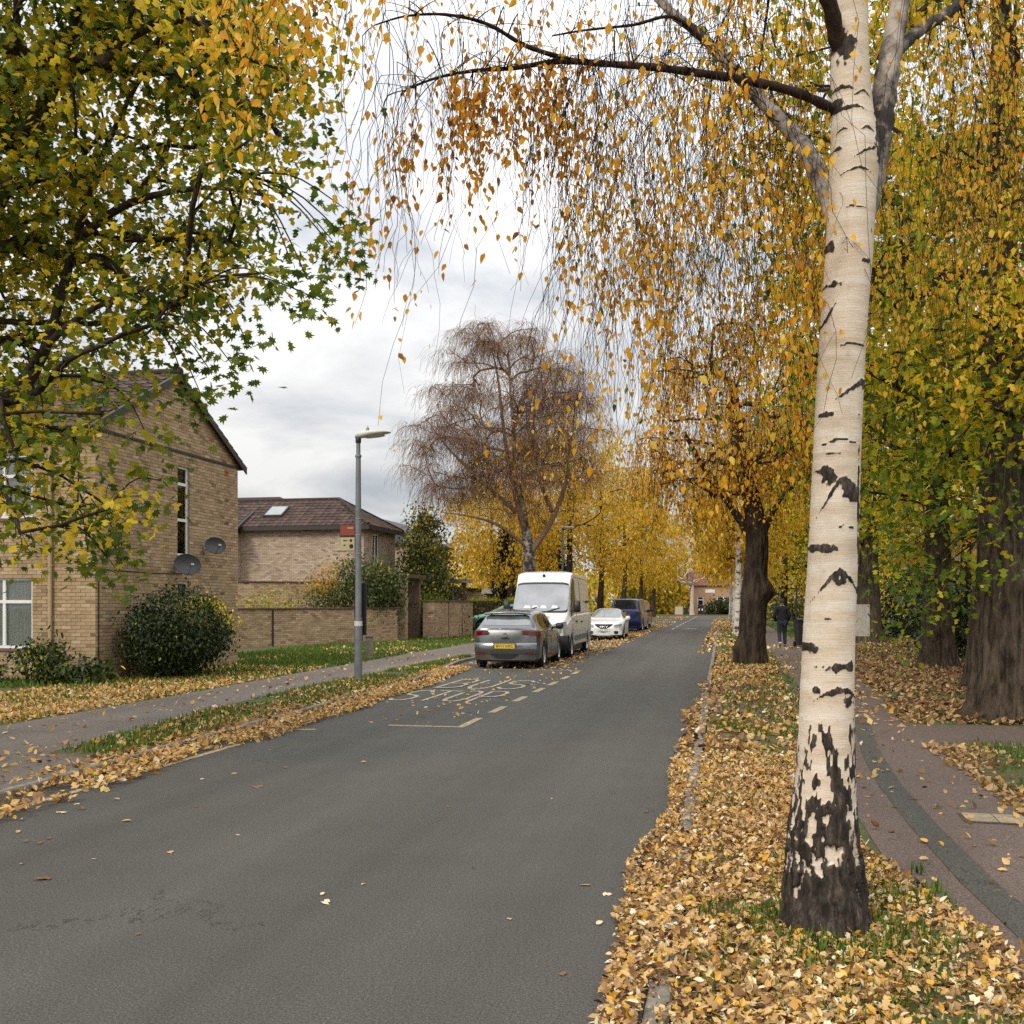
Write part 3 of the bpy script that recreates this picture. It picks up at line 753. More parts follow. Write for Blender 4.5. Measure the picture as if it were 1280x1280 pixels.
# ------------------------------------------------------------------ near brick house with the gable to the road
X1, U0, U1, UR, ZE, ZR = -12.5, 18.75, 25.0, 21.9, 5.35, 7.0
base = np.array([X1, U0, 0.0]); XL = -27.0
house = thing('brick_house', 'nearest buff brick house with its gable wall and two satellite dishes towards the road', 'house', base)
gab_o, gab_a, gab_n = (X1, U0, 0), (0,1,0), (1,0,0); Lg = U1 - U0
gprof = [(0,ZE),(UR-U0,ZR),(Lg,ZE)]
gops = [(3.2,3.75,2.78,4.90),(3.2,3.75,.95,2.18)]
fr_o, fr_a, fr_n = (X1, U0, 0), (-1,0,0), (0,-1,0); Lf = X1 - XL
fops = [(1.46,3.3,.72,2.19),(1.46,3.3,3.42,4.75),(6.2,8.0,.72,2.19),(6.2,8.0,3.42,4.75)]
mb = MB()
wall_cells(mb, gab_o, gab_a, gab_n, Lg, ZE, gops); wall_cells(mb, (X1-.25,U0,0), fr_a, fr_n, Lf-.25, ZE, [(q[0]-.25,q[1]-.25,q[2],q[3]) for q in fops])
mb.add([(X1-.004,U0,ZE),(X1-.004,U1,ZE),(X1-.004,UR,ZR),(X1-.25,U0,ZE),(X1-.25,U1,ZE),(X1-.25,UR,ZR)], [(0,1,2),(5,4,3),(0,2,5,3),(1,4,5,2),(0,3,4,1)])
mb.box(XL, X1-.26, U1-.25, U1, 0, ZE); mb.box(XL, XL+.25, U0+.26, U1-.26, 0, ZE)
walls = mb.build('wall', M_MORTAR, house, offset=base)
bricks_to(walls, [(gab_o,gab_a,gab_n,gprof,gops), (fr_o,fr_a,fr_n,[(0,ZE),(Lf,ZE)],fops)], M_BRICK, base, 300)
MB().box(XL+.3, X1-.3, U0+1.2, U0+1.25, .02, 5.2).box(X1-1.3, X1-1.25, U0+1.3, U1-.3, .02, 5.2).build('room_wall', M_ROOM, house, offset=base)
window(house, base, gab_o, gab_a, gab_n, gops[0], (), (.40,.80)); window(house, base, gab_o, gab_a, gab_n, gops[1], (), (.6,), curtain=False)
for q in fops: window(house, base, fr_o, fr_a, fr_n, q, (.38,), (.66,))
sl = math.atan2(ZR - ZE, UR - U0); sl2 = math.atan2(ZR - ZE, U1 - UR)
rb = MB()
ov = .28
e0 = np.array([X1+.12, U0 - ov, ZE - ov*math.tan(sl) + .05]); rg = np.array([X1+.12, UR, ZR + .05]); e1 = np.array([X1+.12, U1 + ov, ZE - ov*math.tan(sl2) + .05])
for p, q in ((e0, rg), (rg, e1)):
    P = [p, q, q + [XL-X1-.3,0,0], p + [XL-X1-.3,0,0]]
    dn = np.array([0,0,-.06]); rb.add([*P, *[v+dn for v in P]], [(0,1,2,3),(7,6,5,4),(0,4,5,1),(1,5,6,2),(2,6,7,3),(3,7,4,0)])
roof = rb.build('roof', M_DARK, house, offset=base)
tb = MB(); Lr = X1 + .12 - (XL - .2)
s_len = float(np.linalg.norm(rg - e0)); s_len2 = float(np.linalg.norm(rg - e1))
tiles(tb, e0 + [-Lr,0,.0], (1,0,0), (rg-e0)/s_len, Lr, s_len)
tiles(tb, e1, (-1,0,0), (rg-e1)/s_len2, Lr, s_len2)
tag(tb.build('roof_tiles', M_TILE, roof, offset=base), None, None, None, 'stuff')
MB().tube([(X1+.14,UR,ZR+.07),(XL-.2,UR,ZR+.07)], .09, 10).build('ridge', M_TILE, roof, offset=base)
# verge boards, eave strip, gutter, pipes
vb = MB()
for p, q in ((e0, rg), (rg, e1)):
    P = [p+[.01,0,-.02], q+[.01,0,-.02], q+[.01,0,-.17], p+[.01,0,-.17]]; w_ = np.array([-.03,0,0])
    vb.add([*P, *[v+w_ for v in P]], [(0,3,2,1),(4,5,6,7),(0,1,5,4),(1,2,6,5),(2,3,7,6),(3,0,4,7)])
vb.build('bargeboard', M_DARK, house, offset=base)
MB().box(X1+.01, X1+.035, U0+.02, U1+.12, ZE-.15, ZE-.10).build('flashing_strip', M_DARK, house, offset=base)
MB().tube([(X1+.05,U0-ov-.04,ZE-.12),(XL,U0-ov-.04,ZE-.12)], .06, 8).build('gutter', M_DARK, house, offset=base)
MB().tube([(-13.5,U0-.06,.05),(-13.5,U0-.06,ZE-.45),(-13.5,U0-ov-.03,ZE-.15)], .038, 8).build('drainpipe', plain('tan_pipe',(.42,.30,.19),.5), house, offset=base)
cb = MB(); cb.tube([(X1+.02,U0+.08,.1),(X1+.02,U0+.08,2.28),(X1+.02,U0+.2,2.36),(X1+.02,U0+2.2,2.34),(X1+.02,U0+3.4,2.36)], .011, 5); cb.build('cable', M_BLACK, house, offset=base)
ab = MB()
for i in range(3): ab.box(X1+.006, X1+.014, U0+5.52, U0+5.72, 4.93+i*.055, 4.965+i*.055)
ab.build('air_brick', plain('red_terracotta',(.35,.07,.03),.8), house, offset=base)

M_DISH = plain('grey_dish_mesh', (.07,.073,.077), .55, .2, .2, 30); M_METAL = plain('galvanised', (.35,.36,.37), .45, .6)
def dish(u, z, R, yaw, label):
    t = thing('satellite_dish', label, 'satellite dish', (X1 + .012, u, z), 0)
    MB().box(-.01,.02,-.06,.06,-.10,.06).build('wall_bracket', M_METAL, t)
    MB().tube([(.02,0,-.02),(.24,0,-.02),(.26,0,.04)], .02, 8).build('arm', M_METAL, t)
    mb = MB(); P, Q = [], []
    for r in np.linspace(.02, 1, 9):
        row, row2 = [], []
        for a in np.linspace(0, 2*math.pi, 29):
            y, zz = r*R*math.cos(a), r*R*.82*math.sin(a); x = .16*R*(r**2)*2
            row.append((x, y, zz)); row2.append((x - .012, y, zz))
        P.append(row); Q.append(row2)
    mb.grid(P); mb.grid([r_[::-1] for r_ in Q]); mb.tube([p for p in P[-1]], .009, 6, cap=False)
    d = mb.build('reflector', M_DISH, t, smooth=True); d.location = (.27, 0, .05); d.rotation_euler = (0, -.32, yaw)
    a = MB(); a.tube([(.03,0,-R*.8),(R*1.15,0,-R*.42)], .012, 6).box(R*1.08, R*1.08+.1, -.035, .035, -R*.46, -R*.30); o = a.build('feed_arm', M_METAL, t); o.location = d.location; o.rotation_euler = d.rotation_euler
dish(23.2, 3.0, .26, -.75, 'upper grey satellite dish by itself right of the tall narrow window')
dish(21.85, 2.48, .31, -.75, 'lower dark satellite dish just under the tall narrow gable window')

# ------------------------------------------------------------------ second house: pinkish brick under a hipped roof
hx, hu = -16.1, 44.7
base2 = np.array([hx, hu, 0.0]); hl, hd, zE, zR = 9.5, 4.6, 5.25, 6.75
house2 = thing('brick_house', 'pinkish brick house with hipped brown tiled roof and a skylight behind the garden wall', 'house', base2)
A_o, A_a, A_n = (hx-hl, hu, 0), (1,0,0), (0,-1,0); B_o, B_a, B_n = (hx, hu, 0), (0,1,0), (1,0,0)
bops = [(1.25,2.15,3.55,4.95),(2.2,3.1,.6,2.0)]
mb = MB(); wall_cells(mb, A_o, A_a, A_n, hl, zE, []); wall_cells(mb, (hx,hu+.25,0), B_a, B_n, hd-.25, zE, [(q[0]-.25,q[1]-.25,q[2],q[3]) for q in bops])
mb.box(hx-hl, hx-.26, hu+hd-.25, hu+hd, 0, zE).box(hx-hl, hx-hl+.25, hu, hu+hd-.26, 0, zE)
w2 = mb.build('wall', M_MORTAR, house2, offset=base2)
bricks_to(w2, [(A_o,A_a,A_n,[(0,zE),(hl,zE)],[(3.0,3.05,0,6)],2.0), (B_o,B_a,B_n,[(0,zE),(hd,zE)],bops)], M_BRICKP, base2, 0)
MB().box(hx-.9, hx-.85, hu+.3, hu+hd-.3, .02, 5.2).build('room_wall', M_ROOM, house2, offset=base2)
for q in bops: window(house2, base2, B_o, B_a, B_n, q, (.5,), ())
zR = 6.72; rin = 2.3; o_ = .35
c00 = np.array([hx-hl-o_, hu-o_, zE]); c10 = np.array([hx+o_, hu-o_, zE]); c11 = np.array([hx+o_, hu+hd+o_, zE]); c01 = np.array([hx-hl-o_, hu+hd+o_, zE])
rA = np.array([hx-hl-o_, hu+hd/2, zR]); rB = np.array([hx-rin+.2, hu+hd/2, zR])
rb = MB(); rb.add([c00,c10,c11,c01,rA,rB], [(0,1,5,4),(1,2,5),(2,3,4,5),(0,4,3),(0,3,2,1)])
roof2 = rb.build('roof', M_DARK, house2, offset=base2)
tb = MB(); Sl = float(np.linalg.norm(rA - np.array([rA[0], c00[1], zE]))); upA = (rA - np.array([rA[0], c00[1], zE])) / Sl; Wd = hl + 2*o_; hipx = c10[0] - rB[0]
tiles(tb, c00, (1,0,0), upA, Wd, Sl, lambda s, u: s < Wd - hipx * u / Sl, .32, .30)
midE = (c10 + c11) / 2; SB = float(np.linalg.norm(rB - midE)); upB = (rB - midE) / SB; LB = hd + 2*o_
tiles(tb, c10, (0,1,0), upB, LB, SB, lambda s, u: LB/2*u/SB < s < LB - LB/2*u/SB, .32, .30)
tag(tb.build('roof_tiles', M_TILE, roof2, offset=base2), None, None, None, 'stuff')
rb = MB(); rb.tube([rA, rB], .09, 8); rb.tube([rB+[0,0,.02], c10+[0,0,.04]], .08, 8); rb.tube([rB+[0,0,.02], c11+[0,0,.04]], .08, 8); rb.build('ridge', M_TILE, roof2, offset=base2)
fb = MB(); fb.box(c00[0], c10[0]+.03, c00[1]-.03, c00[1]-.002, zE-.2, zE+.02).box(c10[0]+.002, c10[0]+.03, c00[1], c11[1], zE-.2, zE+.02); fb.build('fascia', M_DARK, house2, offset=base2)
# skylight lying in the front roof slope
sk = MB(); ox = hx-hl+3.55
nA = np.cross((1,0,0), upA)
def rp(s, u, k): return c00 + np.array([s,0,0]) + upA*u + nA*k
def slab(mb, s0, s1, u0, u1, k0, k1):
    mb.add([rp(s0,u0,k0),rp(s1,u0,k0),rp(s1,u1,k0),rp(s0,u1,k0),rp(s0,u0,k1),rp(s1,u0,k1),rp(s1,u1,k1),rp(s0,u1,k1)], [(0,3,2,1),(4,5,6,7),(0,1,5,4),(1,2,6,5),(2,3,7,6),(3,0,4,7)])
s0 = 4.65; slab(sk, s0, s0+.95, 1.0, 2.1, 0, .10); so = sk.build('skylight', M_DARK, house2, offset=base2)
sk = MB(); slab(sk, s0+.07, s0+.88, 1.07, 2.03, .10, .108); sk.build('pane', glassmat('skylight_glass', (.35,.37,.39), .08), so, offset=base2)
# lower side wing at the left, standing proud, with drainpipe
wb = MB(); wx0, wx1 = hx-hl-1.0, hx-6.1
wall_cells(wb, (wx0,hu-1.0,0), (1,0,0), (0,-1,0), wx1-wx0, 4.95, []); wb.box(wx1-.25, wx1, hu-.99, hu-.02, 0, 4.95)
wo = wb.build('wing_wall', M_MORTAR, house2, offset=base2)
bricks_to(wo, [((wx0,hu-1.0,0),(1,0,0),(0,-1,0),[(0,4.95),(wx1-wx0,4.95)],[],1.8), ((wx1,hu-1.0,0),(0,1,0),(1,0,0),[(0,4.95),(.98,4.95)],[],1.8)], M_BRICKP, base2, 0)
rb = MB(); rb.add([(wx0,hu-1.35,4.9),(wx1+.25,hu-1.35,4.9),(wx1+.25,hu+.9,6.05),(wx0,hu+.9,6.05),(wx0,hu-1.35,4.78),(wx1+.25,hu-1.35,4.78),(wx1+.25,hu+.9,5.93),(wx0,hu+.9,5.93)], [(0,1,2,3),(7,6,5,4),(0,4,5,1),(1,5,6,2),(2,6,7,3),(3,7,4,0)])
wr = rb.build('wing_roof', M_DARK, house2, offset=base2)
tb = MB(); uu_ = np.array([0,2.25,1.15]); ul = float(np.linalg.norm(uu_)); tiles(tb, (wx0,hu-1.35,4.9), (1,0,0), uu_/ul, wx1+.25-wx0, ul, None, .32, .30); tag(tb.build('roof_tiles', M_TILE, wr, offset=base2), None, None, None, 'stuff')
MB().tube([(wx1-.5,hu-1.07,1.5),(wx1-.5,hu-1.07,4.75)], .05, 8).build('drainpipe', M_DARK, house2, offset=base2)
MB().box(wx1+.2, wx1+.27, hu-1.37, hu-1.30, 4.72, 4.93).build('gutter_end', M_WFRAME, house2, offset=base2)
# taller plain roof rising behind
rb = MB(); rb.add([(hx-hl-8,hu+5.2,5.6),(hx-4.6,hu+5.2,5.6),(hx-hl+1.5,hu+8.6,7.6),(hx-hl-8,hu+8.6,7.6),(hx-4.6,hu+12,5.6),(hx-hl-8,hu+12,5.6)], [(0,1,2,3),(1,4,2),(4,5,3,2),(0,3,5),(0,5,4,1)])
rr = rb.build('rear_roof', M_TILE, house2, offset=base2)
MB().box(hx-hl-8, hx-5, hu+5.4, hu+11.8, 0, 5.58).build('rear_wall', M_BRICKP, house2, offset=base2)

# third house farther along, only a slice of it shows
b3 = np.array([-17.6, 58.0, 0.0])
house3 = thing('brick_house', 'slice of a distant house with grey roof between the hipped house and dark shrubs', 'house', b3)
ops3 = [(1.0,1.9,3.5,4.7),(3.2,4.1,3.5,4.7)]
mb = MB(); wall_cells(mb, (b3[0],b3[1],0), (0,1,0), (1,0,0), 7, 5.2, ops3); mb.box(b3[0]-6, b3[0]-.26, b3[1], b3[1]+.25, 0, 5.2)
w3 = mb.build('wall', M_MORTAR, house3, offset=b3)
bricks_to(w3, [((b3[0],b3[1],0),(0,1,0),(1,0,0),[(0,5.2),(7,5.2)],ops3,2.0), ((b3[0]-6,b3[1],0),(1,0,0),(0,-1,0),[(0,5.2),(6,5.2)],[],2.5)], M_BRICKP, b3, 0)
for q in ops3: window(house3, b3, (b3[0],b3[1],0), (0,1,0), (1,0,0), q, (.5,), (), curtain=False)
rb = MB(); rb.add([(b3[0]+.4,b3[1]-.3,5.2),(b3[0]+.4,b3[1]+7.3,5.2),(b3[0]-3,b3[1]+7.3,6.9),(b3[0]-3,b3[1]-.3,6.9),(b3[0]-6.4,b3[1]-.3,5.2),(b3[0]-6.4,b3[1]+7.3,5.2)], [(0,1,2,3),(3,2,5,4),(0,3,4),(1,5,2),(0,4,5,1)])
rb.build('roof', plain('grey_slate',(.09,.085,.085),.8,var=.3,scale=9), house3, offset=b3)

# ------------------------------------------------------------------ garden walls
def garden_wall(p, q, H, label, mat, joints=(), th=.22, z0=0.0, coping=True):
    p = np.array([*p, 0.0]); q = np.array([*q, 0.0]); d = q - p; L = float(np.linalg.norm(d)); ang = math.atan2(d[1], d[0])
    t = thing('garden_wall', label, 'wall', p, ang)
    MB().box(0, L, .004, th-.004, 0, H).build('mortar_core', M_MORTAR, t)
    bricks_to(t, [((0,0,0),(1,0,0),(0,-1,0),[(0,H),(L,H)],[(j-.05,j+.05,0,9) for j in joints]), ((L,0,0),(0,1,0),(1,0,0),[(0,H),(th,H)],[]), ((L,th,0),(-1,0,0),(0,1,0),[(0,H),(L,H)],[])], mat, np.zeros(3), 0)
    if coping: MB().cbox(-.02, L+.02, -.045, th+.045, H+.002, H+.075, .012).build('coping', M_COPING, t)
    for j in joints: MB().box(j-.045, j+.045, -.006, .003, .02, H).build('joint_strip', M_DARK, t)
    return t
garden_wall((-17.6,33.6), (-13.25,40.9), 1.42, 'long buff brick garden wall with brown coping in front of the bush', M_BRICK, (2.35, 6.6))
garden_wall((-21.5,39.8), (-15.4,43.9), 2.55, 'tall brick wall with dark coping behind the long low garden wall', M_BRICK)
garden_wall((-12.35,43.4), (-12.15,49.6), 1.72, 'short buff brick wall with dark joints left of the green car', M_BRICK, (2.1,4.3), .25)
# return of the short wall, seen end on
garden_wall((-12.86,43.3), (-12.37,43.39), 1.72, 'narrow return end of the short brick wall beside the garden gate', M_BRICK)

# porch with brick pier, flat roof and white door, at the end of the long wall
pb = np.array([-13.38, 42.2, 0.0]); porch = thing('brick_porch', 'flat roofed brick porch with a white door behind its pier', 'porch', pb)
pw = MB(); pw.box(-.25,.15,-.3,.1,0,2.75); po = pw.build('pier', M_MORTAR, porch)
V0 = [((-.25,-.3,0),(1,0,0),(0,-1,0),[(0,2.75),(.4,2.75)],[]), ((.15,-.3,0),(0,1,0),(1,0,0),[(0,2.75),(.4,2.75)],[])]
bricks_to(po, V0, M_BRICK, np.zeros(3), 0)
MB().box(-2.4,.22,-.38,2.6,2.76,2.92).build('roof_slab', M_COPING, porch); MB().box(-2.2,-.3,-.3,-.22,2.35,2.74).build('fascia', M_DARK, porch)
MB().box(-2.4,.0,2.3,2.5,0,2.74).build('back_wall', M_BRICKP, porch)
dr = MB().box(-1.9,-.9,.9,.95,.05,2.05).build('door', M_WFRAME, porch); MB().box(-1.75,-1.05,.885,.899,1.1,1.9).build('pane', M_GLASS, dr)
MB().box(-.9,-.3,.9,.95,.05,2.3).build('side_panel', M_DARK, porch)

# small garage block with white fascia farther back
gb = np.array([-19.7, 66.0, 0.0]); gar = thing('garage', 'low brick garage with white flat fascia and dark opening behind the clipped hedge', 'garage', gb)
wg = MB(); wg.box(0,5.6,0,.25,0,2.6).box(5.35,5.6,.26,5,0,2.6); wgo = wg.build('wall', M_MORTAR, gar)
bricks_to(wgo, [((0,0,0),(1,0,0),(0,-1,0),[(0,2.6),(5.6,2.6)],[])], M_BRICKP, np.zeros(3), 0)
MB().box(-.1,7.0,-.25,5.1,2.61,2.68).build('roof', M_DARK, gar); MB().box(4.2,7.0,-.3,-.255,2.3,2.66).build('fascia', M_WFRAME, gar); MB().box(5.62,7.0,3.0,3.1,0,2.6).build('back_panel', M_BLACK, gar); MB().tube([(6.9,-.1,0),(6.9,-.1,2.3)],.06,8).build('post', M_DARK, gar)
# white porch with dark glazing just behind the short wall
wp = np.array([-15.35, 53.0, 0.0]); M_SCREENG = glassmat('porch_glass', (.16,.15,.14), .1); wpo = thing('entrance_porch', 'little white and brown entrance porch showing above the short brick wall', 'porch', wp)
MB().box(-1.0,.0,0,.2,0,2.35).build('white_wall', M_WFRAME, wpo); MB().box(0.02,.75,0,.2,0,2.6).build('brick_wall', M_BRICKP, wpo); MB().box(.77,1.75,.1,.16,0,2.55).build('glazing', M_SCREENG, wpo); MB().box(1.76,1.98,0,.2,0,2.75).build('corner_post', M_BRICK, wpo)
MB().box(.8,2.05,-.15,1.2,2.76,2.95).build('roof', plain('zinc_roof',(.3,.29,.28),.6), wpo); MB().box(1.23,1.29,.06,.099,0,2.55).build('glazing_bar', M_WFRAME, wpo)

# ------------------------------------------------------------------ brick house closing the view at the far end
m = bpy.data.materials.new('far_brick'); nt, b, out = nodes_of(m)
bt = nt.nodes.new('ShaderNodeTexBrick'); tc = nt.nodes.new('ShaderNodeTexCoord'); mp = nt.nodes.new('ShaderNodeMapping'); mp.inputs['Rotation'].default_value = (math.radians(90),0,0)
nt.links.new(tc.outputs['Object'], mp.inputs[0]); nt.links.new(mp.outputs[0], bt.inputs['Vector']); bt.inputs['Scale'].default_value = 4
bt.inputs['Color1'].default_value = (.50,.29,.17,1); bt.inputs['Color2'].default_value = (.36,.20,.12,1); bt.inputs['Mortar'].default_value = (.45,.34,.25,1); bt.inputs['Mortar Size'].default_value = .03
nt.links.new(bt.outputs['Color'], b.inputs['Base Color']); b.inputs['Roughness'].default_value = .9; M_FARB = m
eb = np.array([-4.7, 158.0, 0.0]); endh = thing('brick_house', 'small orange brick house with white windows closing the far end of the road', 'house', eb)
ops = [(1.1,2.0,1.1,2.7),(4.0,6.0,1.1,2.7)]
mb = MB(); wall_cells(mb, (0,0,0), (1,0,0), (0,-1,0), 9.5, 4.4, ops); mb.box(0,.25,.01,6,0,4.4).box(9.25,9.5,.01,6,0,4.4).box(.26,9.24,5.75,6,0,4.4); mb.build('wall', M_FARB, endh)
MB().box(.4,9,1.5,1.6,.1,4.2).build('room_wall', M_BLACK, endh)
for q in ops: window(endh, np.zeros(3), (0,0,0), (1,0,0), (0,-1,0), q, (.5,) if q[0] > 3 else (), (.7,), .1, False)
rb = MB(); rb.add([(-.4,-.4,4.4),(9.9,-.4,4.4),(9.9,3,6.6),(-.4,3,6.6),(9.9,6.4,4.4),(-.4,6.4,4.4)], [(0,1,2,3),(3,2,4,5),(1,4,2),(0,3,5),(0,5,4,1)]); rb.build('roof', plain('red_brown_roof',(.16,.07,.05),.85,var=.3,scale=4), endh)
MB().box(2.3,3.7,-.05,-.01,3.3,3.8).build('white_plate', M_WFRAME, endh)
MB().box(6.2,7.1,2.6,3.3,6.0,7.6).build('chimney', M_FARB, endh)
# pale house glimpsed behind the row of big trees on the right
rbs = np.array([11.0, 50.0, 0.0]); rh = thing('rendered_house', 'pale house with white window glimpsed between the big trees on the right', 'house', rbs)
ops = [(.8,1.9,2.9,4.0),(4.0,5.4,.8,2.0),(7.0,8.2,.8,2.0)]
mb = MB(); wall_cells(mb, (0,0,0), (0,1,0), (-1,0,0), 16, 5.2, ops); mb.box(.26,9,0,.25,0,5.2); mb.build('wall', plain('cream_render',(.48,.40,.30),.9), rh)
MB().box(1.5,1.6,.4,15.6,.1,5).build('room_wall', M_BLACK, rh)
for q in ops: window(rh, np.zeros(3), (0,0,0), (0,1,0), (-1,0,0), q, (.5,), (), .08, False)
rb = MB(); rb.add([(-.4,-.4,5.2),(-.4,16.4,5.2),(4.5,16.4,8),(4.5,-.4,8),(9.4,16.4,5.2),(9.4,-.4,5.2)], [(0,3,2,1),(3,5,4,2),(1,2,4),(0,5,3),(0,1,4,5)]); rb.build('roof', M_TILE, rh)
# board fence between the trunks
fn = thing('board_fence', 'weathered upright board fence between the big trunks on the right', 'fence', (6.3, 34.0, 0), .3)
fm = None; M_BOARD = plain('weathered_board', (.30,.23,.15), .85, var=.25, scale=3)
for i in range(44):
    if fm is None: o = MB().box(0,.145,-.011,.011,.06,1.25).build('board', M_BOARD, fn); fm = o.data
    else: o = link('board', fm, fn)
    o.location = (i*.155, (i % 2)*.012, random.uniform(-.02,.02))
MB().box(0,6.8,.03,.07,.4,.5).box(0,6.8,.03,.07,.95,1.05).build('rail', M_BOARD, fn)
# ------------------------------------------------------------------ vehicles: a lofted shell with real wheel arches, glass laid in its surface
def carpaint(name, col, metal=0.0, rough=.28):
    m = bpy.data.materials.new(name); nt, b, out = nodes_of(m)
    nt.links.new(mix(nt, .12, col, ramp(nt, tex(nt, 3, 5, .7), [(.3,tuple(c*.55 for c in col)),(.7,col)])), b.inputs['Base Color'])
    b.inputs['Metallic'].default_value = metal; b.inputs['Roughness'].default_value = rough; b.inputs['Coat Weight'].default_value = .7; b.inputs['Coat Roughness'].default_value = .05
    return m
M_TYRE = plain('tyre_rubber', (.018,.018,.018), .85); M_RIM = plain('alloy_rim', (.55,.55,.56), .3, .8); M_TRIMB = plain('black_trim', (.02,.02,.022), .5)
M_LAMPR = plain('red_lamp_lens', (.13,.004,.006), .12, coat=.6); M_LAMPC = plain('clear_lamp_lens', (.55,.57,.58), .1, .3, coat=.8)
M_PLY = plain('yellow_number_plate', (.72,.48,.03), .45, var=.05); M_PLW = plain('white_number_plate', (.75,.75,.72), .45, var=.05); M_INK = plain('black_ink', (.01,.01,.01), .6); M_CHROME = plain('chrome', (.7,.7,.72), .15, 1.0)
M_CARGL = glassmat('car_glass', (.03,.036,.036), .03)
m = bpy.data.materials.new('rear_screen_glass'); nt, b, out = nodes_of(m)
b.inputs['Base Color'].default_value = (.10,.13,.135,1); b.inputs['Roughness'].default_value = .05; b.inputs['Specular IOR Level'].default_value = 1.0; b.inputs['IOR'].default_value = 1.9
nt.links.new(ramp(nt, tex(nt, 2.2, 3, .5), [(.35,(.07,.09,.095)),(.7,(.17,.21,.215))]), b.inputs['Base Color']); M_SCREEN = m

class Shell:
    def __init__(s, L, top, belt, half, roofh, wheels, wr=.34, sill=.22, tumble=.0, inset=.12, bulgeR=.16, bulgeF=.22):
        s.L, s.top, s.belt, s.half, s.roofh, s.wheels, s.wr, s.sill, s.inset = L, top, belt, half, roofh, wheels, wr, sill, inset
        s.bR, s.bF = bulgeR, bulgeF
    def ip(s, tab, y): return float(np.interp(y, [p[0] for p in tab], [p[1] for p in tab]))
    def zlow(s, y):
        z = s.sill
        for c in s.wheels:
            r = s.wr + .055
            if abs(y - c) < r: z = max(z, s.wr + math.sqrt(r*r - (y-c)**2))
        return z
    def ring(s, y):
        """points from the sill up to the roof centre line, right half"""
        w, wr_, zt, zb = s.ip(s.half, y), s.ip(s.roofh, y), s.ip(s.top, y), s.ip(s.belt, y)
        zl = s.zlow(y); zb = min(zb, zt - .02)
        g = min(1, max(0, (zt - zb) / .40))
        we = w*.84*(1-g) + wr_*g                      # edge half width at the top
        P = [(w-.05, zl), (w-.012, min(zl+.05, zb-.1)), (w, max(zl+.07, .52*zb+.05)), (w-.004, max(zl+.08, zb-.16)), (w-.022, max(zl+.09, zb-.03)), (w-.055, zb+.005)]
        x0, z0 = P[-1]; ze = zt - (.075*g + .02); 
        for k in (.33, .66, .93): P.append((x0 + (we-x0)*k, z0 + (ze-z0)*k))
        P += [(we-.02, ze+.022*g+.004), (we-.085, zt-.028*g-.006), (we*.72, zt-.010), (we*.36, zt-.002), (0, zt)]
        return np.array(P)
    def S(s, y, t):
        R = s.ring(y); i = np.arange(len(R)); return np.array([np.interp(t, i, R[:,0]), y, np.interp(t, i, R[:,1])])
    def body(s, ys0, ys1):
        ys = set(np.linspace(ys0, ys1, 60))
        for c in s.wheels:
            r = s.wr + .055
            for a in np.linspace(0, math.pi, 17): ys.add(c + r*math.cos(a)*.9995)
            ys |= {c - r - .004, c + r + .004}
        for tab in (s.top, s.belt, s.half): ys |= {p[0] for p in tab}
        ys = sorted(y for y in ys if ys0 <= y <= ys1); ys = [y for i, y in enumerate(ys) if i == 0 or y - ys[i-1] > .002]
        mb = MB(); rows = []
        for y in ys:
            R = s.ring(y); full = np.concatenate([R, R[-2::-1]*[-1,1]])
            rows.append(np.stack([full[:,0], np.full(len(full), y), full[:,1]], 1))
        mb.grid(np.array(rows)[::-1])
        for y, sg, bl in ((ys[0], -1, s.bR), (ys[-1], 1, s.bF)):
            R = s.ring(y); G = []
            for j, (x, z) in enumerate(R):
                row = []
                for q in np.linspace(-1, 1, 17):
                    bz = bl * (1 - smoothstep(.75, 1.0, z / R[-1][1]) * .8)
                    row.append((x*q, y + sg*bz*(1 - abs(q)**3.2), z))
                G.append(row)
            G = np.array(G); mb.grid(G if sg < 0 else G[:, ::-1])
        return mb
    def patch(s, tl, yA, yB, side=0, off=.006, n=14):
        """glass on the shell: tl = list of ring positions, yA/yB = fore-aft limits per ring position"""
        mb = MB()
        for sd in ((1,) if side > 0 else (-1,) if side < 0 else (1,-1)):
            P = []
            for t, a, b2 in zip(tl, yA, yB):
                row = []
                for y in np.linspace(a, b2, n):
                    p = s.S(y, t); e = .02
                    dy = s.S(y+e, t) - s.S(y-e, t); dt = s.S(y, min(t+.2, 13)) - s.S(y, max(t-.2, 0)); nn = np.cross(dy, dt); nn /= np.linalg.norm(nn) + 1e-9
                    if nn[0] < 0 and p[0] > .05 or nn[2] < 0 and p[0] <= .05: nn = -nn
                    p = p + nn*off; row.append((p[0]*sd, p[1], p[2]))
                P.append(row)
            P = np.array(P); mb.grid(P if sd > 0 else P[:, ::-1])
        return mb
def curved_panel(hw, prof, depth, y, sg, n=17, ex=3.2, inset=0.0):
    """bumper, grille, lamp strip... bent round the end of a car; prof = closed list (out, z); sg = +1 front, -1 rear"""
    mb = MB(); G = []
    for q in np.linspace(-1, 1, n):
        base_ = y + sg*depth*(1 - abs(q)**ex); edge = 1.0 if abs(q) < .999 else .96
        G.append([(q*hw, base_ + sg*o_, z) for o_, z in prof] + [(q*hw, base_ + sg*prof[0][0], prof[0][1])])
    G = np.array(G); mb.grid(G if sg > 0 else G[:, ::-1]); k = len(prof)
    return mb
wheel_cache = {}
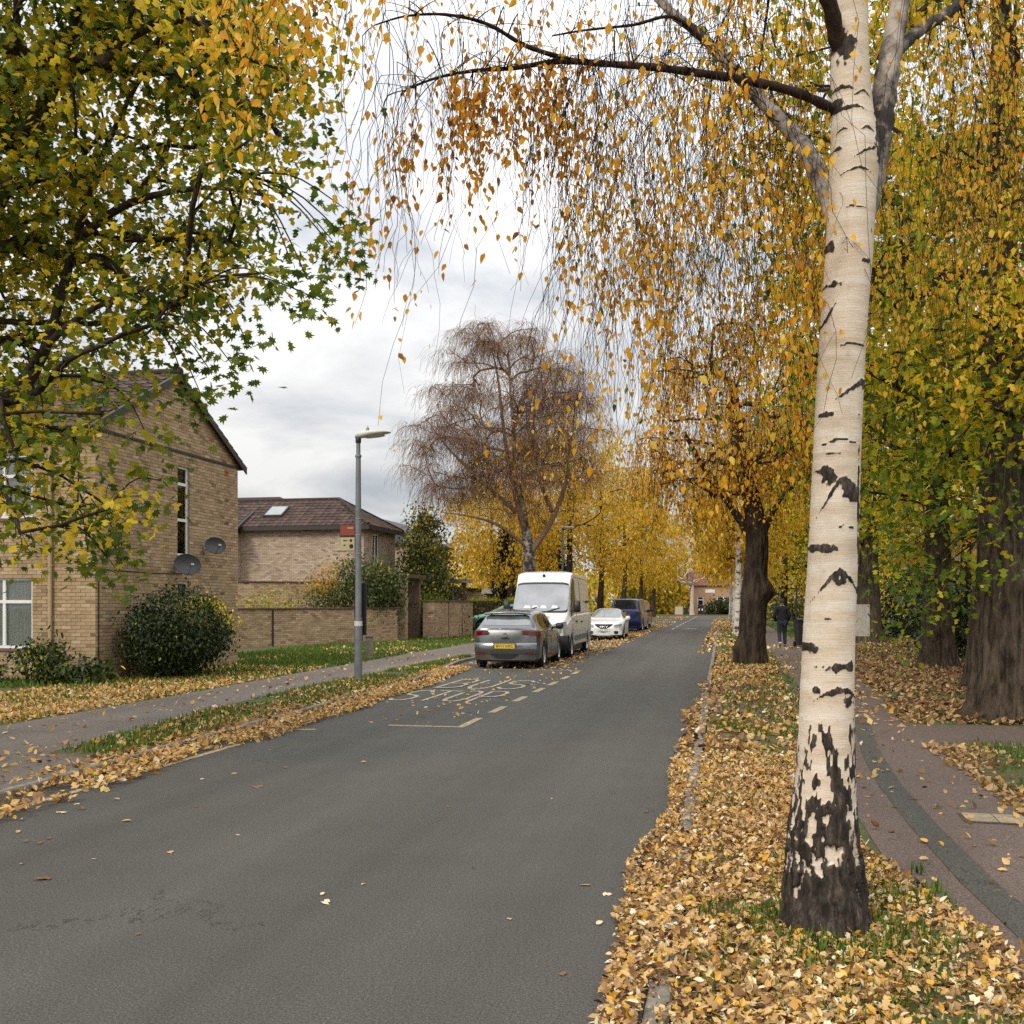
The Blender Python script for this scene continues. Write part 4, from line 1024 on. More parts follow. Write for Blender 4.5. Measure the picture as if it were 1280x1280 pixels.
def add_wheels(root, sh, half, R, width=.21, spokes=10, steel=False):
    key = (R, width, spokes, steel)
    if key not in wheel_cache:
        t = MB(); r = R*.66
        t.lathe([(r,-width*.42),(R*.9,-width*.5),(R*.985,-width*.38),(R,-.02),(R,.02),(R*.985,width*.38),(R*.9,width*.5),(r,width*.42),(r*.98,0),(r,-width*.42)], 32, axis='x', cap=False)
        rm = MB(); rm.lathe([(r,width*.40),(r*.95,width*.44),(r*.90,width*.34),(r*.86,width*.1),(.02,width*.1)], 32, axis='x', cap=False)
        for k in range(spokes):
            a = 2*math.pi*k/spokes; w_ = .5*math.pi*r/spokes*(.42 if not steel else .75)
            c, s_ = math.cos(a), math.sin(a); P = []
            for xx in (width*.12, width*.36):
                for rr, ww in ((.05, w_*.8), (r*.94, w_)):
                    for sg in (-1, 1): P.append((xx, c*rr - s_*ww*sg, s_*rr + c*ww*sg))
            rm.add(P, [(4,6,7,5),(0,1,3,2),(0,2,6,4),(1,5,7,3),(2,3,7,6),(0,4,5,1)])
        rm.lathe([(.06,width*.2),(.06,width*.38),(.045,width*.41),(.0005,width*.41)], 16, axis='x', cap=False)
        d = MB(); d.lathe([(r*.9,width*.08),(r*.9,width*.095),(.01,width*.095)], 24, axis='x', cap=False)
        wheel_cache[key] = (t.build('tyre', M_TYRE, None, smooth=True, angle=40), rm.build('rim', M_RIM, None, smooth=True, angle=30), d.build('brake_shade', M_BLACK, None))
        for o in wheel_cache[key]: COL.objects.unlink(o)
    for yc in sh.wheels:
        for sd in (1, -1):
            w_ = empty('wheel', (sd*(half - width/2 - .02), yc, R), 0 if sd > 0 else math.pi); w_.parent = root
            for o in wheel_cache[key]: link(o.name.split('.')[0], o.data, w_)
def mirrors(root, y, x, z, mat, big=False):
    for sd in (1, -1):
        mb = MB(); h = .17 if not big else .36; w_ = .2 if not big else .2
        x0 = x if sd > 0 else -x - w_
        mb.cbox(x0, x0+w_, y-.05, y+.06, z, z+h, .035)
        mb.box(*(sorted((sd*(x-.1), sd*(x+.03)))), y-.02, y+.03, z+.02, z+.07)
        mb.build('wing_mirror', mat, root, smooth=True, angle=40)
def seam(root, sh, segs, name='door_seam'):
    """dark gap lines of the doors on both sides: segs = list of [(y, t)...]"""
    for sd in (1, -1):
        mb = MB()
        for sg in segs:
            P = [sh.S(y, t) + np.array([.004,0,0]) for y, t in sg]; mb.tube([(p[0]*sd, p[1], p[2]) for p in P], .006, 4, cap=False)
        mb.build(name, M_BLACK, root)
def underbody(root, sh, half):
    MB().box(-half+.12, half-.12, .25, sh.L-.3, .17, .34).build('underbody', M_BLACK, root)
def plate(root, y, z, sg, text, mat, w=.52, h=.115):
    p = MB().box(-w/2, w/2, min(y, y+sg*.012), max(y, y+sg*.012), z-h/2, z+h/2).build('number_plate', mat, root)
    text_obj(text, .098, M_INK, p, (0, y+sg*.013, z), (math.radians(90), 0, 0 if sg < 0 else math.pi), 'plate_lettering', .98)

# silver hatchback seen from behind
def hatchback(name, label, cat, loc, rz, paintm, text=None, group=None):
    root = thing(name, label, cat, loc, rz, group)
    sh = Shell(4.42, top=[(.10,1.02),(.16,1.06),(.42,1.36),(.62,1.44),(1.0,1.485),(1.7,1.51),(2.3,1.475),(2.62,1.39),(3.3,1.06),(3.5,1.0),(4.0,.90),(4.22,.80)],
               belt=[(.10,.99),(.6,.99),(1.2,.965),(3.2,.92),(4.2,.74)], half=[(.10,.79),(.3,.855),(.7,.895),(1.2,.905),(3.2,.90),(3.7,.88),(4.0,.83),(4.22,.72)],
               roofh=[(.1,.66),(.42,.60),(1.0,.63),(2.2,.64),(3.2,.70)], wheels=(.86,3.545), wr=.325, bulgeR=.10, bulgeF=.20)
    sh.body(.10, 4.22).build('body', paintm, root, smooth=True, angle=35)
    sh.patch([9.7,10.3,11,12,13], [.215,.205,.20,.19,.185], [.47,.49,.5,.51,.515]).build('rear_window', M_SCREEN, root, smooth=True)
    sp = MB(); sp.grid([[(x*.60, .40 - .05*(1-x*x) + dy, 1.385 + .035*(1-x*x) + dz) for x in np.linspace(-1,1,13)] for dy, dz in ((.10,.025),(0,.03),(-.07,.012),(-.07,-.012),(.08,-.03))]); sp.build('spoiler', paintm, root, smooth=True)
    MB().box(-.25,.25,.30,.315,1.405,1.42).build('brake_light', M_LAMPR, root)
    for sd in (1,-1): sh.patch([5.35,6,7,7.9], [.80,.78,.86,1.0], [2.98,2.86,2.58,2.40], sd).build('side_window', M_CARGL, root, smooth=True)
    for sd in (1,-1):
        mb = sh.patch([5.2,6,7,8.1], [1.82,1.82,1.80,1.78], [1.93,1.93,1.90,1.88], sd, .012, 3); mb.build('door_pillar', M_TRIMB, root)
    sh.patch([9.4,10.2,11,12,13], [2.66,2.58,2.56,2.55,2.55], [3.22,3.28,3.32,3.34,3.345]).build('windscreen', M_CARGL, root, smooth=True)
    # tail lamps wrapping the corner
    for sd in (1,-1):
        G = []
        for q in np.linspace(0, 1, 15):
            zt_, zb_ = .965 - .02*q, .80 + .085*(1-q)**1.3; row = []
            for z in (zb_, (zt_+zb_)/2, zt_):
                if q < .6:
                    R0 = sh.ring(.10); k = .56 + .44*(q/.6); x = float(np.interp(z, R0[:6,1], R0[:6,0]))*k; yy = .10 - .10*(1 - k**3.2); nx, ny = k**8, 1 - .6*k**8
                else:
                    yy = .10 + (q-.6)/.4*.30; R0 = sh.ring(yy); x = float(np.interp(z, R0[:6,1], R0[:6,0])); nx, ny = 1, .35
                row.append((sd*(x + .010*nx), yy - .012*ny, z))
            G.append(row)
        G = np.array(G); mb = MB(); mb.grid(G if sd < 0 else G[::-1]); mb.build('tail_light', M_LAMPR, root, smooth=True)
    # bumper with a plate recess, dark lower edge, boot crease
    curved_panel(.80, [(-.06,.66),(.02,.655),(.055,.60),(.055,.46),(.03,.37),(-.06,.33)], .10, .12, -1).build('bumper', paintm, root, smooth=True, angle=40)
    curved_panel(.66, [(-.08,.36),(.035,.365),(.03,.24),(-.08,.22)], .09, .12, -1).build('lower_valance', M_TRIMB, root, smooth=True, angle=40)
    curved_panel(.62, [(-.02,.685),(.006,.685),(.006,.672),(-.02,.672)], .10, .105, -1).build('boot_seam', M_BLACK, root)
    for sd in (1,-1): MB().box(sd*.62-.1, sd*.62+.1, -.02, .02, .40, .43).build('reflector', M_LAMPR, root)
    MB().tube([(.0,.03,.855),(-.0,-.014,.86)], .055, 16).build('badge', M_CHROME, root); MB().box(-.10,.10,-.012,0,.765,.79).build('tailgate_handle', M_TRIMB, root)
    wp_ = MB(); wp_.tube([(.05,.195,1.06),(-.05,.21,1.085),(-.38,.215,1.095)], .014, 5); wp_.build('rear_wiper', M_BLACK, root)
    if text: plate(root, -.045, .575, -1, text, M_PLY)
    MB().box(-.3,.3,-.036,-.03,.50,.65).build('plate_recess', paintm, root)
    add_wheels(root, sh, .905, .325); mirrors(root, 2.75, .90, .95, M_TRIMB); underbody(root, sh, .9)
    seam(root, sh, [[(1.86,1.2),(1.86,3),(1.86,5)],[(3.05,1.2),(3.08,3),(3.0,5)],[(1.25,1.2),(1.1,3),(.98,5)],[(.7,4.4),(2.0,4.4),(3.9,4.4)]])
    for sd in (1,-1):
        mb = MB()
        for y in (1.25, 2.15): 
            p = sh.S(y, 4.0); mb.box(*sorted((sd*(p[0]-.01), sd*(p[0]+.03))), y, y+.18, p[2]-.015, p[2]+.012)
        mb.build('door_handle', paintm, root)
    MB().tube([(0,.75,1.46),(0,.62,1.66)], .007, 5).build('aerial', M_BLACK, root)
    return root
P_SILVER = carpaint('silver_grey_paint', (.185,.195,.205), .8, .25)
silver = hatchback('parked_car', 'silver grey hatchback with yellow number plate parked in front of the white van', 'car', (-5.36, 25.3, 0), .015, P_SILVER, 'BV11 HXC', 'cars parked along the kerb')
P_GREEN = carpaint('pale_green_paint', (.10,.30,.20), .3, .3)
green = hatchback('parked_car', 'pale green car half hidden behind the silver hatchback on the side drive', 'car', (-9.25, 56.6, 0), 1.60, P_GREEN, None, 'cars parked along the kerb'); green.scale = (1.08,1.08,1.1)

# white panel van facing us
van = thing('parked_van', 'tall white panel van parked facing the camera behind the silver hatchback', 'van', (-5.47, 29.7+6.05, 0), math.pi + .015)
# local y: rear = 0, front = 6.05
P_WHITE = carpaint('white_van_paint', (.72,.72,.70), 0, .35)
sv = Shell(6.0, top=[(0,2.60),(.2,2.64),(3.9,2.66),(4.25,2.60),(4.42,2.45),(4.55,2.27),(5.18,1.42),(5.30,1.32),(5.80,1.12),(5.98,1.0)],
           belt=[(0,1.35),(4.4,1.30),(5.1,1.22),(5.9,.98)], half=[(0,.98),(.3,.99),(4.7,.99),(5.2,.97),(5.6,.93),(5.98,.82)],
           roofh=[(0,.84),(4.0,.86),(4.5,.84),(5.2,.86)], wheels=(1.0,5.02), wr=.345, sill=.36, bulgeR=.03, bulgeF=.17)
sv.body(0, 5.98).build('body', P_WHITE, van, smooth=True, angle=32)
M_VSCREEN = bpy.data.materials.new('van_windscreen'); nt, b, out = nodes_of(M_VSCREEN)
nt.links.new(ramp(nt, tex(nt, 1.6, 3), [(.3,(.10,.115,.13)),(.7,(.24,.26,.29))]), b.inputs['Base Color']); b.inputs['Roughness'].default_value = .06; b.inputs['IOR'].default_value = 1.8; b.inputs['Specular IOR Level'].default_value = 1
sv.patch([8.7,9.6,10.3,11,12,13], [4.53,4.52,4.52,4.52,4.52,4.52], [5.15,5.20,5.22,5.23,5.235,5.235], 0, .004).build('windscreen_seal', M_BLACK, van, smooth=True)
ws = sv.patch([9.2,9.8,10.4,11,12,13], [4.57]*6, [5.10,5.14,5.16,5.17,5.18,5.18], 0, .010).build('windscreen', M_VSCREEN, van, smooth=True)
dp = MB()
for i, x in enumerate((-.55,-.2,.05,.3)):
    dp = MB(); dp.add([(x,5.125,1.512+.0),(x+.22,5.13,1.508),(x+.18,5.07,1.60),(x+.05,5.07,1.595)], [(0,1,2,3)]); dp.build('dashboard_paper', P_WHITE, ws)
for sd in (1,-1):
    sv.patch([5.2,6,7,8.0], [4.02,4.02,4.05,4.10], [4.98,4.90,4.70,4.50], sd).build('side_window', M_CARGL, van, smooth=True)
    h = MB(); hx0, hx1 = sorted((sd*.55, sd*.90))
    G = [[(sd*(.50+.40*q), 6.12 - .30*q**2.4 + .01, z - .10*q*0) for z in (.78+.04*(1-q), .92+.02*q, 1.03+.10*q)] for q in np.linspace(0,1,8)]
    G = np.array(G); h.grid(G if sd > 0 else G[::-1]); h.build('headlight', M_LAMPC, van, smooth=True)
curved_panel(.46, [(0,.70),(.03,.70),(.03,1.02),(-.06,1.06)], .10, 6.05, 1).build('grille', M_TRIMB, van)
b_ = MB(); b_.tube([(-.36,6.185,.86),(.36,6.185,.86)], .02, 6).tube([(0,6.17,.88),(0,6.20,.88)], .09, 20); b_.build('grille_badge', M_CHROME, van)
curved_panel(.97, [(-.30,.72),(.05,.70),(.09,.58),(.09,.42),(.02,.28),(-.30,.26)], .15, 5.96, 1).build('bumper', M_TRIMB, van, smooth=True, angle=40)
MB().box(-.35,.35,5.54,5.58,1.245,1.262).build('bonnet_vent', M_TRIMB, van); MB().tube([(.0,4.36,2.52),(0,4.41,2.52)], .045, 12).build('roof_marker', M_BLACK, van)
bs = MB()
for sd in (1,-1):
    for y0_, y1_ in ((1.42,4.60),(0.05,.58)):
        x = .985; bs.box(*sorted((sd*x, sd*(x+.016))), y0_, y1_, .52, .68)
bs.build('rub_strip', plain('grey_rub_strip',(.16,.155,.15),.6), van)
seam(van, sv, [[(3.98,1.3),(3.98,4),(4.0,7.8)],[(4.95,2),(5.02,4),(4.98,5)],[(2.65,1.3),(2.65,5),(2.65,7.8)],[(.25,5.1),(2.6,5.1)],[(.1,8.1),(3.9,8.1)]])
hd_ = MB()
for sd in (1,-1): hd_.box(*sorted((sd*.985, sd*1.015)), 4.05, 4.25, 1.08, 1.13).box(*sorted((sd*.985, sd*1.012)), 2.72, 2.9, 1.05, 1.10).box(*sorted((sd*.93, sd*.965)), .55, 1.25, 1.68, 1.75)
hd_.build('door_handle', M_TRIMB, van)
wpv = MB(); wpv.tube([(.5,5.22,1.41),(.1,5.12,1.55)], .012, 4).tube([(-.2,5.235,1.41),(-.6,5.12,1.53)], .012, 4); wpv.build('wiper', M_BLACK, van)
add_wheels(van, sv, .985, .345, .22, 6, True); mirrors(van, 4.86, .99, 1.38, M_TRIMB, True); underbody(van, sv, .97)

# white hatchback facing us
white = thing('parked_car', 'white car with black grille facing the camera between the van and the blue people carrier', 'car', (-5.28, 45.9+4.25, 0), math.pi + .02, 'cars parked along the kerb')
sw = Shell(4.25, top=[(.08,1.0),(.4,1.30),(.9,1.41),(1.6,1.425),(2.15,1.38),(3.0,1.0),(3.2,.95),(3.9,.84),(4.1,.74)], belt=[(.1,.96),(1.2,.94),(3.0,.90),(4.1,.70)],
           half=[(.08,.76),(.35,.85),(.9,.885),(3.2,.885),(3.7,.85),(4.1,.70)], roofh=[(.1,.62),(.5,.56),(2.1,.60),(3.0,.68)], wheels=(.75,3.37), wr=.325)
sw.body(.08, 4.1).build('body', P_WHITE, white, smooth=True, angle=35)
sw.patch([9.3,10.2,11,12,13], [2.22,2.16,2.14,2.13,2.13], [2.90,2.94,2.97,2.98,2.98]).build('windscreen', M_SCREEN, white, smooth=True)
for sd in (1,-1): sw.patch([5.35,6,7,7.9], [.75,.8,.9,1.0], [2.72,2.6,2.3,2.1], sd).build('side_window', M_CARGL, white, smooth=True)
curved_panel(.42, [(.0,.36),(.035,.36),(.045,.70),(.0,.73)], .20, 4.10, 1, ex=2.2).build('grille', M_BLACK, white, smooth=True)
curved_panel(.80, [(-.15,.45),(.03,.44),(.03,.25),(-.15,.22)], .19, 4.10, 1).build('bumper', P_WHITE, white, smooth=True, angle=40)
for sd in (1,-1):
    G = np.array([[(sd*(.46+.33*q), 4.285 - .36*q**2, z) for z in (.60+.05*q, .70+.04*q)] for q in np.linspace(0,1,8)]); mb = MB(); mb.grid(G if sd > 0 else G[::-1]); mb.build('headlight', M_LAMPC, white, smooth=True)
    G = np.array([[(sd*(.48+.26*q), 4.31 - .20*q**2, z) for z in (.30, .42)] for q in np.linspace(0,1,6)]); mb = MB(); mb.grid(G if sd > 0 else G[::-1]); mb.build('air_intake', M_BLACK, white, smooth=True)
rg_ = MB()
for k in range(4):
    a = np.linspace(0, 2*math.pi, 15); rg_.tube([(-.14+k*.093 + .055*math.cos(q), 4.345, .655+.055*math.sin(q)) for q in a], .009, 5, cap=False)
rg_.build('ring_badge', M_CHROME, white)
plate(white, 4.335, .46, 1, 'LK61 VDO', M_PLW)
add_wheels(white, sw, .885, .325); mirrors(white, 2.65, .88, .90, P_WHITE); underbody(white, sw, .88)
seam(white, sw, [[(1.75,1.2),(1.75,5)],[(2.9,1.2),(2.85,5)]])

# blue people carrier seen from behind
P_BLUE = carpaint('dark_blue_paint', (.006,.022,.12), .3, .28); P_DGREY = carpaint('dark_blue_grey_paint', (.03,.04,.05), .3, .3)
blue = thing('parked_van', 'dark blue people carrier with tinted rear window parked beyond the white car', 'van', (-5.55, 60.2, 0), -.03, 'cars parked along the kerb')
sb = Shell(4.9, top=[(.04,1.22),(.1,1.30),(.28,1.88),(.45,1.94),(3.2,1.96),(3.6,1.88),(4.1,1.30),(4.35,1.15),(4.75,1.0)], belt=[(.04,1.18),(3.6,1.12),(4.7,.92)],
           half=[(.04,.90),(.2,.945),(4.1,.95),(4.5,.90),(4.75,.78)], roofh=[(.04,.84),(.3,.77),(3.4,.78),(4.1,.8)], wheels=(1.0,4.0), wr=.345, bulgeR=.05)
sb.body(.04, 4.75).build('body', P_BLUE, blue, smooth=True, angle=35)
sb.patch([9.5,10.3,11,12,13], [.115,.112,.112,.112,.112], [.265,.268,.27,.27,.27]).build('rear_window', M_CARGL, blue, smooth=True)
for sd in (1,-1):
    for a0, a1 in ((.35,1.5),(1.6,2.75),(2.85,3.8)): sb.patch([5.4,6,7,8], [a0]*4, [a1, a1, a1-.1*(a1>3.5), a1-.28*(a1>3.5)], sd).build('side_window', M_SCREEN, blue, smooth=True)
    MB().box(*sorted((sd*.80, sd*.935)), -.0, .09, .88, 1.2).build('tail_light', M_LAMPR, blue)
curved_panel(.92, [(-.1,.72),(.07,.70),(.09,.5),(.03,.36),(-.1,.32)], .05, .05, -1).build('bumper', P_BLUE, blue, smooth=True, angle=40)
MB().tube([(0,.0,1.09),(0,-.03,1.09)], .085, 18).build('badge', M_CHROME, blue); plate(blue, -.035, .93, -1, 'WN07 EKT', M_PLY)
sb.patch([9.5,10.3,11,12,13], [3.66]*5, [4.05]*5).build('windscreen', M_CARGL, blue, smooth=True)
add_wheels(blue, sb, .95, .345); mirrors(blue, 3.6, .95, 1.12, M_TRIMB); underbody(blue, sb, .93); seam(blue, sb, [[(1.55,1.2),(1.55,5)],[(2.8,1.2),(2.8,5)],[(3.85,1.2),(3.85,5)]])
# a pale car just showing behind the white one
pale = hatchback('parked_car', 'white car roof just showing between the van and the blue people carrier', 'car', (-8.6, 67.5, 0), 1.35, P_WHITE, None, 'cars parked along the kerb')
# ------------------------------------------------------------------ street furniture
M_POLE = plain('grey_painted_steel', (.20,.215,.23), .5, .3, .2, 5)
lx, lu = -7.32, 20.0
lamp = thing('street_lamp', 'tall grey street lamp column by the kerb carrying the bus stop flag', 'street lamp', (lx, lu, ZV))
MB().lathe([(.082,0),(.082,1.25),(.076,1.30),(.066,1.33),(.062,3.1),(.052,4.55),(.052,4.60),(.060,4.61),(.060,4.66),(.045,4.68),(.042,5.02)], 18).build('pole', M_POLE, lamp, smooth=True, angle=35)
MB().lathe([(.0835,1.14),(.0835,1.24)], 18).build('white_band', plain('white_sticker',(.72,.72,.70),.5), lamp, smooth=True, angle=40)
ba = MB()
for z in (3.33,3.0,2.62,4.62): ba.lathe([(.068,z),(.068,z+.025)], 16)
ba.build('strap', M_METAL, lamp)
M_LANT = plain('pale_lantern_shell', (.55,.54,.49), .45)
hd = MB(); G = []
for x, w_, h0, h1 in ((-.06,.05,5.0,5.10),(0,.075,4.995,5.125),(.12,.085,5.0,5.145),(.3,.12,5.03,5.16),(.5,.125,5.05,5.155),(.64,.09,5.075,5.135),(.70,.03,5.095,5.112)):
    a = np.linspace(0, 2*math.pi, 17); G.append([(x, w_*math.cos(q), (h0+h1)/2 + (h1-h0)/2*math.sin(q)) for q in a])
hd.grid(G); hd.build('lantern', M_LANT, lamp, smooth=True)
G = [[(x, y*w_, z - .03*(1-y*y)) for y in np.linspace(-1,1,9)] for x, w_, z in ((.17,.06,5.02),(.25,.10,5.02),(.45,.11,5.035),(.58,.08,5.055))]
MB().grid(G).build('diffuser', plain('clear_diffuser',(.55,.54,.46),.15,coat=.5), lamp, smooth=True)
MB().lathe([(.035,5.13),(.035,5.20),(.022,5.205),(.012,5.25),(.001,5.255)], 12, (.2,0,0)).build('photocell', M_METAL, lamp, smooth=True, angle=40)
MB().lathe([(.050,4.9),(.058,4.92),(.058,5.03),(.045,5.05)], 14).build('spigot', M_TRIMB, lamp, smooth=True, angle=40)
# bus stop flag fixed to the column
flag = thing('bus_stop_flag', 'red and cream bus stop flag on the side of the grey lamp column', 'bus stop sign', (lx-.07, lu, ZV+2.68))
M_RED = plain('red_sign', (.26,.05,.033), .55); M_CREAM = plain('cream_sign', (.50,.42,.24), .5)
MB().box(-.32,0,-.012,.012,.0,.54).build('backing', M_TRIMB, flag)
MB().box(-.315,-.005,-.018,-.013,.325,.535).build('red_panel', M_RED, flag); MB().box(-.315,-.005,-.018,-.013,.01,.285).build('cream_panel', M_CREAM, flag)
pn = MB(); pn.tube([(-.075,-.0185,.10),(-.075,-.022,.10)], .045, 16).tube([(-.085,-.0185,.22),(-.085,-.022,.22)], .03, 14)
for a, b2, z in ((-.25,-.16,.21),(-.25,-.20,.115)): pn.box(a, b2, -.022, -.0185, z, z+.02)
pn.build('printed_mark', M_INK, flag)
ln = MB(); ln.box(-.16,-.03,-.021,-.0185,.465,.485); ln.build('pale_stripe', M_CREAM, flag)
tt = thing('timetable_case', 'black timetable case strapped behind the lamp column at eye level', 'timetable case', (lx, lu+.10, ZV+.95))
MB().cbox(-.13,.13,0,.05,0,1.08,.012).build('case', M_TRIMB, tt); MB().box(-.10,.10,.051,.054,.08,1.0).build('window', M_GLASS, tt)
bo = thing('bollard', 'short concrete bollard with dark cap on the lawn behind the lamp', 'bollard', (-9.95, 28.1, ZV))
MB().cbox(-.095,.095,-.095,.095,0,.60,.02).build('post', plain('bollard_concrete',(.24,.21,.17),.9,var=.3,bmp=.3), bo); MB().cbox(-.10,.10,-.10,.10,.601,.68,.02).build('cap', plain('grey_cap',(.12,.125,.12),.7), bo)

def far_lamp(x, u, h, label):
    t = thing('street_lamp', label, 'street lamp', (x, u, ZV), 0, 'slim lamp columns farther down the street')
    MB().lathe([(.075,0),(.075,1.2),(.05,1.3),(.045,h)], 10).build('pole', M_POLE, t, smooth=True, angle=40)
    MB().cbox(-.05,.62,-.09,.09,h,h+.11,.03).build('lantern', M_LANT, t, smooth=True, angle=40); MB().cbox(.12,.55,-.07,.07,h-.04,h-.002,.02).build('diffuser', M_LAMPC, t)
far_lamp(-8.3, 54.0, 5.6, 'grey lamp column rising behind the white van')
far_lamp(.75, 88.0, 5.4, 'thin dark lamp column beside the far white birch trunk')

# wheelie bin and post on the right path
def wheelie(loc, rz, mat, label, cat='bin', group=None):
    t = thing('wheelie_bin', label, cat, loc, rz, group)
    b_ = MB(); b_.add([(-.23,-.26,.06),(.23,-.26,.06),(.23,.22,.06),(-.23,.22,.06),(-.28,-.34,.98),(.28,-.34,.98),(.28,.34,.98),(-.28,.34,.98)], [(0,3,2,1),(4,5,6,7),(0,1,5,4),(1,2,6,5),(2,3,7,6),(3,0,4,7)]); b_.box(-.30,.30,-.36,.36,.94,.985); b_.build('body', mat, t)
    l_ = MB(); l_.grid([[(x, y, 1.0 + .06*math.cos(y*3.6) - .01*abs(x)) for y in np.linspace(-.38,.36,7)] for x in np.linspace(-.31,.31,5)]); l_.box(-.31,.31,-.38,.36,.986,1.015); l_.tube([(-.25,.42,.99),(.25,.42,.99)], .018, 6); l_.build('lid', mat, t)
    for sd in (1,-1): MB().lathe([(.02,-.03),(.10,-.03),(.10,.03),(.02,.03)], 14, (sd*.25,.26,.10), 'x').build('wheel', M_TYRE, t)
    return t
M_BINB = plain('black_bin_plastic', (.018,.019,.02), .5); M_BING = plain('dark_green_bin', (.015,.04,.025), .5); M_BINC = plain('cream_cabinet', (.50,.42,.32), .7)
wheelie((2.95,39.2,ZP), .2, M_BINB, 'black wheelie bin on the footpath edge right of the walking man')
MB().tube([(2.78,40.2,0),(2.78,40.2,2.35)], .035, 8).build('post', M_TRIMB, tag(thing('sign_post', 'thin dark post standing behind the black wheelie bin', 'post', (0,0,0))))
wheelie((-5.0,149.5,ZV), .0, M_BING, 'dark green wheelie bin at the far end of the road', 'bin')
bb = wheelie((-2.9,148.5,ZV), .0, M_BINB, 'black wheelie bin with two pale labels at the far end of the road', 'bin'); bb.scale = (1.5,1.5,1.35)
MB().box(-.2,-.08,-.36,-.345,.45,.65).box(.08,.2,-.36,-.345,.45,.65).build('label', M_WFRAME, bb)
cbx = thing('utility_cabinet', 'cream utility cabinet beside the far wheelie bins', 'cabinet', (-6.0,149.0,ZV)); MB().cbox(-.55,.55,-.25,.25,0,1.2,.03).build('body', M_BINC, cbx); MB().box(-.58,.58,-.28,.28,1.201,1.25).build('lid', M_KERB, cbx); MB().box(-.5,-.01,-.262,-.251,.08,1.12).box(.01,.5,-.262,-.251,.08,1.12).build('door', M_BINC, cbx)
# pale board on a post behind the birch
bd = thing('notice_board', 'pale weathered board on a post behind the white birch trunk', 'notice board', (2.62,25.2,ZV), .12)
MB().cbox(.10,.80,-.012,.012,.83,1.58,.004).build('board', plain('pale_board',(.52,.49,.44),.8,var=.2,scale=7), bd); MB().box(.0,.09,-.04,.04,0,1.66).build('post', M_BOARD, bd)
for z in (.9,1.5): MB().box(.02,.16,-.022,-.013,z,z+.04).build('bracket', M_DARK, bd)
nl = MB()
for x, z in ((.76,1.54),(.76,.88),(.45,1.2),(.3,1.54)): nl.tube([(x,-.014,z),(x,-.018,z)], .014, 8)
nl.build('nail', M_DARK, bd)

# red van ahead of the blue people carrier
P_RED = carpaint('red_paint', (.36,.012,.012), 0, .3)
redv = thing('parked_van', 'red van mostly hidden ahead of the dark blue people carrier', 'van', (-5.80, 68.6, 0), -.02)
sr = Shell(4.6, top=[(.04,1.2),(.1,1.35),(.2,1.84),(.4,1.90),(2.6,1.9),(3.0,1.8),(3.6,1.2),(4.4,.95)], belt=[(.04,1.16),(3.4,1.1),(4.4,.88)], half=[(.04,.88),(.2,.92),(3.9,.92),(4.4,.78)], roofh=[(.04,.82),(.3,.78),(3.0,.78),(3.6,.8)], wheels=(.9,3.6), wr=.32, bulgeR=.04)
sr.body(.04, 4.4).build('body', P_RED, redv, smooth=True, angle=35)
for sd in (1,-1): sr.patch([5.4,6,7,8], [2.0]*4, [3.2,3.15,2.95,2.8], sd).build('side_window', M_CARGL, redv, smooth=True); MB().box(*sorted((sd*.8,sd*.91)), -.01,.08,.8,1.15).build('tail_light', M_LAMPR, redv)
sr.patch([9.5,10.3,11,12,13], [3.04]*5, [3.5]*5).build('windscreen', M_CARGL, redv, smooth=True); add_wheels(redv, sr, .92, .32); underbody(redv, sr, .9); mirrors(redv, 2.95, .92, 1.1, M_TRIMB)
curved_panel(.9, [(-.1,.6),(.06,.6),(.06,.35),(-.1,.3)], .04, .05, -1).build('bumper', M_TRIMB, redv)

# ------------------------------------------------------------------ the man walking away
man = thing('person', 'man in a dark jacket and navy trousers walking away along the footpath', 'person', (2.15, 38.4, ZP), .06)
def skin(name, pts, edges, radii, mat, parent, levels=2, rootv=0):
    me = bpy.data.meshes.new(name); me.from_pydata(pts, edges, []); o = link(name, me, parent)
    o.modifiers.new('skin', 'SKIN'); sv_ = me.skin_vertices[0].data
    for i, r in enumerate(radii): sv_[i].radius = (r if isinstance(r, tuple) else (r, r)); sv_[i].use_root = (i == rootv)
    ss = o.modifiers.new('sub', 'SUBSURF'); ss.levels = levels; ss.render_levels = levels
    me.materials.append(mat)
    for p in me.polygons: p.use_smooth = True
    return o
M_SKIN = plain('skin', (.42,.25,.18), .55); M_JACK = plain('dark_navy_jacket', (.006,.007,.010), .9, var=.3, scale=12, bmp=.3); M_TROU = plain('navy_trousers', (.012,.017,.035), .85, var=.3, scale=12, bmp=.3)
M_SHOE = plain('dark_shoes', (.02,.02,.022), .6); M_SOLE = plain('white_soles', (.62,.60,.56), .6); M_HAIR = plain('dark_hair', (.018,.014,.011), .8)
# body: pelvis root, spine, neck, head, legs, arms with hands in the jacket pockets
B = [(0,0,.94),(0,.0,1.12),(0,.01,1.32),(0,.015,1.47),(0,.03,1.545),(0,.045,1.62),(0,.05,1.70),(0,.045,1.755),
     (.095,0,.90),(.10,.10,.50),(.105,-.02,.09),(.11,.10,.035),(-.095,0,.90),(-.10,-.02,.50),(-.10,-.26,.17),(-.10,-.20,.06),
     (.19,.0,1.43),(.27,-.03,1.17),(.22,.12,.98),(.17,.17,.95),(-.19,.0,1.43),(-.27,-.03,1.17),(-.22,.12,.98),(-.17,.17,.95)]
E_ = [(0,1),(1,2),(2,3),(3,4),(4,5),(5,6),(6,7),(0,8),(8,9),(9,10),(10,11),(0,12),(12,13),(13,14),(14,15),(3,16),(16,17),(17,18),(18,19),(3,20),(20,21),(21,22),(22,23)]
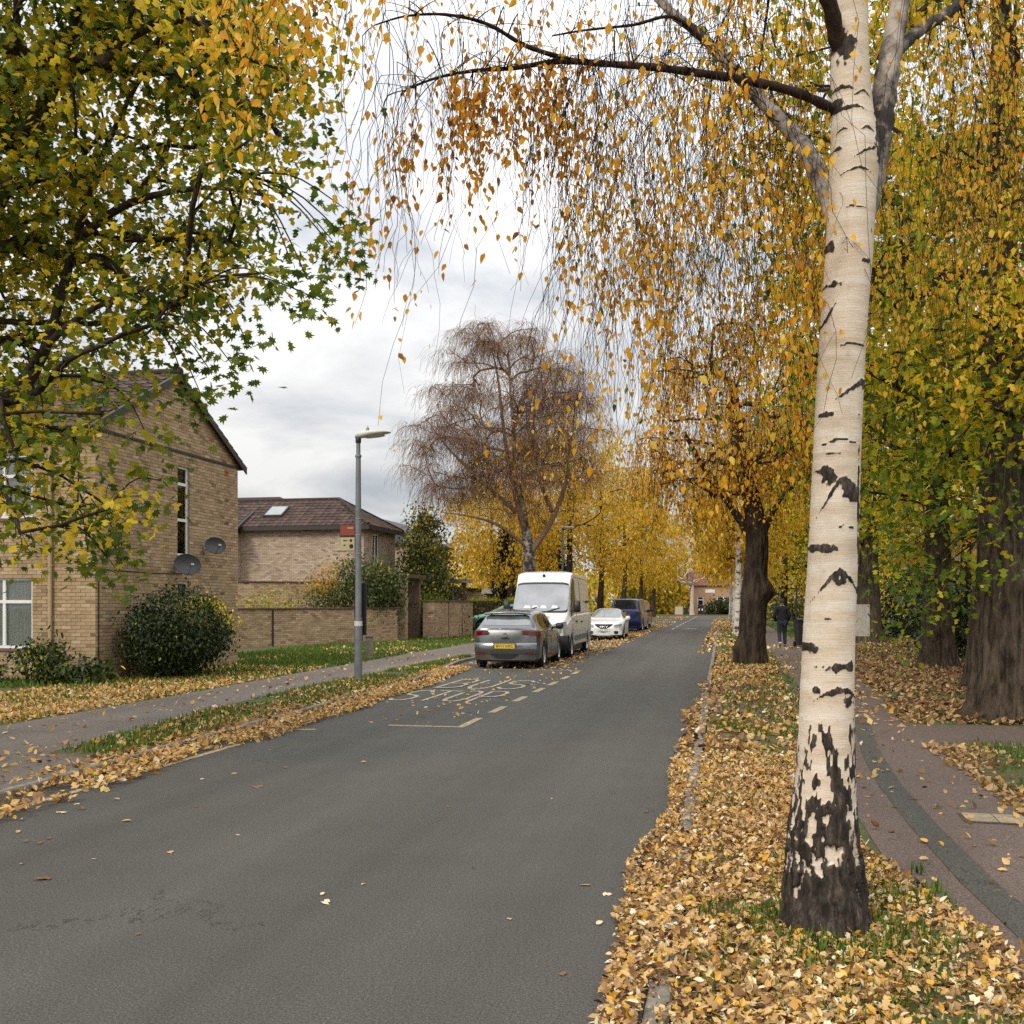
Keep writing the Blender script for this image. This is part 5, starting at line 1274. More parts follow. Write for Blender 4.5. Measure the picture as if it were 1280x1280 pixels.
R_ = [(.14,.10),(.135,.10),(.15,.105),(.09,.07),.052,.078,.088,.06,.085,.055,.036,.035,.085,.055,.036,.035,.055,.042,.034,.03,.055,.042,.034,.03]
skin('body', B, E_, R_, M_SKIN, man)
J = [B[0][:2]+(.86,)] + [B[1], B[2], B[3], (0,.025,1.52)] + [B[16],B[17],B[18],(.185,.16,.96),B[20],B[21],B[22],(-.185,.16,.96)]
skin('jacket', J, [(0,1),(1,2),(2,3),(3,4),(3,5),(5,6),(6,7),(7,8),(3,9),(9,10),(10,11),(11,12)], [(.185,.135),(.18,.135),(.19,.14),(.125,.10),.075,.085,.070,.058,.052,.085,.070,.058,.052], M_JACK, man, 2, 1)
skin('trousers', [B[0],B[8],B[9],(B[10][0],B[10][1],.10),B[12],B[13],(-.10,-.25,.19)], [(0,1),(1,2),(2,3),(0,4),(4,5),(5,6)], [(.15,.12),.108,.078,.062,.108,.078,.062], M_TROU, man)
for x, y, z, pit in ((.105,.0,.0,0),(-.10,-.235,.10,.75)):
    s_ = MB(); G = []
    for yy, w_, h in ((-.10,.035,.055),(-.07,.043,.085),(0,.045,.09),(.08,.05,.065),(.15,.042,.045),(.18,.02,.02)):
        a = np.linspace(0, math.pi, 9); G.append([(w_*math.cos(q), yy, .022 + h*math.sin(q)) for q in a])
    s_.grid(G); o = s_.build('shoe', M_SHOE, man, smooth=True); o.location = (x, y, z); o.rotation_euler = (-pit, 0, 0)
    s2_ = MB().prism([(-.042,-.11),(.042,-.11),(.05,.08),(.035,.18),(-.035,.18),(-.05,.08)], 0, .028).build('sole', M_SOLE, o)
h_ = MB(); G = []
for q in np.linspace(0, math.pi*.62, 8):
    G.append([(.098*math.sin(q)*math.cos(a), .045 + .108*math.sin(q)*math.sin(a) - .012, 1.665 + .118*math.cos(q)) for a in np.linspace(math.pi*1.0 - .45*0, 2*math.pi, 13)])
h_.grid(G)
G = [[(.098*math.sin(q)*math.cos(a), .033 + .108*math.sin(q)*math.sin(a), 1.665 + .118*math.cos(q)) for a in np.linspace(0, math.pi, 13)] for q in np.linspace(0, math.pi*.36, 5)]
h_.grid(G); h_.build('hair', M_HAIR, man, smooth=True)
for sd in (1,-1): MB().lathe([(.004,-.012),(.028,-.006),(.03,.006),(.004,.012)], 10, (sd*.092,.045,1.645), 'x').build('ear', M_SKIN, man, smooth=True)
cl_ = MB(); cl_.lathe([(.072,1.50),(.068,1.56),(.062,1.565)], 14, (0,.028,0), cap=False); cl_.build('collar', M_JACK, man, smooth=True)
# ------------------------------------------------------------------ trees
def catmull(P, n):
    P = np.asarray(P, float); m_ = len(P); t = np.linspace(0, m_-1, n); i = np.clip(t.astype(int), 0, m_-2); f = (t - i)[:,None]
    p0 = P[np.clip(i-1,0,m_-1)]; p1 = P[i]; p2 = P[i+1]; p3 = P[np.clip(i+2,0,m_-1)]
    return .5*((2*p1) + (-p0+p2)*f + (2*p0-5*p1+4*p2-p3)*f**2 + (-p0+3*p1-3*p2+p3)*f**3)
def bark_trunk(path, sides, rows, rel, base, name, mat, parent, ridges=0.0, flare=None, tint=None, vs=1.0):
    """a trunk with real relief: path rows (x, y, z, r)"""
    Q = catmull(path, rows); a = np.arange(sides)*2*math.pi/sides
    T = np.gradient(Q[:,:3], axis=0); T /= np.linalg.norm(T, axis=1)[:,None]
    u = np.cross(np.array([0,1.0,0]), T); u /= np.linalg.norm(u, axis=1)[:,None]; w = np.cross(T, u)
    ca, sa = np.cos(a), np.sin(a)
    D = ca[None,:,None]*u[:,None] + sa[None,:,None]*w[:,None]
    arc = np.concatenate([[0], np.cumsum(np.linalg.norm(np.diff(Q[:,:3], axis=0), axis=1))])
    rad = np.repeat(Q[:,3][:,None], sides, 1)
    p3 = np.stack([np.broadcast_to(ca[None],rad.shape)*1.0, np.broadcast_to(sa[None],rad.shape)*1.0, np.broadcast_to(arc[:,None],rad.shape)], -1)
    lump = fbm((p3*np.array([1.2,1.2,.9*vs])+3.1).reshape(-1,3), 3).reshape(rad.shape) - .5
    rd = fbm((p3*np.array([6,6,1.5*vs])+9.7).reshape(-1,3), 4).reshape(rad.shape)
    rr = rad*(1 + rel*lump) + ridges*(1 - np.abs(rd*2-1)*2.2)
    if flare: rr = rr*(1 + flare[0]*np.exp(-arc[:,None]/flare[1])*(.7 + .5*np.cos(a*flare[2] + 1.0)[None]))
    V = Q[:,None,:3] + D*rr[...,None]
    mb = MB(); i = np.arange(rows*sides).reshape(rows, sides); j = np.roll(i, -1, 1)
    f = np.stack([i[:-1], j[:-1], j[1:], i[1:]], -1).reshape(-1,4)
    mb.add(V.reshape(-1,3), f, None if tint is None else tint(V, arc, a).reshape(-1))
    mb.f.append(np.arange((rows-1)*sides, rows*sides)[None])
    return mb, V
def grow(seed_nodes, seed_r, attr_pts, step=.5, tip=.012, power=.46, wander=.12, lift=.15, droop=0.0):
    """join every attractor to the nearest wood; pipe-model radii. returns list of (path, radii)"""
    P = [np.asarray(q, float) for q in seed_nodes]; par = [-1]*len(P); plen = [0.25*i*0 for i in range(len(P))]
    A = np.asarray(attr_pts, float); s0 = np.asarray(seed_nodes, float)
    order = np.argsort(np.min(np.linalg.norm(A[:,None]-s0[None], axis=2), axis=1))
    chains = []; NP = np.zeros((len(P) + len(A)*14, 3)); NP[:len(P)] = s0; n = len(P); PL = np.zeros(len(NP)); dirs = np.zeros((len(NP),3)); dirs[:n] = [0,0,1]
    cnt = np.zeros(len(NP)); parent = np.full(len(NP), -1)
    for k in order:
        t = A[k]; dv = t - NP[:n]; d = np.linalg.norm(dv, axis=1)
        cost = d + .22*PL[:n] + np.where(dv[:,2] < 0, -dv[:,2]*.7, 0) + .25*d*(1 - np.einsum('ij,ij->i', dv, dirs[:n])/(d+1e-6))
        j = int(np.argmin(cost)); m_ = max(2, min(12, int(d[j]/step)+1))
        d0 = dirs[j]; mid = NP[j] + (d0*.35 + (dv[j]/(d[j]+1e-9))*.65)*d[j]*.5 + np.array([0,0,lift*d[j]*.5]) + rng.normal(0, wander*d[j]*.35, 3)
        path = [NP[j]]; prev = j
        for q in range(1, m_+1):
            f = q/m_; p = (1-f)**2*NP[j] + 2*f*(1-f)*mid + f*f*t + (rng.normal(0, .03*min(d[j],2), 3) if q < m_ else 0)
            NP[n] = p; parent[n] = prev; PL[n] = PL[prev] + np.linalg.norm(p-NP[prev]); v = p-NP[prev]; dirs[n] = v/(np.linalg.norm(v)+1e-9); prev = n; n += 1
        chains.append((j, n-m_, n))
        q = prev
        while q >= 0: cnt[q] += 1; q = parent[q]
    out = []
    for j, a, b2 in chains:
        ids = [j] + list(range(a, b2)); r = tip*np.maximum(cnt[ids],1)**power; r[0] = min(r[0], r[1]*1.15)
        out.append((NP[ids], r))
    return out, NP[:n], dirs[:n]
def wood(chains, name, mat, parent, off, sides=5, rmin=0.0, stuff=True):
    mb = MB()
    for p, r in chains: mb.tube(p, np.maximum(r, rmin), sides if r[0] > .03 else 4, cap=False)
    o = mb.build(name, mat, parent, smooth=True, offset=off)
    if stuff: o['kind'] = 'stuff'
    return o
def strands(starts, out_dirs, lens, K=14, sag=.35, jit=.06):
    """hanging twigs, all at once: (S, K, 3)"""
    S = len(starts); d = np.asarray(out_dirs, float).copy(); p = np.asarray(starts, float).copy(); L = np.asarray(lens)[:,None]/K
    out = [p.copy()]
    for k in range(K-1):
        d = d*(1-sag) + np.array([0,0,-1.0])*sag + rng.normal(0, jit, (S,3)); d /= np.linalg.norm(d, axis=1)[:,None]
        p = p + d*L; out.append(p.copy())
    return np.stack(out, 1)
def strand_mesh(mb, P, r0, r1, tint=None):
    S, K, _ = P.shape; a = np.array([0, 2.094, 4.189]); rr = np.linspace(r0, r1, K)
    off = np.stack([np.cos(a), np.sin(a), np.zeros(3)], 1)
    V = P[:,:,None,:] + rr[None,:,None,None]*off[None,None]
    idx = np.arange(S*K*3).reshape(S,K,3); nx = np.roll(idx, -1, 2)
    F = np.stack([idx[:,:-1], nx[:,:-1], nx[:,1:], idx[:,1:]], -1).reshape(-1,4)
    mb.add(V.reshape(-1,3), F)
def hang_rot(n, spread=.45):
    return rot_mats(rng.uniform(0,6.28,n), rng.normal(-1.15, spread, n), rng.normal(0, .6, n))
def in_ellipsoids(n, ells, shell=.0):
    """points spread through a union of ellipsoids (cx, cy, cz, rx, ry, rz), thinner in the middle"""
    w = np.array([e[3]*e[4]*e[5] for e in ells]); w = w/w.sum(); out = []
    for e, k in zip(ells, (w*n).astype(int)+1):
        d = rng.normal(size=(k,3)); d /= np.linalg.norm(d, axis=1)[:,None]; r = rng.uniform(shell, 1, k)**(1/2.4)
        out.append(np.array(e[:3]) + d*r[:,None]*np.array(e[3:]))
    return np.concatenate(out)

BIRCH_PAL = [(0,(.26,.11,.03)),(.2,(.50,.22,.035)),(.45,(.82,.40,.03)),(.7,(.92,.53,.045)),(.9,(.90,.66,.12)),(.93,(.12,.16,.02)),(1,(.07,.12,.02))]
M_LBIRCH = leafmat('birch_leaf', BIRCH_PAL, .5)
M_LYEL = leafmat('yellow_green_leaf', [(0,(.11,.12,.015)),(.25,(.30,.25,.02)),(.5,(.62,.40,.03)),(.75,(.84,.52,.04)),(1,(.84,.66,.13))], .48)
M_LMAPLE = leafmat('maple_leaf', [(0,(.045,.08,.014)),(.25,(.10,.17,.024)),(.45,(.25,.30,.025)),(.58,(.46,.38,.028)),(.76,(.74,.56,.035)),(1,(.82,.60,.06))], .55)
M_LMAPLE2 = leafmat('lime_maple_leaf', [(0,(.04,.08,.015)),(.26,(.16,.24,.02)),(.46,(.44,.44,.03)),(.62,(.74,.56,.03)),(1,(.82,.52,.05))], .5)
M_TWIG = barkmat('dark_twig', (.022,.014,.010), (.06,.04,.03), 20); M_TWIGP = barkmat('purple_brown_twig', (.145,.085,.055), (.27,.17,.12), 20)
M_BARK = barkmat('dark_bark', (.018,.014,.011), (.085,.062,.045), 9, (1,1,.22), 1.0, .04); M_BARKG = barkmat('grey_brown_bark', (.022,.017,.012), (.135,.10,.072), 14, (1,1,.20), 1.0, .05)
# white birch bark: tint carries the dark, rough bark plates
m = bpy.data.materials.new('white_birch_bark'); nt, b, out = nodes_of(m)
band = tex(nt, 5, 5, .6, stretch=(.6,.6,3)); fine = tex(nt, 7, 5, .7, stretch=(1.0,1.0,26), distort=.6); blot = tex(nt, 26, 4, .65)
white = ramp(nt, band, [(.3,(.54,.43,.31)),(.5,(.68,.57,.45)),(.7,(.76,.69,.60))])
white = mix(nt, ramp(nt, fine, [(.66,(0,0,0)),(.74,(.45,.45,.45)),(.83,(.9,.9,.9))]), white, (.20,.13,.09))
stain = tex(nt, 2.6, 5, .7, stretch=(1,1,.5))
white = mix(nt, ramp(nt, stain, [(.5,(0,0,0)),(.72,(.7,.7,.7))]), white, (.42,.37,.26))
white = mix(nt, ramp(nt, blot, [(.62,(0,0,0)),(.75,(.5,.5,.5))]), white, (.36,.28,.2))
crk = tex(nt, 30, 5, .75, stretch=(1,1,.28), distort=.5)
ed_ = nt.nodes.new('ShaderNodeMath'); ed_.operation = 'MULTIPLY_ADD'; nt.links.new(blot, ed_.inputs[0]); ed_.inputs[1].default_value = .5; sb_ = nt.nodes.new('ShaderNodeMath'); sb_.operation = 'SUBTRACT'; nt.links.new(attr(nt), sb_.inputs[0]); sb_.inputs[1].default_value = .25; nt.links.new(sb_.outputs[0], ed_.inputs[2]); edge_ = ed_.outputs[0]
dark = ramp(nt, crk, [(.34,(.008,.006,.005)),(.5,(.036,.028,.022)),(.64,(.10,.077,.06)),(.76,(.26,.22,.18))])
nt.links.new(mix(nt, ramp(nt, edge_, [(.38,(0,0,0)),(.62,(1,1,1))]), white, dark), b.inputs['Base Color']); b.inputs['Roughness'].default_value = .75; b.inputs['Specular IOR Level'].default_value = .25
bump(nt, b, mix(nt, attr(nt), fine, crk), .45, .010); M_BIRCH = m
m = bpy.data.materials.new('far_birch_bark'); nt, b, out = nodes_of(m)
f = tex(nt, 2.2, 5, .7, stretch=(1,1,1.6)); nt.links.new(ramp(nt, f, [(.40,(.03,.025,.02)),(.50,(.62,.57,.50))], 'LINEAR'), b.inputs['Base Color']); b.inputs['Roughness'].default_value = .8; M_BIRCHF = m
m = bpy.data.materials.new('patchy_birch_bark'); nt, b, out = nodes_of(m)
f = tex(nt, 3.0, 6, .75, stretch=(1,1,.8)); nt.links.new(ramp(nt, f, [(.45,(.03,.024,.02)),(.6,(.42,.36,.30))]), b.inputs['Base Color']); b.inputs['Roughness'].default_value = .85; bump(nt, b, f, .6); M_BIRCHM = m

# ---- the white birch in the foreground
DB = 5.05
rowsB = [(1030,1166,53),(1030,1140,47),(1030,1100,43),(1029,1040,40),(1032,970,36),(1033,900,33.5),(1036,800,31.5),(1041,700,30),(1045,600,29),(1049,500,28.5),(1055,400,28),(1061,320,28.5),(1065,250,28.5),(1068,190,29),(1064,130,25),(1062,60,22.5),(1062,0,22),(1060,-100,20),(1052,-250,17.5),(1058,-420,15),(1070,-650,11),(1062,-900,7),(1066,-1150,3)]
pathB = [(*at(x, y, DB), r/1280*DB) for x, y, r in rowsB]
bB = np.array([pathB[0][0], pathB[0][1], ZV])
pathB[0] = (*pathB[0][:2], -.08, pathB[0][3]*1.05)
birch = thing('birch_tree', 'white barked weeping birch in the leaves right of the road, nearest of all trees', 'tree', bB)
# marks seen on the bark: (px, py of the crown of the arch, half width, drop, thickness, kind)
MARKS = [(1028,594,9,22,13,'b'),(1046,602,26,40,5.5,'a'),(1055,612,11,20,12,'b'),(1064,618,5,26,4.5,'b'),(1022,684,15,13,7,'b'),(1041,716,24,24,6.5,'a'),(1044,726,12,8,6,'b'),(1008,806,9,9,8,'b'),(1042,832,24,10,9,'n'),(1040,860,24,10,5,'a'),(1052,872,9,16,8,'b'),(1013,860,4,6,5,'b'),
         (1062,487,22,-14,4.2,'s'),(1072,482,8,9,7,'b'),(1043,553,20,5,2.2,'a'),(1027,521,8,6,3,'b'),(1058,436,17,3,1.8,'a'),(1030,402,8,-16,3.5,'s'),(1037,360,9,7,5,'b'),(1074,333,8,5,4,'b'),(1035,312,4,16,4.5,'b'),(1062,222,20,5,1.8,'a'),(1074,200,12,-6,3,'s'),(1056,144,16,4,3.2,'a'),(1044,118,15,5,3.5,'a'),(1070,126,10,4,2.5,'a'),(1042,192,5,4,3,'b'),(1048,170,6,3,2,'a'),(1076,170,9,4,2.5,'a'),(1097,195,10,30,12,'b'),(1066,640,2.2,120,1.2,'v'),(1020,330,4,9,3,'b'),(1068,690,4,34,3.5,'b'),(1046,660,18,2,1.2,'a'),(1038,772,20,2,1.0,'a'),(1030,570,14,2,1.0,'a'),(1050,62,13,40,22,'b'),(1041,137,6,14,9,'b'),(1093,165,9,60,20,'b'),(1060,268,16,2,1.2,'a')]
def birch_tint(V, arc, a):
    d = V[...,:2] @ np.array([-SH, CH]); X = V[...,:2] @ np.array([CH, SH])
    px = 640 + X/DB*1280; py = 754.5 - (V[...,2]-EYE)/DB*1280      # bark measured flat, in units of 1/1280 of its distance
    front = (V[...,:2] - np.array([q[:2] for q in Qc])[:,None]) @ np.array([-SH, CH]) < .02
    n1 = fbm(np.stack([px*.11, py*.09, px*0+2], -1).reshape(-1,3), 4).reshape(px.shape) - .5
    n2 = fbm(np.stack([px*.035, py*.02, px*0+5], -1).reshape(-1,3), 5).reshape(px.shape) - .5
    n6 = fbm(np.stack([px*.30, py*.22, px*0+8], -1).reshape(-1,3), 3).reshape(px.shape) - .5
    T = np.zeros(px.shape)
    ang = np.broadcast_to(a[None], px.shape)
    for mx_, my, hw, drop, th, kd in MARKS:
        q = (px - mx_)/hw; wob = n1*9
        if kd == 'a': dz = (py - (my + drop*np.abs(q)**1.5)) + wob*.5; v = 1 - np.abs(dz)/(th*np.clip(1.25-q*q, .05, 1.2))
        elif kd == 's': dz = (py - (my + drop*q)) + wob*.4; v = 1 - np.abs(dz)/(th*np.clip(1.1-q*q*.6, .05, 1.2))
        elif kd == 'n': dz = py - my - wob*1.6; v = 1 - np.sqrt(q*q + (dz/th)**2) + n1*2.2
        elif kd == 'v': v = 1 - np.sqrt(q*q*1.0 + ((py-my)/drop)**2) + n1*1.5
        else: v = 1.15 - np.sqrt(q*q + ((py-my-th*.3)/max(th,abs(drop)*.5))**2) + n1*.9
        v = np.where(np.abs(q) < 1.3, v + n6*1.3, -1); T = np.maximum(T, np.where(front, np.clip(v*1.6, 0, 1), 0))
    # marks of the same kind all round the back
    yb = py; n3 = fbm(np.stack([np.cos(ang)*2.2, np.sin(ang)*2.2, py*.03+7], -1).reshape(-1,3), 4).reshape(px.shape)
    T = np.maximum(T, np.where(front, 0, np.clip((n3 - .62)*14, 0, 1)))
    # fissured plates taking over towards the foot
    n4 = fbm(np.stack([np.cos(ang)*5.2, np.sin(ang)*5.2, py*.036], -1).reshape(-1,3), 5).reshape(px.shape); n5 = fbm(np.stack([np.cos(ang)*9, np.sin(ang)*9, py*.075+3], -1).reshape(-1,3), 3).reshape(px.shape)
    frac = np.interp(py, [870,895,940,990,1050,1100,1135], [-.35,-.09,-.03,.015,.05,.10,.22]) + .10*np.exp(-((px-1034)/13)**2)*smoothstep(890,930,py) - .03
    T = np.maximum(T, np.clip(.5 + ((n4*.5+n5*.5) - .5 + frac)*11, 0, 1)*smoothstep(875,905,py))
    return T
rows_n = 760; Qc = catmull(pathB, rows_n)
mbB, VB = bark_trunk(pathB, 150, rows_n, .05, bB, 'trunk', None, None, 0.0, (.17,.075,5))
arcB = None
TB = birch_tint(VB, None, np.arange(150)*2*math.pi/150)
nrm = VB - Qc[:,None,:3]; nrm /= np.linalg.norm(nrm, axis=2)[...,None]
rough = fbm((VB*np.array([26,26,12])).reshape(-1,3), 4).reshape(TB.shape) - .45
pyB = 754.5 - (VB[...,2]-EYE)/DB*1280
VB2 = VB + nrm*((.003 + .022*smoothstep(950,1120,pyB))*smoothstep(.35,.7,TB)*(1 + 1.6*rough) + .0008*rough)[...,None]
mbB.v = [VB2.reshape(-1,3)]; mbB.t = [np.maximum(TB,.001).reshape(-1)]
mbB.build('trunk', M_BIRCH, birch, smooth=True, offset=bB)
def limb(pts, r0, r1, mat, name='limb', n=40, sides=9, parent=None, off=None, rows=None):
    Q = catmull([at(*q) for q in pts], n); Q = Q + (fbm(Q*2.0, 2)-.5)[:,None]*np.array([.03,.03,.05])*np.linspace(0,1,n)[:,None]
    o = MB().tube(Q, np.linspace(r0, r1, n)*(1+.08*np.sin(np.arange(n)*1.9)), sides).build(name, mat, parent, smooth=True, offset=off); return Q
HL = []
# right hand stem of the fork and its pale side limb
Q6 = limb([(1070,285,5.10),(1086,222,5.12),(1097,170,5.14),(1106,110,5.16),(1118,40,5.2),(1132,-40,5.25),(1150,-200,5.3),(1200,-420,5.3),(1240,-650,5.2)], .085, .02, M_BIRCHM, parent=birch, off=bB, sides=16, n=60)
Q5 = limb([(1108,75,5.18),(1150,38,5.3),(1195,8,5.45),(1260,-60,5.7),(1340,-130,6.0),(1420,-150,6.2)], .035, .010, M_BIRCHM, parent=birch, off=bB)
Q1 = limb([(1056,142,5.10),(1036,134,5.02),(985,113,4.93),(900,95,4.9),(820,85,4.86),(760,80,4.82),(700,76,4.8),(640,84,4.78),(590,88,4.76),(545,98,4.74),(500,118,4.7)], .026, .004, M_TWIG, parent=birch, off=bB, n=60)
Q2 = limb([(1050,290,5.1),(1034,245,5.2),(1008,190,5.35),(975,150,5.55),(930,102,5.8),(880,50,6.0),(830,5,6.2),(770,-70,6.4),(680,-150,6.6),(560,-200,6.7)], .052, .012, M_BIRCHM, parent=birch, off=bB, n=60, sides=12)
Q3 = limb([(1064,95,5.08),(1046,48,5.0),(1030,-12,4.88),(960,-120,4.7),(850,-200,4.5),(700,-250,4.35),(540,-250,4.2),(380,-200,4.05),(260,-120,3.95)], .045, .006, M_TWIG, parent=birch, off=bB, n=60, sides=12)
Q4 = limb([(720,77,4.81),(660,58,4.75),(610,30,4.7),(560,18,4.65),(510,20,4.6),(468,32,4.55)], .012, .003, M_TWIG, parent=birch, off=bB)
Q7 = limb([(1060,-60,5.05),(1000,-140,5.3),(900,-210,5.6),(780,-240,5.8),(640,-200,6.0),(520,-130,6.1)], .035, .006, M_TWIG, parent=birch, off=bB)
Q8 = limb([(1064,-150,5.05),(1010,-260,5.6),(960,-310,6.3),(930,-280,7.0),(900,-200,7.6)], .03, .006, M_TWIG, parent=birch, off=bB)
Q9 = limb([(1140,-120,5.28),(1200,-200,5.7),(1280,-220,6.2),(1340,-160,6.9)], .03, .006, M_TWIG, parent=birch, off=bB)
Q10 = limb([(1120,20,5.2),(1150,-60,5.7),(1180,-110,6.3),(1205,-90,6.9),(1215,-40,7.3)], .025, .006, M_TWIG, parent=birch, off=bB)
Q11 = limb([(880,52,6.0),(840,22,5.9),(790,32,5.7),(730,38,5.6),(690,45,5.5)], .012, .004, M_TWIG, parent=birch, off=bB)
YEND = ([100,250,330,400,440,480,520,560,600,640,670,700,730,780,850,920,1000,1030,1085,1150,1220,1300], [120,205,260,250,370,400,370,330,230,300,340,330,480,570,610,600,560,540,420,450,470,450])
clump = lambda p: .14 + 1.9*smoothstep(.44, .64, fbm(p*np.array([2.6,2.6,2.0]), 3))
tw = MB(); LP, LS, LT = [], [], []
def curtain(Q, cnt, f0, f1, spread, leafp, hue, keep=1.0, lenk=(.55,1.06), trunk=True):
    t = rng.uniform(f0, f1, cnt)*(len(Q)-1); i = np.clip(t.astype(int), 0, len(Q)-2); s_ = Q[i] + (Q[i+1]-Q[i])*(t-i)[:,None]
    dr = rng.normal(0, 1, (cnt,3)); dr[:,2] = rng.uniform(-.5,.35,cnt); dr /= np.linalg.norm(dr, axis=1)[:,None]
    o = s_ + dr*spread*rng.uniform(.1,1,cnt)[:,None]*np.array([1,1,.3])
    d = o[:,:2] @ np.array([-SH,CH]); X = o[:,:2] @ np.array([CH,SH]); px = 640 + X/d*1280
    lk = rng.uniform(*lenk, cnt); lk = np.where(px > 735, .62 + .5*lk, lk)
    ok = ~((px > 955) & (px < 1135) & (d < 5.5) & (rng.uniform(0,1,cnt) < .97)); s_, o, d, px, lk, dr = s_[ok], o[ok], d[ok], px[ok], lk[ok], dr[ok]; cnt = len(o)
    ze = EYE + (754.5 - np.interp(px, *YEND)*lk)/1280*d
    L = np.clip((o[:,2]-ze)*1.09, .15, 5.4)
    # short side branchlet carrying the strand
    br = np.stack([s_ + (o-s_)*q + np.array([0,0,.05])*4*q*(1-q)*np.linalg.norm(o-s_,axis=1)[:,None] for q in np.linspace(0,1,6)], 1); strand_mesh(tw, br, .0045, .003)
    P = strands(o, dr*.6+[0,0,-.5], L, 18, .38, .20); strand_mesh(tw, P, .0021, .0010)
    # one or two side twigs per strand
    for rep in range(3):
        k = rng.integers(3, 12, cnt); q0 = P[np.arange(cnt), k]; dd = rng.normal(0,.7,(cnt,3)); dd[:,2] = -.6; P2 = strands(q0, dd, np.clip(L*rng.uniform(.12,.4,cnt),.1,.8), 8, .25, .2); strand_mesh(tw, P2, .0013, .0008)
        n2 = P2.reshape(-1,3); kk = rng.uniform(0,1,len(n2)) < leafp*.8*clump(n2); LP.append(n2[kk] + rng.normal(0,.026,(int(kk.sum()),3))); LT.append(rng.normal(hue,.17,kk.sum()))
    for sub in range(2):
        f = rng.uniform(0,1,P[:,1:].shape[:2])[...,None]; pts = (P[:,:-1]*(1-f) + P[:,1:]*f).reshape(-1,3)
        kk = rng.uniform(0,1,len(pts)) < leafp*np.tile(np.linspace(.6,1.1,17), cnt)*clump(pts); LP.append(pts[kk] + rng.normal(0,.034,(int(kk.sum()),3))); LT.append(rng.normal(hue,.17,kk.sum()))
curtain(Q1, 42, .10, .55, .35, .50, .62); curtain(Q1, 40, .64, 1.0, .32, .24, .36, lenk=(.6,1.15)); curtain(Q1, 40, .50, .63, .10, .15, .32, lenk=(.6,1.1))
curtain(Q4, 24, .2, 1, .25, .24, .40, lenk=(.5,1.1)); curtain(Q11, 18, .2, 1, .15, .3, .45)
curtain(Q2, 105, .22, .60, .55, .62, .64); curtain(Q2, 20, .62, 1.0, .4, .3, .45)
curtain(Q3, 30, .22, .46, .3, .45, .60); curtain(Q3, 12, .5, .72, .2, .28, .40); curtain(Q3, 24, .76, 1.0, .25, .6, .66, lenk=(.45,1.0))
curtain(Q7, 85, .12, .48, .5, .55, .60); curtain(Q7, 14, .6, 1, .3, .26, .40); curtain(Q8, 95, .3, 1, .7, .66, .66); curtain(Q9, 44, .2, 1, .5, .6, .68); curtain(Q10, 40, .3, 1, .4, .55, .68); curtain(Q5, 30, .25, 1, .35, .6, .68); curtain(Q6, 30, .55, .95, .7, .5, .66)
# strands well away from the eye, on the sides of the tree nobody stands in front of
for q in range(9):
    a = q/9*6.28 + .3; top = at(1058, -200 - 60*q, DB); tip_ = top + np.array([math.cos(a)*1.9, math.sin(a)*1.9 + 1.0, .5])
    if tip_[1] < 5.6 or tip_[0] < -.2: continue
    Q = catmull([top, (top+tip_)/2+[0,0,.5], tip_, tip_+[math.cos(a)*.7, math.sin(a)*.5+.3, -.5]], 24); MB().tube(Q, np.linspace(.025,.006,24), 6).build('limb', M_TWIG, birch, smooth=True, offset=bB)
    curtain(Q, 24, .35, 1, .35, .55, .6, lenk=(.3,.8))
LPa = np.concatenate(LP); LTa = np.concatenate(LT); dL = LPa[:,:2] @ np.array([-SH,CH]); keep = dL > 2.9; LPa, LTa, dL = LPa[keep], LTa[keep], dL[keep]
tw_o = tw.build('twigs', M_TWIG, birch, offset=bB); tw_o['kind'] = 'stuff'
ordr = np.argsort(dL); nearL, farL = ordr[:300], ordr[300:]
cr = MB(); n_ = len(farL); add_leaves(cr, LPa[farL], rng.uniform(.026,.052,n_), hang_rot(n_), np.clip(LTa[farL],.02,1), LEAF_BIRCH)
crown = cr.build('crown', M_LBIRCH, birch, offset=bB); crown['kind'] = 'stuff'
lmesh = []
for tv in (.35,.5,.62,.74,.88):
    mb = MB(); add_leaves(mb, np.zeros((1,3)), [1.0], rot_mats(np.zeros(1),np.zeros(1),np.zeros(1)), np.array([tv]), LEAF_BIRCH); o = mb.build('leaf', M_LBIRCH); lmesh.append(o.data); bpy.data.objects.remove(o)
for k in nearL:
    o = link('leaf', lmesh[int(rng.integers(0,5))], crown); o.location = LPa[k]-bB; o.rotation_euler = (rng.normal(-1.15,.4), rng.normal(0,.5), rng.uniform(0,6.28)); s_ = rng.uniform(.032,.052); o.scale = (s_,s_,s_)
print('near birch leaves', len(LPa))

# ---- generic broad tree
def tree(label, base, trunk, ells, natt, leafmat_, hue, nleaf, lsize, spread, tmpl, group=None, bark=M_BARK, name='tree', tmat=None, seeds_from=.45, rid=.02, sides=24, tip=.012, hv=.18, droop=False, shell=.25, rmin=0, att=None, flare=(.25,.35,5), hue_fn=None, extra=None, rows=60, power=.46):
    base = np.array(base, float)
    t = thing(name, label, 'tree', base, 0, group)
    path = [(base[0]+x, base[1]+y, base[2]+z, r) for x, y, z, r in trunk]
    mb, V = bark_trunk(path, sides, rows, .12, base, 'trunk', None, None, rid, flare)
    if extra: extra(mb, V)
    mb.build('trunk', bark, t, smooth=True, offset=base)
    Q = catmull(path, 40); seeds = Q[int(40*seeds_from):, :3]
    A = att if att is not None else in_ellipsoids(natt, [(base[0]+e[0], base[1]+e[1], base[2]+e[2], *e[3:]) for e in ells], shell)
    ch, NP, DR = grow(seeds, None, A, tip=tip, power=power)
    wood(ch, 'branches', tmat or bark, t, base, 6, rmin)
    return t, A, NP, base
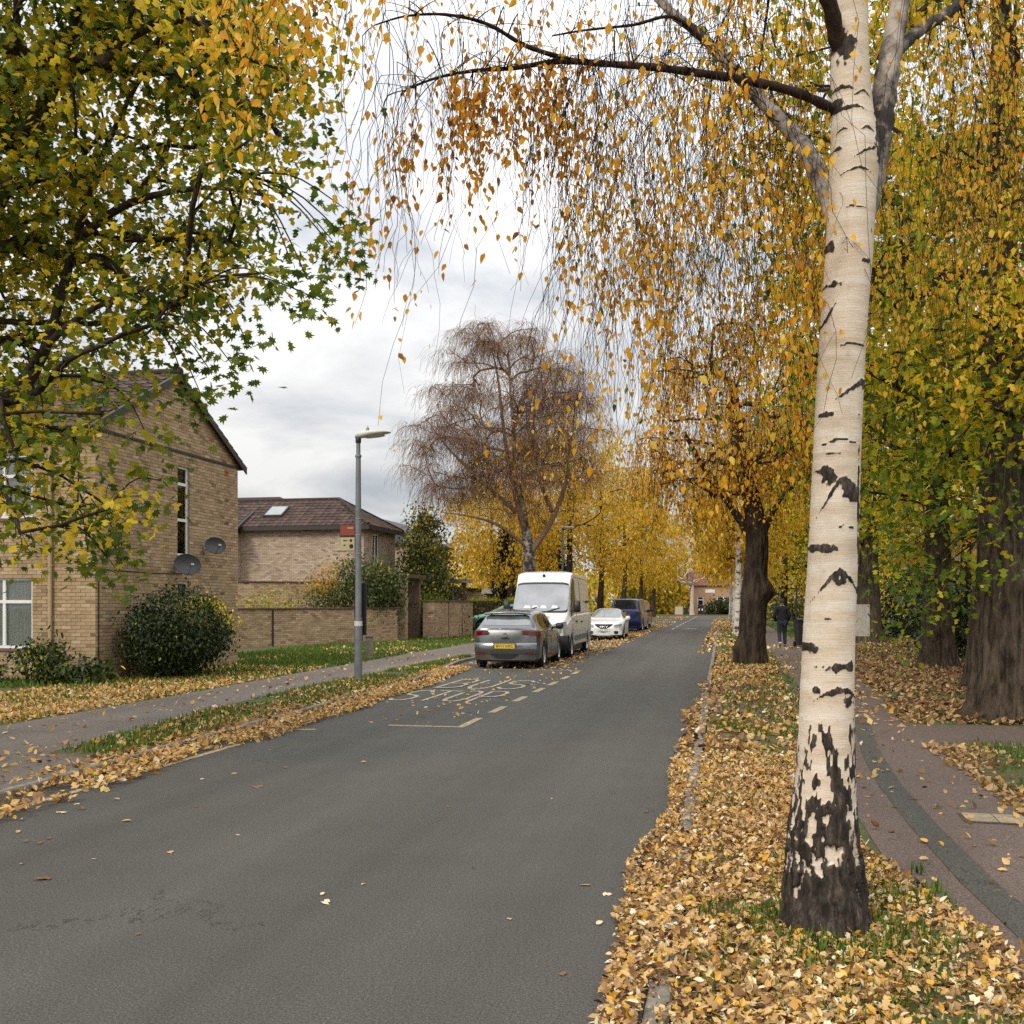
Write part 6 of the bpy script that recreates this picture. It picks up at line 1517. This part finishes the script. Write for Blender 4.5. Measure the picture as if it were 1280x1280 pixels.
def leaf_clumps(t, base, C, n, size, spread, mat, hue, hv, tmpl, chue=.1, flat=.55, name='crown', hue_fn=None, singles=0):
    N = len(C)*n; c = np.repeat(C, n, 0); g = rng.normal(0, 1, (N,3))*np.array([spread,spread,spread*flat]); g[:,2] -= .12*spread
    p = c + g; hh = np.repeat(rng.normal(0, chue, len(C)), n) + rng.normal(hue, hv, N)
    if hue_fn is not None: hh = hh + hue_fn(p)
    near_ = np.zeros(0, int)
    if singles:
        dv = p - np.array([0,0,EYE]); dd = dv[:,:2] @ np.array([-SH,CH]); xx = dv[:,:2] @ np.array([CH,SH]); seen = (dd > 1) & (np.abs(xx/dd) < .5) & (dv[:,2]/dd < .58)
        od = np.argsort(np.where(seen, dd, 999)); near_ = od[:singles]; rest = np.setdiff1d(np.arange(N), near_); pn, hn = p[near_], np.clip(hh[near_],.02,1); p, hh, N = p[rest], hh[rest], len(rest)
    mb = MB(); add_leaves(mb, p, size*rng.uniform(.65,1.3,N), rot_mats(rng.uniform(0,6.28,N), rng.normal(-.75,.5,N), rng.normal(0,.5,N)), hh, tmpl)
    o = mb.build(name, mat, t, offset=base); o['kind'] = 'stuff'
    if singles:
        ms = {}
        for q, h1 in zip(pn, hn):
            k = int(h1*8)
            if k not in ms:
                mb = MB(); add_leaves(mb, np.zeros((1,3)), [1.0], rot_mats(np.zeros(1),np.zeros(1),np.zeros(1)), np.array([(k+.5)/8]), tmpl); l_ = mb.build('leaf', mat, o); ms[k] = l_.data
            else: l_ = link('leaf', ms[k], o)
            l_.location = q - base; l_.rotation_euler = (rng.normal(-.75,.5), rng.normal(0,.5), rng.uniform(0,6.28)); s_ = size*rng.uniform(.65,1.3); l_.scale = (s_,s_,s_)
    return o
def twig_clumps(t, base, C, n, L, mat, r=.004, sag=.15, name='twigs'):
    N = len(C)*n; d = rng.normal(0,1,(N,3)); d[:,2] -= .2; P = strands(np.repeat(C,n,0), d, L*rng.uniform(.4,1.1,N), 5, sag, .25); mb = MB(); strand_mesh(mb, P, r, r*.5); o = mb.build(name, mat, t, offset=base); o['kind'] = 'stuff'; return o

def in_poly(px, py, poly):
    r = np.zeros(len(px), bool); n = len(poly)
    for i in range(n):
        (x0,y0),(x1,y1) = poly[i], poly[(i+1) % n]
        c = ((y0 > py) != (y1 > py)) & (px < (x1-x0)*(py-y0)/((y1-y0) + 1e-9) + x0); r ^= c
    return r
# ---- maple on the left, its trunk just out of view
mb0 = at(-330, 965, 10.4); mb0[2] = ZV
poly = [(-420,-420),(300,-420),(352,-120),(358,0),(362,150),(358,225),(345,290),(325,318),(290,312),(268,360),(215,385),(190,430),(165,470),(150,540),(140,640),(118,700),(100,690),(60,640),(30,690),(-20,640),(-200,560),(-420,420)]
N0 = 5200; px_ = rng.uniform(-420,440,N0); py_ = rng.uniform(-420,690,N0); k = in_poly(px_, py_, poly); px_, py_ = px_[k], py_[k]
dd_ = rng.uniform(7.6, 11.5, len(px_)) - .8*smoothstep(250,430,px_) + .4
A_ = np.array([at(x, y, d) for x, y, d in zip(px_, py_, dd_)]); A_ = A_[rng.permutation(len(A_))[:1200]]
den = fbm(A_*.9, 3); py_a = 754.5 - (A_[:,2]-EYE)/np.maximum(A_[:,:2] @ np.array([-SH,CH]),1)*1280; A_ = A_[(den > .40) & (rng.uniform(0,1,len(A_)) < np.where(py_a > 390, np.where(py_a > 520, .5, .72), 1))]
back = in_ellipsoids(110, [(mb0[0]-1.5, mb0[1]+1.2, 6.8, 4.0, 3.6, 3.2)], .3)
tr_m = [(0,0,-.1,.36),(.05,0,1.0,.29),(.1,.05,2.2,.26),(.3,.0,3.4,.23),(.8,-.1,4.8,.18),(1.2,0,6.4,.12),(1.3,.1,8.0,.06)]
left_t, LA, LN, lb = tree('broad green and yellow maple hanging over the left edge in front of the brick house', mb0, tr_m, None, 0, None, 0, 0, 0, 0, None, None, M_BARK, 'maple_tree', None, .35, .02, 28, .013, att=np.concatenate([A_, back]), power=.50)
# heavy limbs that show among the leaves
for pts, r0 in (([(-200,640,10.3),(-90,560,10.0),(0,505,9.7),(50,452,9.5),(95,300,9.4),(130,190,9.3),(180,90,9.2)], .08), ([(-230,380,10.2),(-60,300,9.9),(20,200,9.7),(70,110,9.6),(135,60,9.5),(240,10,9.4)], .10), ([(95,300,9.4),(160,255,9.2),(250,235,9.0),(330,245,8.8)], .045), ([(10,500,9.7),(70,420,9.3),(150,370,9.0),(250,350,8.8),(350,340,8.6)], .04)):
    limb(pts, r0, r0*.2, M_BARK, parent=left_t, off=lb, sides=10)
leaf_clumps(left_t, lb, A_, 64, .082, .28, M_LMAPLE, .46, .18, LEAF_STAR, .21, singles=300); leaf_clumps(left_t, lb, back, 40, .15, .45, M_LMAPLE, .42, .18, LEAF_QUAD, .15)
twig_clumps(left_t, lb, A_, 4, .45, M_BARK, .005)
# drooping spray ends along its right rim and low front
rim = np.array([at(x, y, d) for x, y, d in ((400,375,8.0),(385,350,8.1),(365,330,8.2),(345,350,8.4),(428,325,8.2),(415,300,8.3),(250,490,8.6),(262,462,8.6),(238,500,8.6),(150,690,9.0),(135,700,9.0),(140,660,9.1),(125,640,9.1),(165,640,9.0),(190,560,8.9),(200,600,8.9),(45,690,9.2),(20,670,9.2),(60,640,9.3),(15,620,9.3),(100,560,9.4),(290,455,8.7),(310,430,8.6),(430,260,8.3),(435,300,8.3),(110,690,9.1),(148,715,9.0))])
leaf_clumps(left_t, lb, rim, 34, .085, .15, M_LMAPLE, .34, .12, LEAF_MAPLE, .05, .8, 'spray')
rp_ = []
for q in rim:
    j = int(np.argmin(np.linalg.norm(LN - q, axis=1))); v = LN[j]; rp_.append((catmull([v, (v+q)/2+[0,0,.12], q], 8), np.linspace(.010,.004,8)))
wood(rp_, 'spray_twig', M_BARK, left_t, lb, 5)

# ---- big maples in a row right of the footpath
def big_maple(label, base, H, r, ells, natt, nl, size, hue, tmpl, fork=None, lean=0.0, low=None, lowh=None, spread=.42, mat=None):
    t, A, NP, b_ = tree(label, base, [(0,0,-.15,r*1.12),(0,0,.5,r),(lean*.3,0,2.0,r*.82),(lean*.7,.1,3.6,r*.68),(lean,.2,6.0,r*.46),(lean*1.2,.1,8.5,r*.36),(lean*1.1,.2,H*.85,r*.12)], ells, natt, None, 0, 0, 0, 0, None, 'row of big maples beside the footpath', M_BARKG, 'maple_tree', M_BARK, .40, r*.10, 56, .014, flare=(.32,.45,6), rows=110, power=.5)
    leaf_clumps(t, b_, A, nl, size, spread, mat or M_LMAPLE2, hue, .16, tmpl, .14)
    if low is not None:
        leaf_clumps(t, b_, low, 46, size*.9, .28, M_LMAPLE2, lowh, .14, tmpl, .08, .8, 'low_spray'); rp2 = []
        for q in low:
            j = int(np.argmin(np.linalg.norm(NP - q, axis=1))); v = NP[j]; rp2.append((catmull([v, (v+q)/2+[0,0,.25], q], 9), np.linspace(.016,.005,9)))
        wood(rp2, 'low_branch', M_BARK, t, b_, 5)
    return t, b_, NP
low1 = np.array([at(x + rng.normal(0,6), y + rng.normal(0,6), d) for x, y, d in [(1100,470,14),(1130,500,14),(1160,520,13.5),(1110,560,14.5),(1140,590,13.8),(1170,600,13.2),(1200,560,13),(1100,640,15),(1130,650,14.5),(1160,660,14),(1190,640,13.4),(1110,700,15.5),(1140,700,15),(1125,745,15.5),(1160,720,14.6),(1190,700,13.6),(1225,650,12.8),(1255,630,12.6),(1240,690,12.7),(1215,620,12.9),(1118,778,15.6),(1200,735,13.9),(1180,760,14.3),(1095,600,15),(1185,470,13.5),(1220,500,13),(1260,560,12.5),(1100,520,15),(1150,550,14),(1090,720,16),(1150,470,14.5),(1235,430,13),(1265,470,13)]])
t1, b1, n1_ = big_maple('thick forked maple trunk at the right edge of the photo, nearest of its row', (3.80,15.1,ZV), 12.5, .40, [(.3,.5,8.2,4.0,4.2,3.6),(-.5,-.9,5.4,2.5,2.0,1.9),(2.2,1,5.6,2.6,3,1.8),(-.2,-1.6,6.2,1.8,1.2,2.6)], 330, 58, .115, .50, LEAF_STAR, low=low1, lowh=.24)
# second stem of the nearest maple, growing from the same foot
ps = [(*(b1 + np.array([.05,.35,-.1])), .30),(*(b1 + np.array([-.12,.45,.9])), .25),(*(b1 + np.array([-.02,.5,2.2])), .2),(*(b1 + np.array([.25,.8,4.0])), .16),(*(b1 + np.array([.6,1.3,6.5])), .09)]
ms, _ = bark_trunk(ps, 40, 70, .12, b1, 'second_stem', None, None, .02, (.2,.4,5)); ms.build('second_stem', M_BARKG, t1, smooth=True, offset=b1)
big_maple('second maple trunk of the row, leaning behind the nearest one', (4.95,20.8,ZV), 12, .36, [(.2,.3,8.0,3.8,3.8,3.4),(-1.2,-.5,5.4,2.2,2.2,1.8)], 170, 50, .15, .40, LEAF_STAR, lean=.3)
big_maple('straight grey maple trunk standing in brown leaves before the board fence', (5.3,27.2,ZV), 12.5, .38, [(0,0,8.2,4.2,4.0,3.6),(-1.4,-.8,5.2,2.6,2.4,1.7)], 170, 46, .19, .38, LEAF_QUAD)
big_maple('maple with flared foot at the back of the leaf carpet right of the notice board', (5.75,43.0,ZV), 13, .50, [(0,0,8.5,4.6,4.4,4.0),(-1.5,-1,5.2,2.8,2.6,1.9)], 150, 46, .24, .42, LEAF_QUAD, spread=.55)
big_maple('last big maple of the row far along the footpath', (5.4,60.0,ZV), 13, .42, [(0,0,8.4,4.8,4.4,4.0),(-1.5,-1,5.0,2.8,2.8,1.9)], 130, 46, .30, .52, LEAF_QUAD, spread=.6)
for i, (x, y, h_) in enumerate(((9.5,22,11),(11.5,31,12),(10,46,12),(15,26,11),(16,40,13),(9,76,13),(4.5,78,12),(5,98,13),(9,112,13),(12,62,12))):
    lab = ['golden tree behind the nearest maples','golden tree behind the board fence','golden tree beside the pale house','outer golden tree at the right edge','tall golden tree behind the pale house','golden tree deep behind the footpath','golden tree over the far footpath','far golden tree where the footpath ends','farthest golden tree on the right','golden tree in front of the pale house gable'][i]
    t, A, NP, b_ = tree(lab, (x,y,ZV), [(0,0,-.1,.3),(0,0,2,.24),(.1,0,5,.16),(0,0,h_*.8,.06)], [(0,0,h_*.58,3.6,3.6,h_*.42)], 110, None, 0,0,0,0,None,'background trees on the right',M_BARK,'maple_tree',None,.4,.02,14,.016,rows=24)
    leaf_clumps(t, b_, A, 44, .26, .62, M_LMAPLE2 if i % 2 else M_LYEL, .44, .2, LEAF_QUAD, .14)

# ---- dark ridged tree with burrs beside the road
def burrs(mb, V):
    c = [(np.array([.78+.36,27.5,1.98]), .30, .24),(np.array([.78-.42,27.35,.52]), .26, .20),(np.array([.78+.1,27.25,1.75]), .2, .08),(np.array([.78-.3,27.4,.2]), .3, .12)]
    P = V.reshape(-1,3).copy(); ctr = V.mean(1, keepdims=True); D = (V-ctr).reshape(-1,3); D /= np.linalg.norm(D, axis=1)[:,None]+1e-9
    for q, rad, hgt in c:
        d = np.linalg.norm(P - q, axis=1); P = P + D*(hgt*np.exp(-(d/rad)**2*1.6)*(1+.5*(fbm(P*9,3)-.5)))[:,None]
    mb.v = [P]
bt_, A, NP, b_ = tree('dark ridged trunk with lumpy burrs standing between road and footpath', (.80,27.6,ZV), [(-.03,0,-.1,.38),(-.03,0,.35,.34),(0,0,1.2,.31),(.06,0,2.2,.27),(.10,0,3.0,.26),(.08,0,3.5,.25),(.0,.1,4.2,.20),(-.35,.1,5.6,.13),(-.5,.1,7.4,.06)],
    [(-.3,0,6.9,3.0,3.0,2.6),(-1.3,-1.0,5.6,1.6,1.6,1.4),(1.0,.4,5.7,1.6,1.6,1.4)], 170, None,0,0,0,0,None,None,M_BARK,'birch_tree',None,.62,.05,72,.015,extra=burrs,rows=130,flare=(.15,.3,5),power=.5)
for pts, r0 in (([(945,682,26.9),(925,650,26.7),(905,620,26.5),(880,585,26.3),(855,540,26)], .13),([(950,680,26.9),(962,650,27),(975,625,27.2),(1000,600,27.4)], .09)): limb(pts, r0, r0*.4, M_BARK, parent=bt_, off=b_)
def weep(t, b_, A, cnt, L, leafp, hue, size, mat, twmat, r0=.007, tmpl=LEAF_QUAD, K=14, hv=.16, sag=.42, jit=.07, lj=.05):
    c = np.repeat(A, cnt, 0); n = len(c); d = rng.normal(0,1,(n,3)); d[:,2] = rng.uniform(-.3,.5,n); P = strands(c + d*.15, d, L*rng.uniform(.35,1.1,n), K, sag, jit); P[:,:,2] = np.maximum(P[:,:,2], 1.9 + .8*rng.uniform(0,1,n)[:,None])
    mb = MB(); strand_mesh(mb, P, r0, r0*.45); o = mb.build('twigs', twmat, t, offset=b_); o['kind'] = 'stuff'
    pts = P.reshape(-1,3) + rng.normal(0,lj,(n*K,3)); k = rng.uniform(0,1,len(pts)) < leafp; m_ = int(k.sum())
    if m_:
        mb = MB(); add_leaves(mb, pts[k], size*rng.uniform(.6,1.3,m_), hang_rot(m_), rng.normal(hue,hv,m_) + np.repeat(rng.normal(0,.08,n),K)[k], tmpl); o = mb.build('crown', mat, t, offset=b_); o['kind'] = 'stuff'
weep(bt_, b_, A, 8, 2.0, .72, .58, .10, M_LBIRCH, M_TWIG, .006, sag=.34, jit=.12, lj=.10, hv=.22)

# ---- weeping birches down the street: the bare brown one first
wb0 = (-9.25, 49.2, ZV); W = 1.11
tw0, A, NP, b_ = tree('big bare weeping birch with purple brown twigs rising behind the white van', wb0, [(0,0,-.1,.36),(0,0,1.0,.30),(.02,0,2.7,.27),(.02,0,4.1,.27),(-.2,0,5.6,.19),(-.6,.1,7.9,.12),(-.8,.2,10.2,.08),(-1.0,.2,12.9,.03)],
    [(-1.3,.2,11.9,3.9,3.4,4.2),(-4.2,0,8.6,2.7,2.4,2.6),(1.5,.3,10.2,2.9,2.6,3.2),(-1.3,0,7.6,3.0,2.4,1.8)], 420, None,0,0,0,0,None,None,M_BIRCHM,'birch_tree',M_TWIGP,.42,.02,24,.013,rows=60,power=.48,shell=.15)
for pts, r0 in (([(664,690,45),(690,650,45),(708,600,45),(715,540,45),(722,480,45)], .17),([(655,680,45),(620,655,44.5),(585,645,44),(550,640,43.5)], .10),([(655,660,45),(640,600,45),(630,540,45),(622,470,45),(610,420,45)], .16),([(645,640,45),(600,600,44.7),(560,560,44.5),(530,520,44.3)], .11),([(690,640,45),(670,580,45.4),(668,500,45.7),(680,430,46)], .12)): limb([(x, y, d+5.0) for x, y, d in pts], r0, r0*.12, M_TWIGP, parent=tw0, off=b_)
k = rng.uniform(0,1,len(A)) < np.clip(.35 + (A[:,0]+9.5)*.2, .05, 1)
weep(tw0, b_, A, 33, 1.9, .02, .45, .11, M_LBIRCH, M_TWIGP, .009, K=10, sag=.20, jit=.16)
low = A[(A[:,2] < 9.6)]; low = low[(rng.uniform(0,1,len(low)) < .55)]
leafy = MB(); P = strands(np.repeat(low,5,0), rng.normal(0,1,(len(low)*5,3)), 2.6*rng.uniform(.4,1.1,len(low)*5), 12, .36, .09); pts = P.reshape(-1,3); pts = pts[pts[:,2] > 2.0]; kk = rng.uniform(0,1,len(pts)) < .55*smoothstep(-12.5,-8.0,pts[:,0]) + .12; pts = pts[kk]
add_leaves(leafy, pts, .11*rng.uniform(.6,1.3,len(pts)), hang_rot(len(pts)), rng.normal(.58,.16,len(pts)), LEAF_QUAD); o = leafy.build('thin_leaves', M_LBIRCH, tw0, offset=b_); o['kind'] = 'stuff'
yl = ['yellow weeping birch hanging over the clipped hedge','golden weeping birch above the parked white van','yellow green birch over the blue people carrier','olive yellow birch farther along the kerb','golden birch before the road end','yellow birch beside the far pollards','yellow birch behind the bare weeping birch','large golden birch behind the second house']
for i, (x, y, h_, w_, hue) in enumerate(((-13.2,64,8.5,3.0,.52),(-8.9,60,12.2,3.6,.62),(-8.6,74,11.8,4.0,.50),(-8.4,90,12.0,4.0,.42),(-8.2,106,12.5,4.2,.50),(-8.0,124,12,4.4,.45),(-13.5,72,12.5,4.4,.55),(-19,84,11,4.2,.5))):
    h_ *= 1.16; t, A, NP, b_ = tree(yl[i], (x,y,ZV), [(0,0,-.1,.26),(0,0,2,.22),(.1,0,4.5,.16),(0,0,h_*.85,.05)], [(0,0,h_*.62,w_,w_,h_*.36)], 95, None,0,0,0,0,None,'yellow birches along the left kerb',M_BARK,'birch_tree',M_BARK,.42,.02,14,.015,rows=24)
    weep(t, b_, A, 9, 2.0, .75, hue + .08, .21 + .0012*(y-58), M_LYEL, M_TWIG, .009, K=9, sag=.24, jit=.2, lj=.22)
# right hand birches by the kerb farther on
for i, (x, y, h_, w_, lab) in enumerate(((.8,53.4,10.5,2.7,'slender birch with chalk white trunk beyond the burred tree'),(.9,70,11,3.0,'yellow birch on the right verge behind the chalk white trunk'),(.9,104,11.5,3.6,'farthest yellow birch on the right verge'))):
    t, A, NP, b_ = tree(lab, (x,y,ZV), [(0,0,-.1,.22),(.02,0,2,.17),(.05,0,4.5,.14),(.1,0,h_*.85,.05)], [(.1,0,h_*.66,w_,w_,h_*.32)], 85, None,0,0,0,0,None,'birches on the right verge',M_BIRCHF,'birch_tree',M_TWIG,.5,.008,18,.014,rows=30)
    weep(t, b_, A, 8, 2.0, .72, .62, .19 + .001*y, M_LYEL, M_TWIG, .009, K=10, sag=.28, jit=.15, lj=.16)
# pale leafless pollards before the end house
for i, (x, y, lab) in enumerate(((-4.1,146.5,'pale leafless tree in front of the end house, left of its windows'),(2.4,147,'taller pale leafless tree in front of the right window of the end house'))):
    t, A, NP, b_ = tree(lab, (x,y,ZV), [(0,0,-.1,.32),(0,0,1.5,.26),(.05,0,3.0,.24),(.1,0,4.5,.15)], [(0,0,6.0+i*1.2,3.2,2.6,2.2+i*.6)], 60, None,0,0,0,0,None,'pale bare trees at the road end',plain('pale_bark_%d' % i,(.50,.40,.33),.9,var=.2),'bare_tree',None,.6,.01,14,.034,rows=20,rmin=.03)
    twig_clumps(t, b_, A, 4, 1.1, M_TWIGP, .02)

# ---- shrubs, hedge and conifers
M_EVG = leafmat('evergreen_leaf', [(0,(.008,.016,.006)),(.4,(.022,.042,.010)),(.72,(.06,.09,.015)),(.85,(.16,.18,.02)),(1,(.72,.58,.03))], .15, .4, .4)
M_LBUSH = leafmat('bush_leaf', [(0,(.03,.05,.015)),(.35,(.075,.11,.025)),(.6,(.16,.17,.04)),(.75,(.45,.30,.04)),(1,(.62,.34,.05))], .3)
M_CON = leafmat('conifer_spray', [(0,(.012,.022,.010)),(.5,(.04,.06,.02)),(.8,(.12,.13,.03)),(1,(.40,.30,.04))], .15, .7, .2)
def shrub(name, label, base, ells, n, size, mat, hue, hv, tmpl=LEAF_BIRCH, spread=.12, per=26, stems=7, cat='shrub', group=None, hue_fn=None, shell=.75, twig=0):
    base = np.array([*base, ZV]); t = thing(name, label, cat, base, 0, group)
    C = in_ellipsoids(n, [(base[0]+e[0], base[1]+e[1], base[2]+e[2], *e[3:]) for e in ells], shell); C = C[C[:,2] > base[2]+.05]
    leaf_clumps(t, base, C, per, size, spread, mat, hue, hv, tmpl, .07, .9, 'foliage', hue_fn)
    mb = MB()
    for k in range(stems):
        q = C[int(rng.integers(0,len(C)))]; b0 = base + np.array([rng.normal(0,.12), rng.normal(0,.12), -.05]); mb.tube(catmull([b0, (b0*.6+q*.4)+[0,0,.15], q], 7), np.linspace(.03,.008,7), 5)
    o = mb.build('stems', M_TWIG, t, offset=base); o['kind'] = 'stuff'
    if twig: twig_clumps(t, base, C, twig, .5, M_TWIG, .006)
    return t
shrub('shrub', 'large rounded dark evergreen shrub against the gable wall with a yellow patch on top', (-11.55,20.35), [(0,0,1.04,.82,1.40,.82),(.0,-.5,.75,.75,.9,.55),(0,.85,.98,.6,.70,.60)], 560, .075, M_EVG, .42, .17, LEAF_BIRCH, .15, 30, 9, hue_fn=lambda p: 1.0*np.exp(-((p[:,1]-21.05)**2/.16 + (p[:,2]-1.68)**2/.06)) + .9*np.exp(-((p[:,1]-21.45)**2/.10 + (p[:,2]-1.32)**2/.10)))
shrub('low_plant', 'leggy green plant at the wall foot below the drainpipe', (-13.25,18.0), [(0,0,.42,.55,.35,.42),(.35,0,.9,.12,.12,.5)], 60, .10, M_EVG, .62, .12, LEAF_BIRCH, .12, 16, 6, 'plant', None, None, .3)
shrub('low_plant', 'broad leaved low plant between the drainpipe and the round shrub', (-12.25,18.1), [(0,0,.22,.55,.4,.26)], 46, .13, M_EVG, .58, .10, LEAF_BIRCH, .10, 14, 4, 'plant', None, None, .3)
shrub('low_plant', 'dark low bush under the ground floor window of the nearest house', (-14.9,17.9), [(0,0,.25,.9,.4,.32)], 60, .09, M_EVG, .50, .12, LEAF_BIRCH, .12, 16, 4, 'plant', None, None, .3)
shrub('bush', 'green bush with orange top spilling over the long garden wall', (-14.85,40.6), [(0,0,2.2,1.6,1.2,1.35),(-1.2,-.4,1.9,1.0,.9,1.1),(1.0,.3,2.1,1.0,.9,1.2)], 230, .14, M_LBUSH, .30, .14, LEAF_BIRCH, .28, 26, 10, 'bush', None, lambda p: .52*smoothstep(-14.9,-16.2,p[:,0])*smoothstep(1.7,2.5,p[:,2]) + .12*smoothstep(2.8,3.3,p[:,2]), .4, 3)
shrub('bush', 'thin pale bush against the tall wall left of the orange topped bush', (-17.6,38.2), [(0,0,1.4,1.3,.6,.8)], 45, .11, M_LMAPLE2, .50, .15, LEAF_BIRCH, .25, 12, 8, 'bush', None, None, .3, 3)
def conifer(label, x, y, h_, r, n, hue, size=.16, loose=.24):
    base = np.array([x,y,ZV]); t = thing('conifer_tree', label, 'tree', base); MB().tube([(0,0,-.1),(0,0,h_*.9)], np.array([r*.12,.03]), 8).build('trunk', M_BARK, t)
    z = rng.uniform(.02,1,n)**1.25; a = rng.uniform(0,6.28,n); rr = r*(1-z)**.8*rng.uniform(.55,1.05,n) + .08; C = np.stack([x+rr*np.cos(a), y+rr*np.sin(a), z*h_+.15], 1)
    leaf_clumps(t, base, C, 20, size, loose, M_CON, hue, .16, LEAF_QUAD, .12, 1.0, 'foliage'); return t
conifer('dark bushy conifer between the porch and the short wall', -14.4, 48.0, 4.6, 2.0, 420, .62, .15, .35)
conifer('olive conifer with yellowing top left of the weeping birch', -15.3, 52.0, 6.3, 2.2, 420, .80, .17, .4)
conifer('narrow dark cypress seen through the yellow birch strands', -13.9, 66.0, 6.5, .9, 260, .12, .2)
conifer('broad dark cypress behind the garage roof', -11.5, 70.0, 6.6, 1.7, 420, .12, .22); conifer('dark cypress right of the narrow one behind the garage', -12.9, 71.0, 5.4, 1.3, 300, .12, .22)
shrub('shrub', 'bright green low hedge top behind the return of the short wall', (-13.6,46.2), [(0,0,1.55,.9,1.2,.45)], 80, .12, M_LMAPLE2, .22, .10, LEAF_QUAD, .2, 20, 6)
shrub('shrub', 'bare brown creeper beside the garden gate', (-13.75,45.0), [(0,0,1.1,.5,.7,1.1)], 50, .10, M_LYEL, .2, .15, LEAF_QUAD, .2, 10, 14, twig=6)
hb = np.array([-14.9,60.0,ZV]); hg = thing('hedge', 'neatly clipped green hedge behind the green car', 'hedge', hb)
C = np.stack([rng.uniform(-14.9,-10.3,900), 60 + rng.uniform(-.6,.6,900), rng.uniform(.1,1.95,900)], 1); k = (np.abs(C[:,1]-60) > .4) | (C[:,2] > 1.7); C = C[k]
leaf_clumps(hg, hb, C, 22, .09, .12, M_LMAPLE2, .16, .10, LEAF_QUAD, .06, 1.0, 'foliage', lambda p: .28*smoothstep(1.7,1.95,p[:,2])); MB().box(.15,4.5,-.4,.4,0,1.75).build('twig_core', M_TWIG, hg)
for i, (x, y, lab) in enumerate(((-.6,152,'dark green bush below the windows of the end house'),(1.2,153,'rounded green bush right of the end house tree'),(4.6,150,'grey green bush at the right corner of the end house'),(5.8,96,'dark bush beside the far footpath'))):
    shrub('bush', lab, (x,y), [(0,0,1.0,1.6,1.2,1.1)], 60, .35, M_CON, .45+.1*i, .15, LEAF_QUAD, .4, 20, 4, 'bush')
for i, (x, y, h_, lab) in enumerate(((8.0,38.5,2.2,'dark laurel bush behind the leaf carpet'),(10.5,41,2.6,'dark overgrown bush before the pale house'),(7.6,31.5,1.9,'dark shrub between maple trunk and board fence'),(9.0,52,3,'tall dark bush left of the pale house'))):
    shrub('bush', lab, (x,y), [(0,0,h_*.5,1.6,1.0,h_*.55)], 130, .18, M_EVG, .38, .16, LEAF_QUAD, .3, 24, 6, 'bush', None, None, .4)

# ---- far woods closing the view behind everything
fw = MB()
def mass(x0, x1, y0, y1, h_, n, hue, size):
    x = rng.uniform(x0,x1,n); y = rng.uniform(y0,y1,n); c = fbm(np.stack([x*.12, y*.05, x*0], 1), 3); z = rng.uniform(0,1,n)**.8*h_*(.55 + .9*(c-.25)); add_leaves(fw, np.stack([x,y,z],1), size*rng.uniform(.6,1.3,n), hang_rot(n,.8), rng.normal(hue,.2,n) + (c-.5)*.5, LEAF_QUAD)
mass(-16,-5,150,175,11,7000,.30,.7); mass(-5,30,170,190,13,9000,.42,.75); mass(14,60,60,150,13,9000,.45,.8); mass(-60,-14,110,170,9,9000,.45,.8); mass(-70,-30,70,110,7,4000,.4,.7)
tag(fw.build('woods', M_LYEL, None), 'autumn woods and garden trees closing the view beyond the houses', 'woods', None, 'stuff')
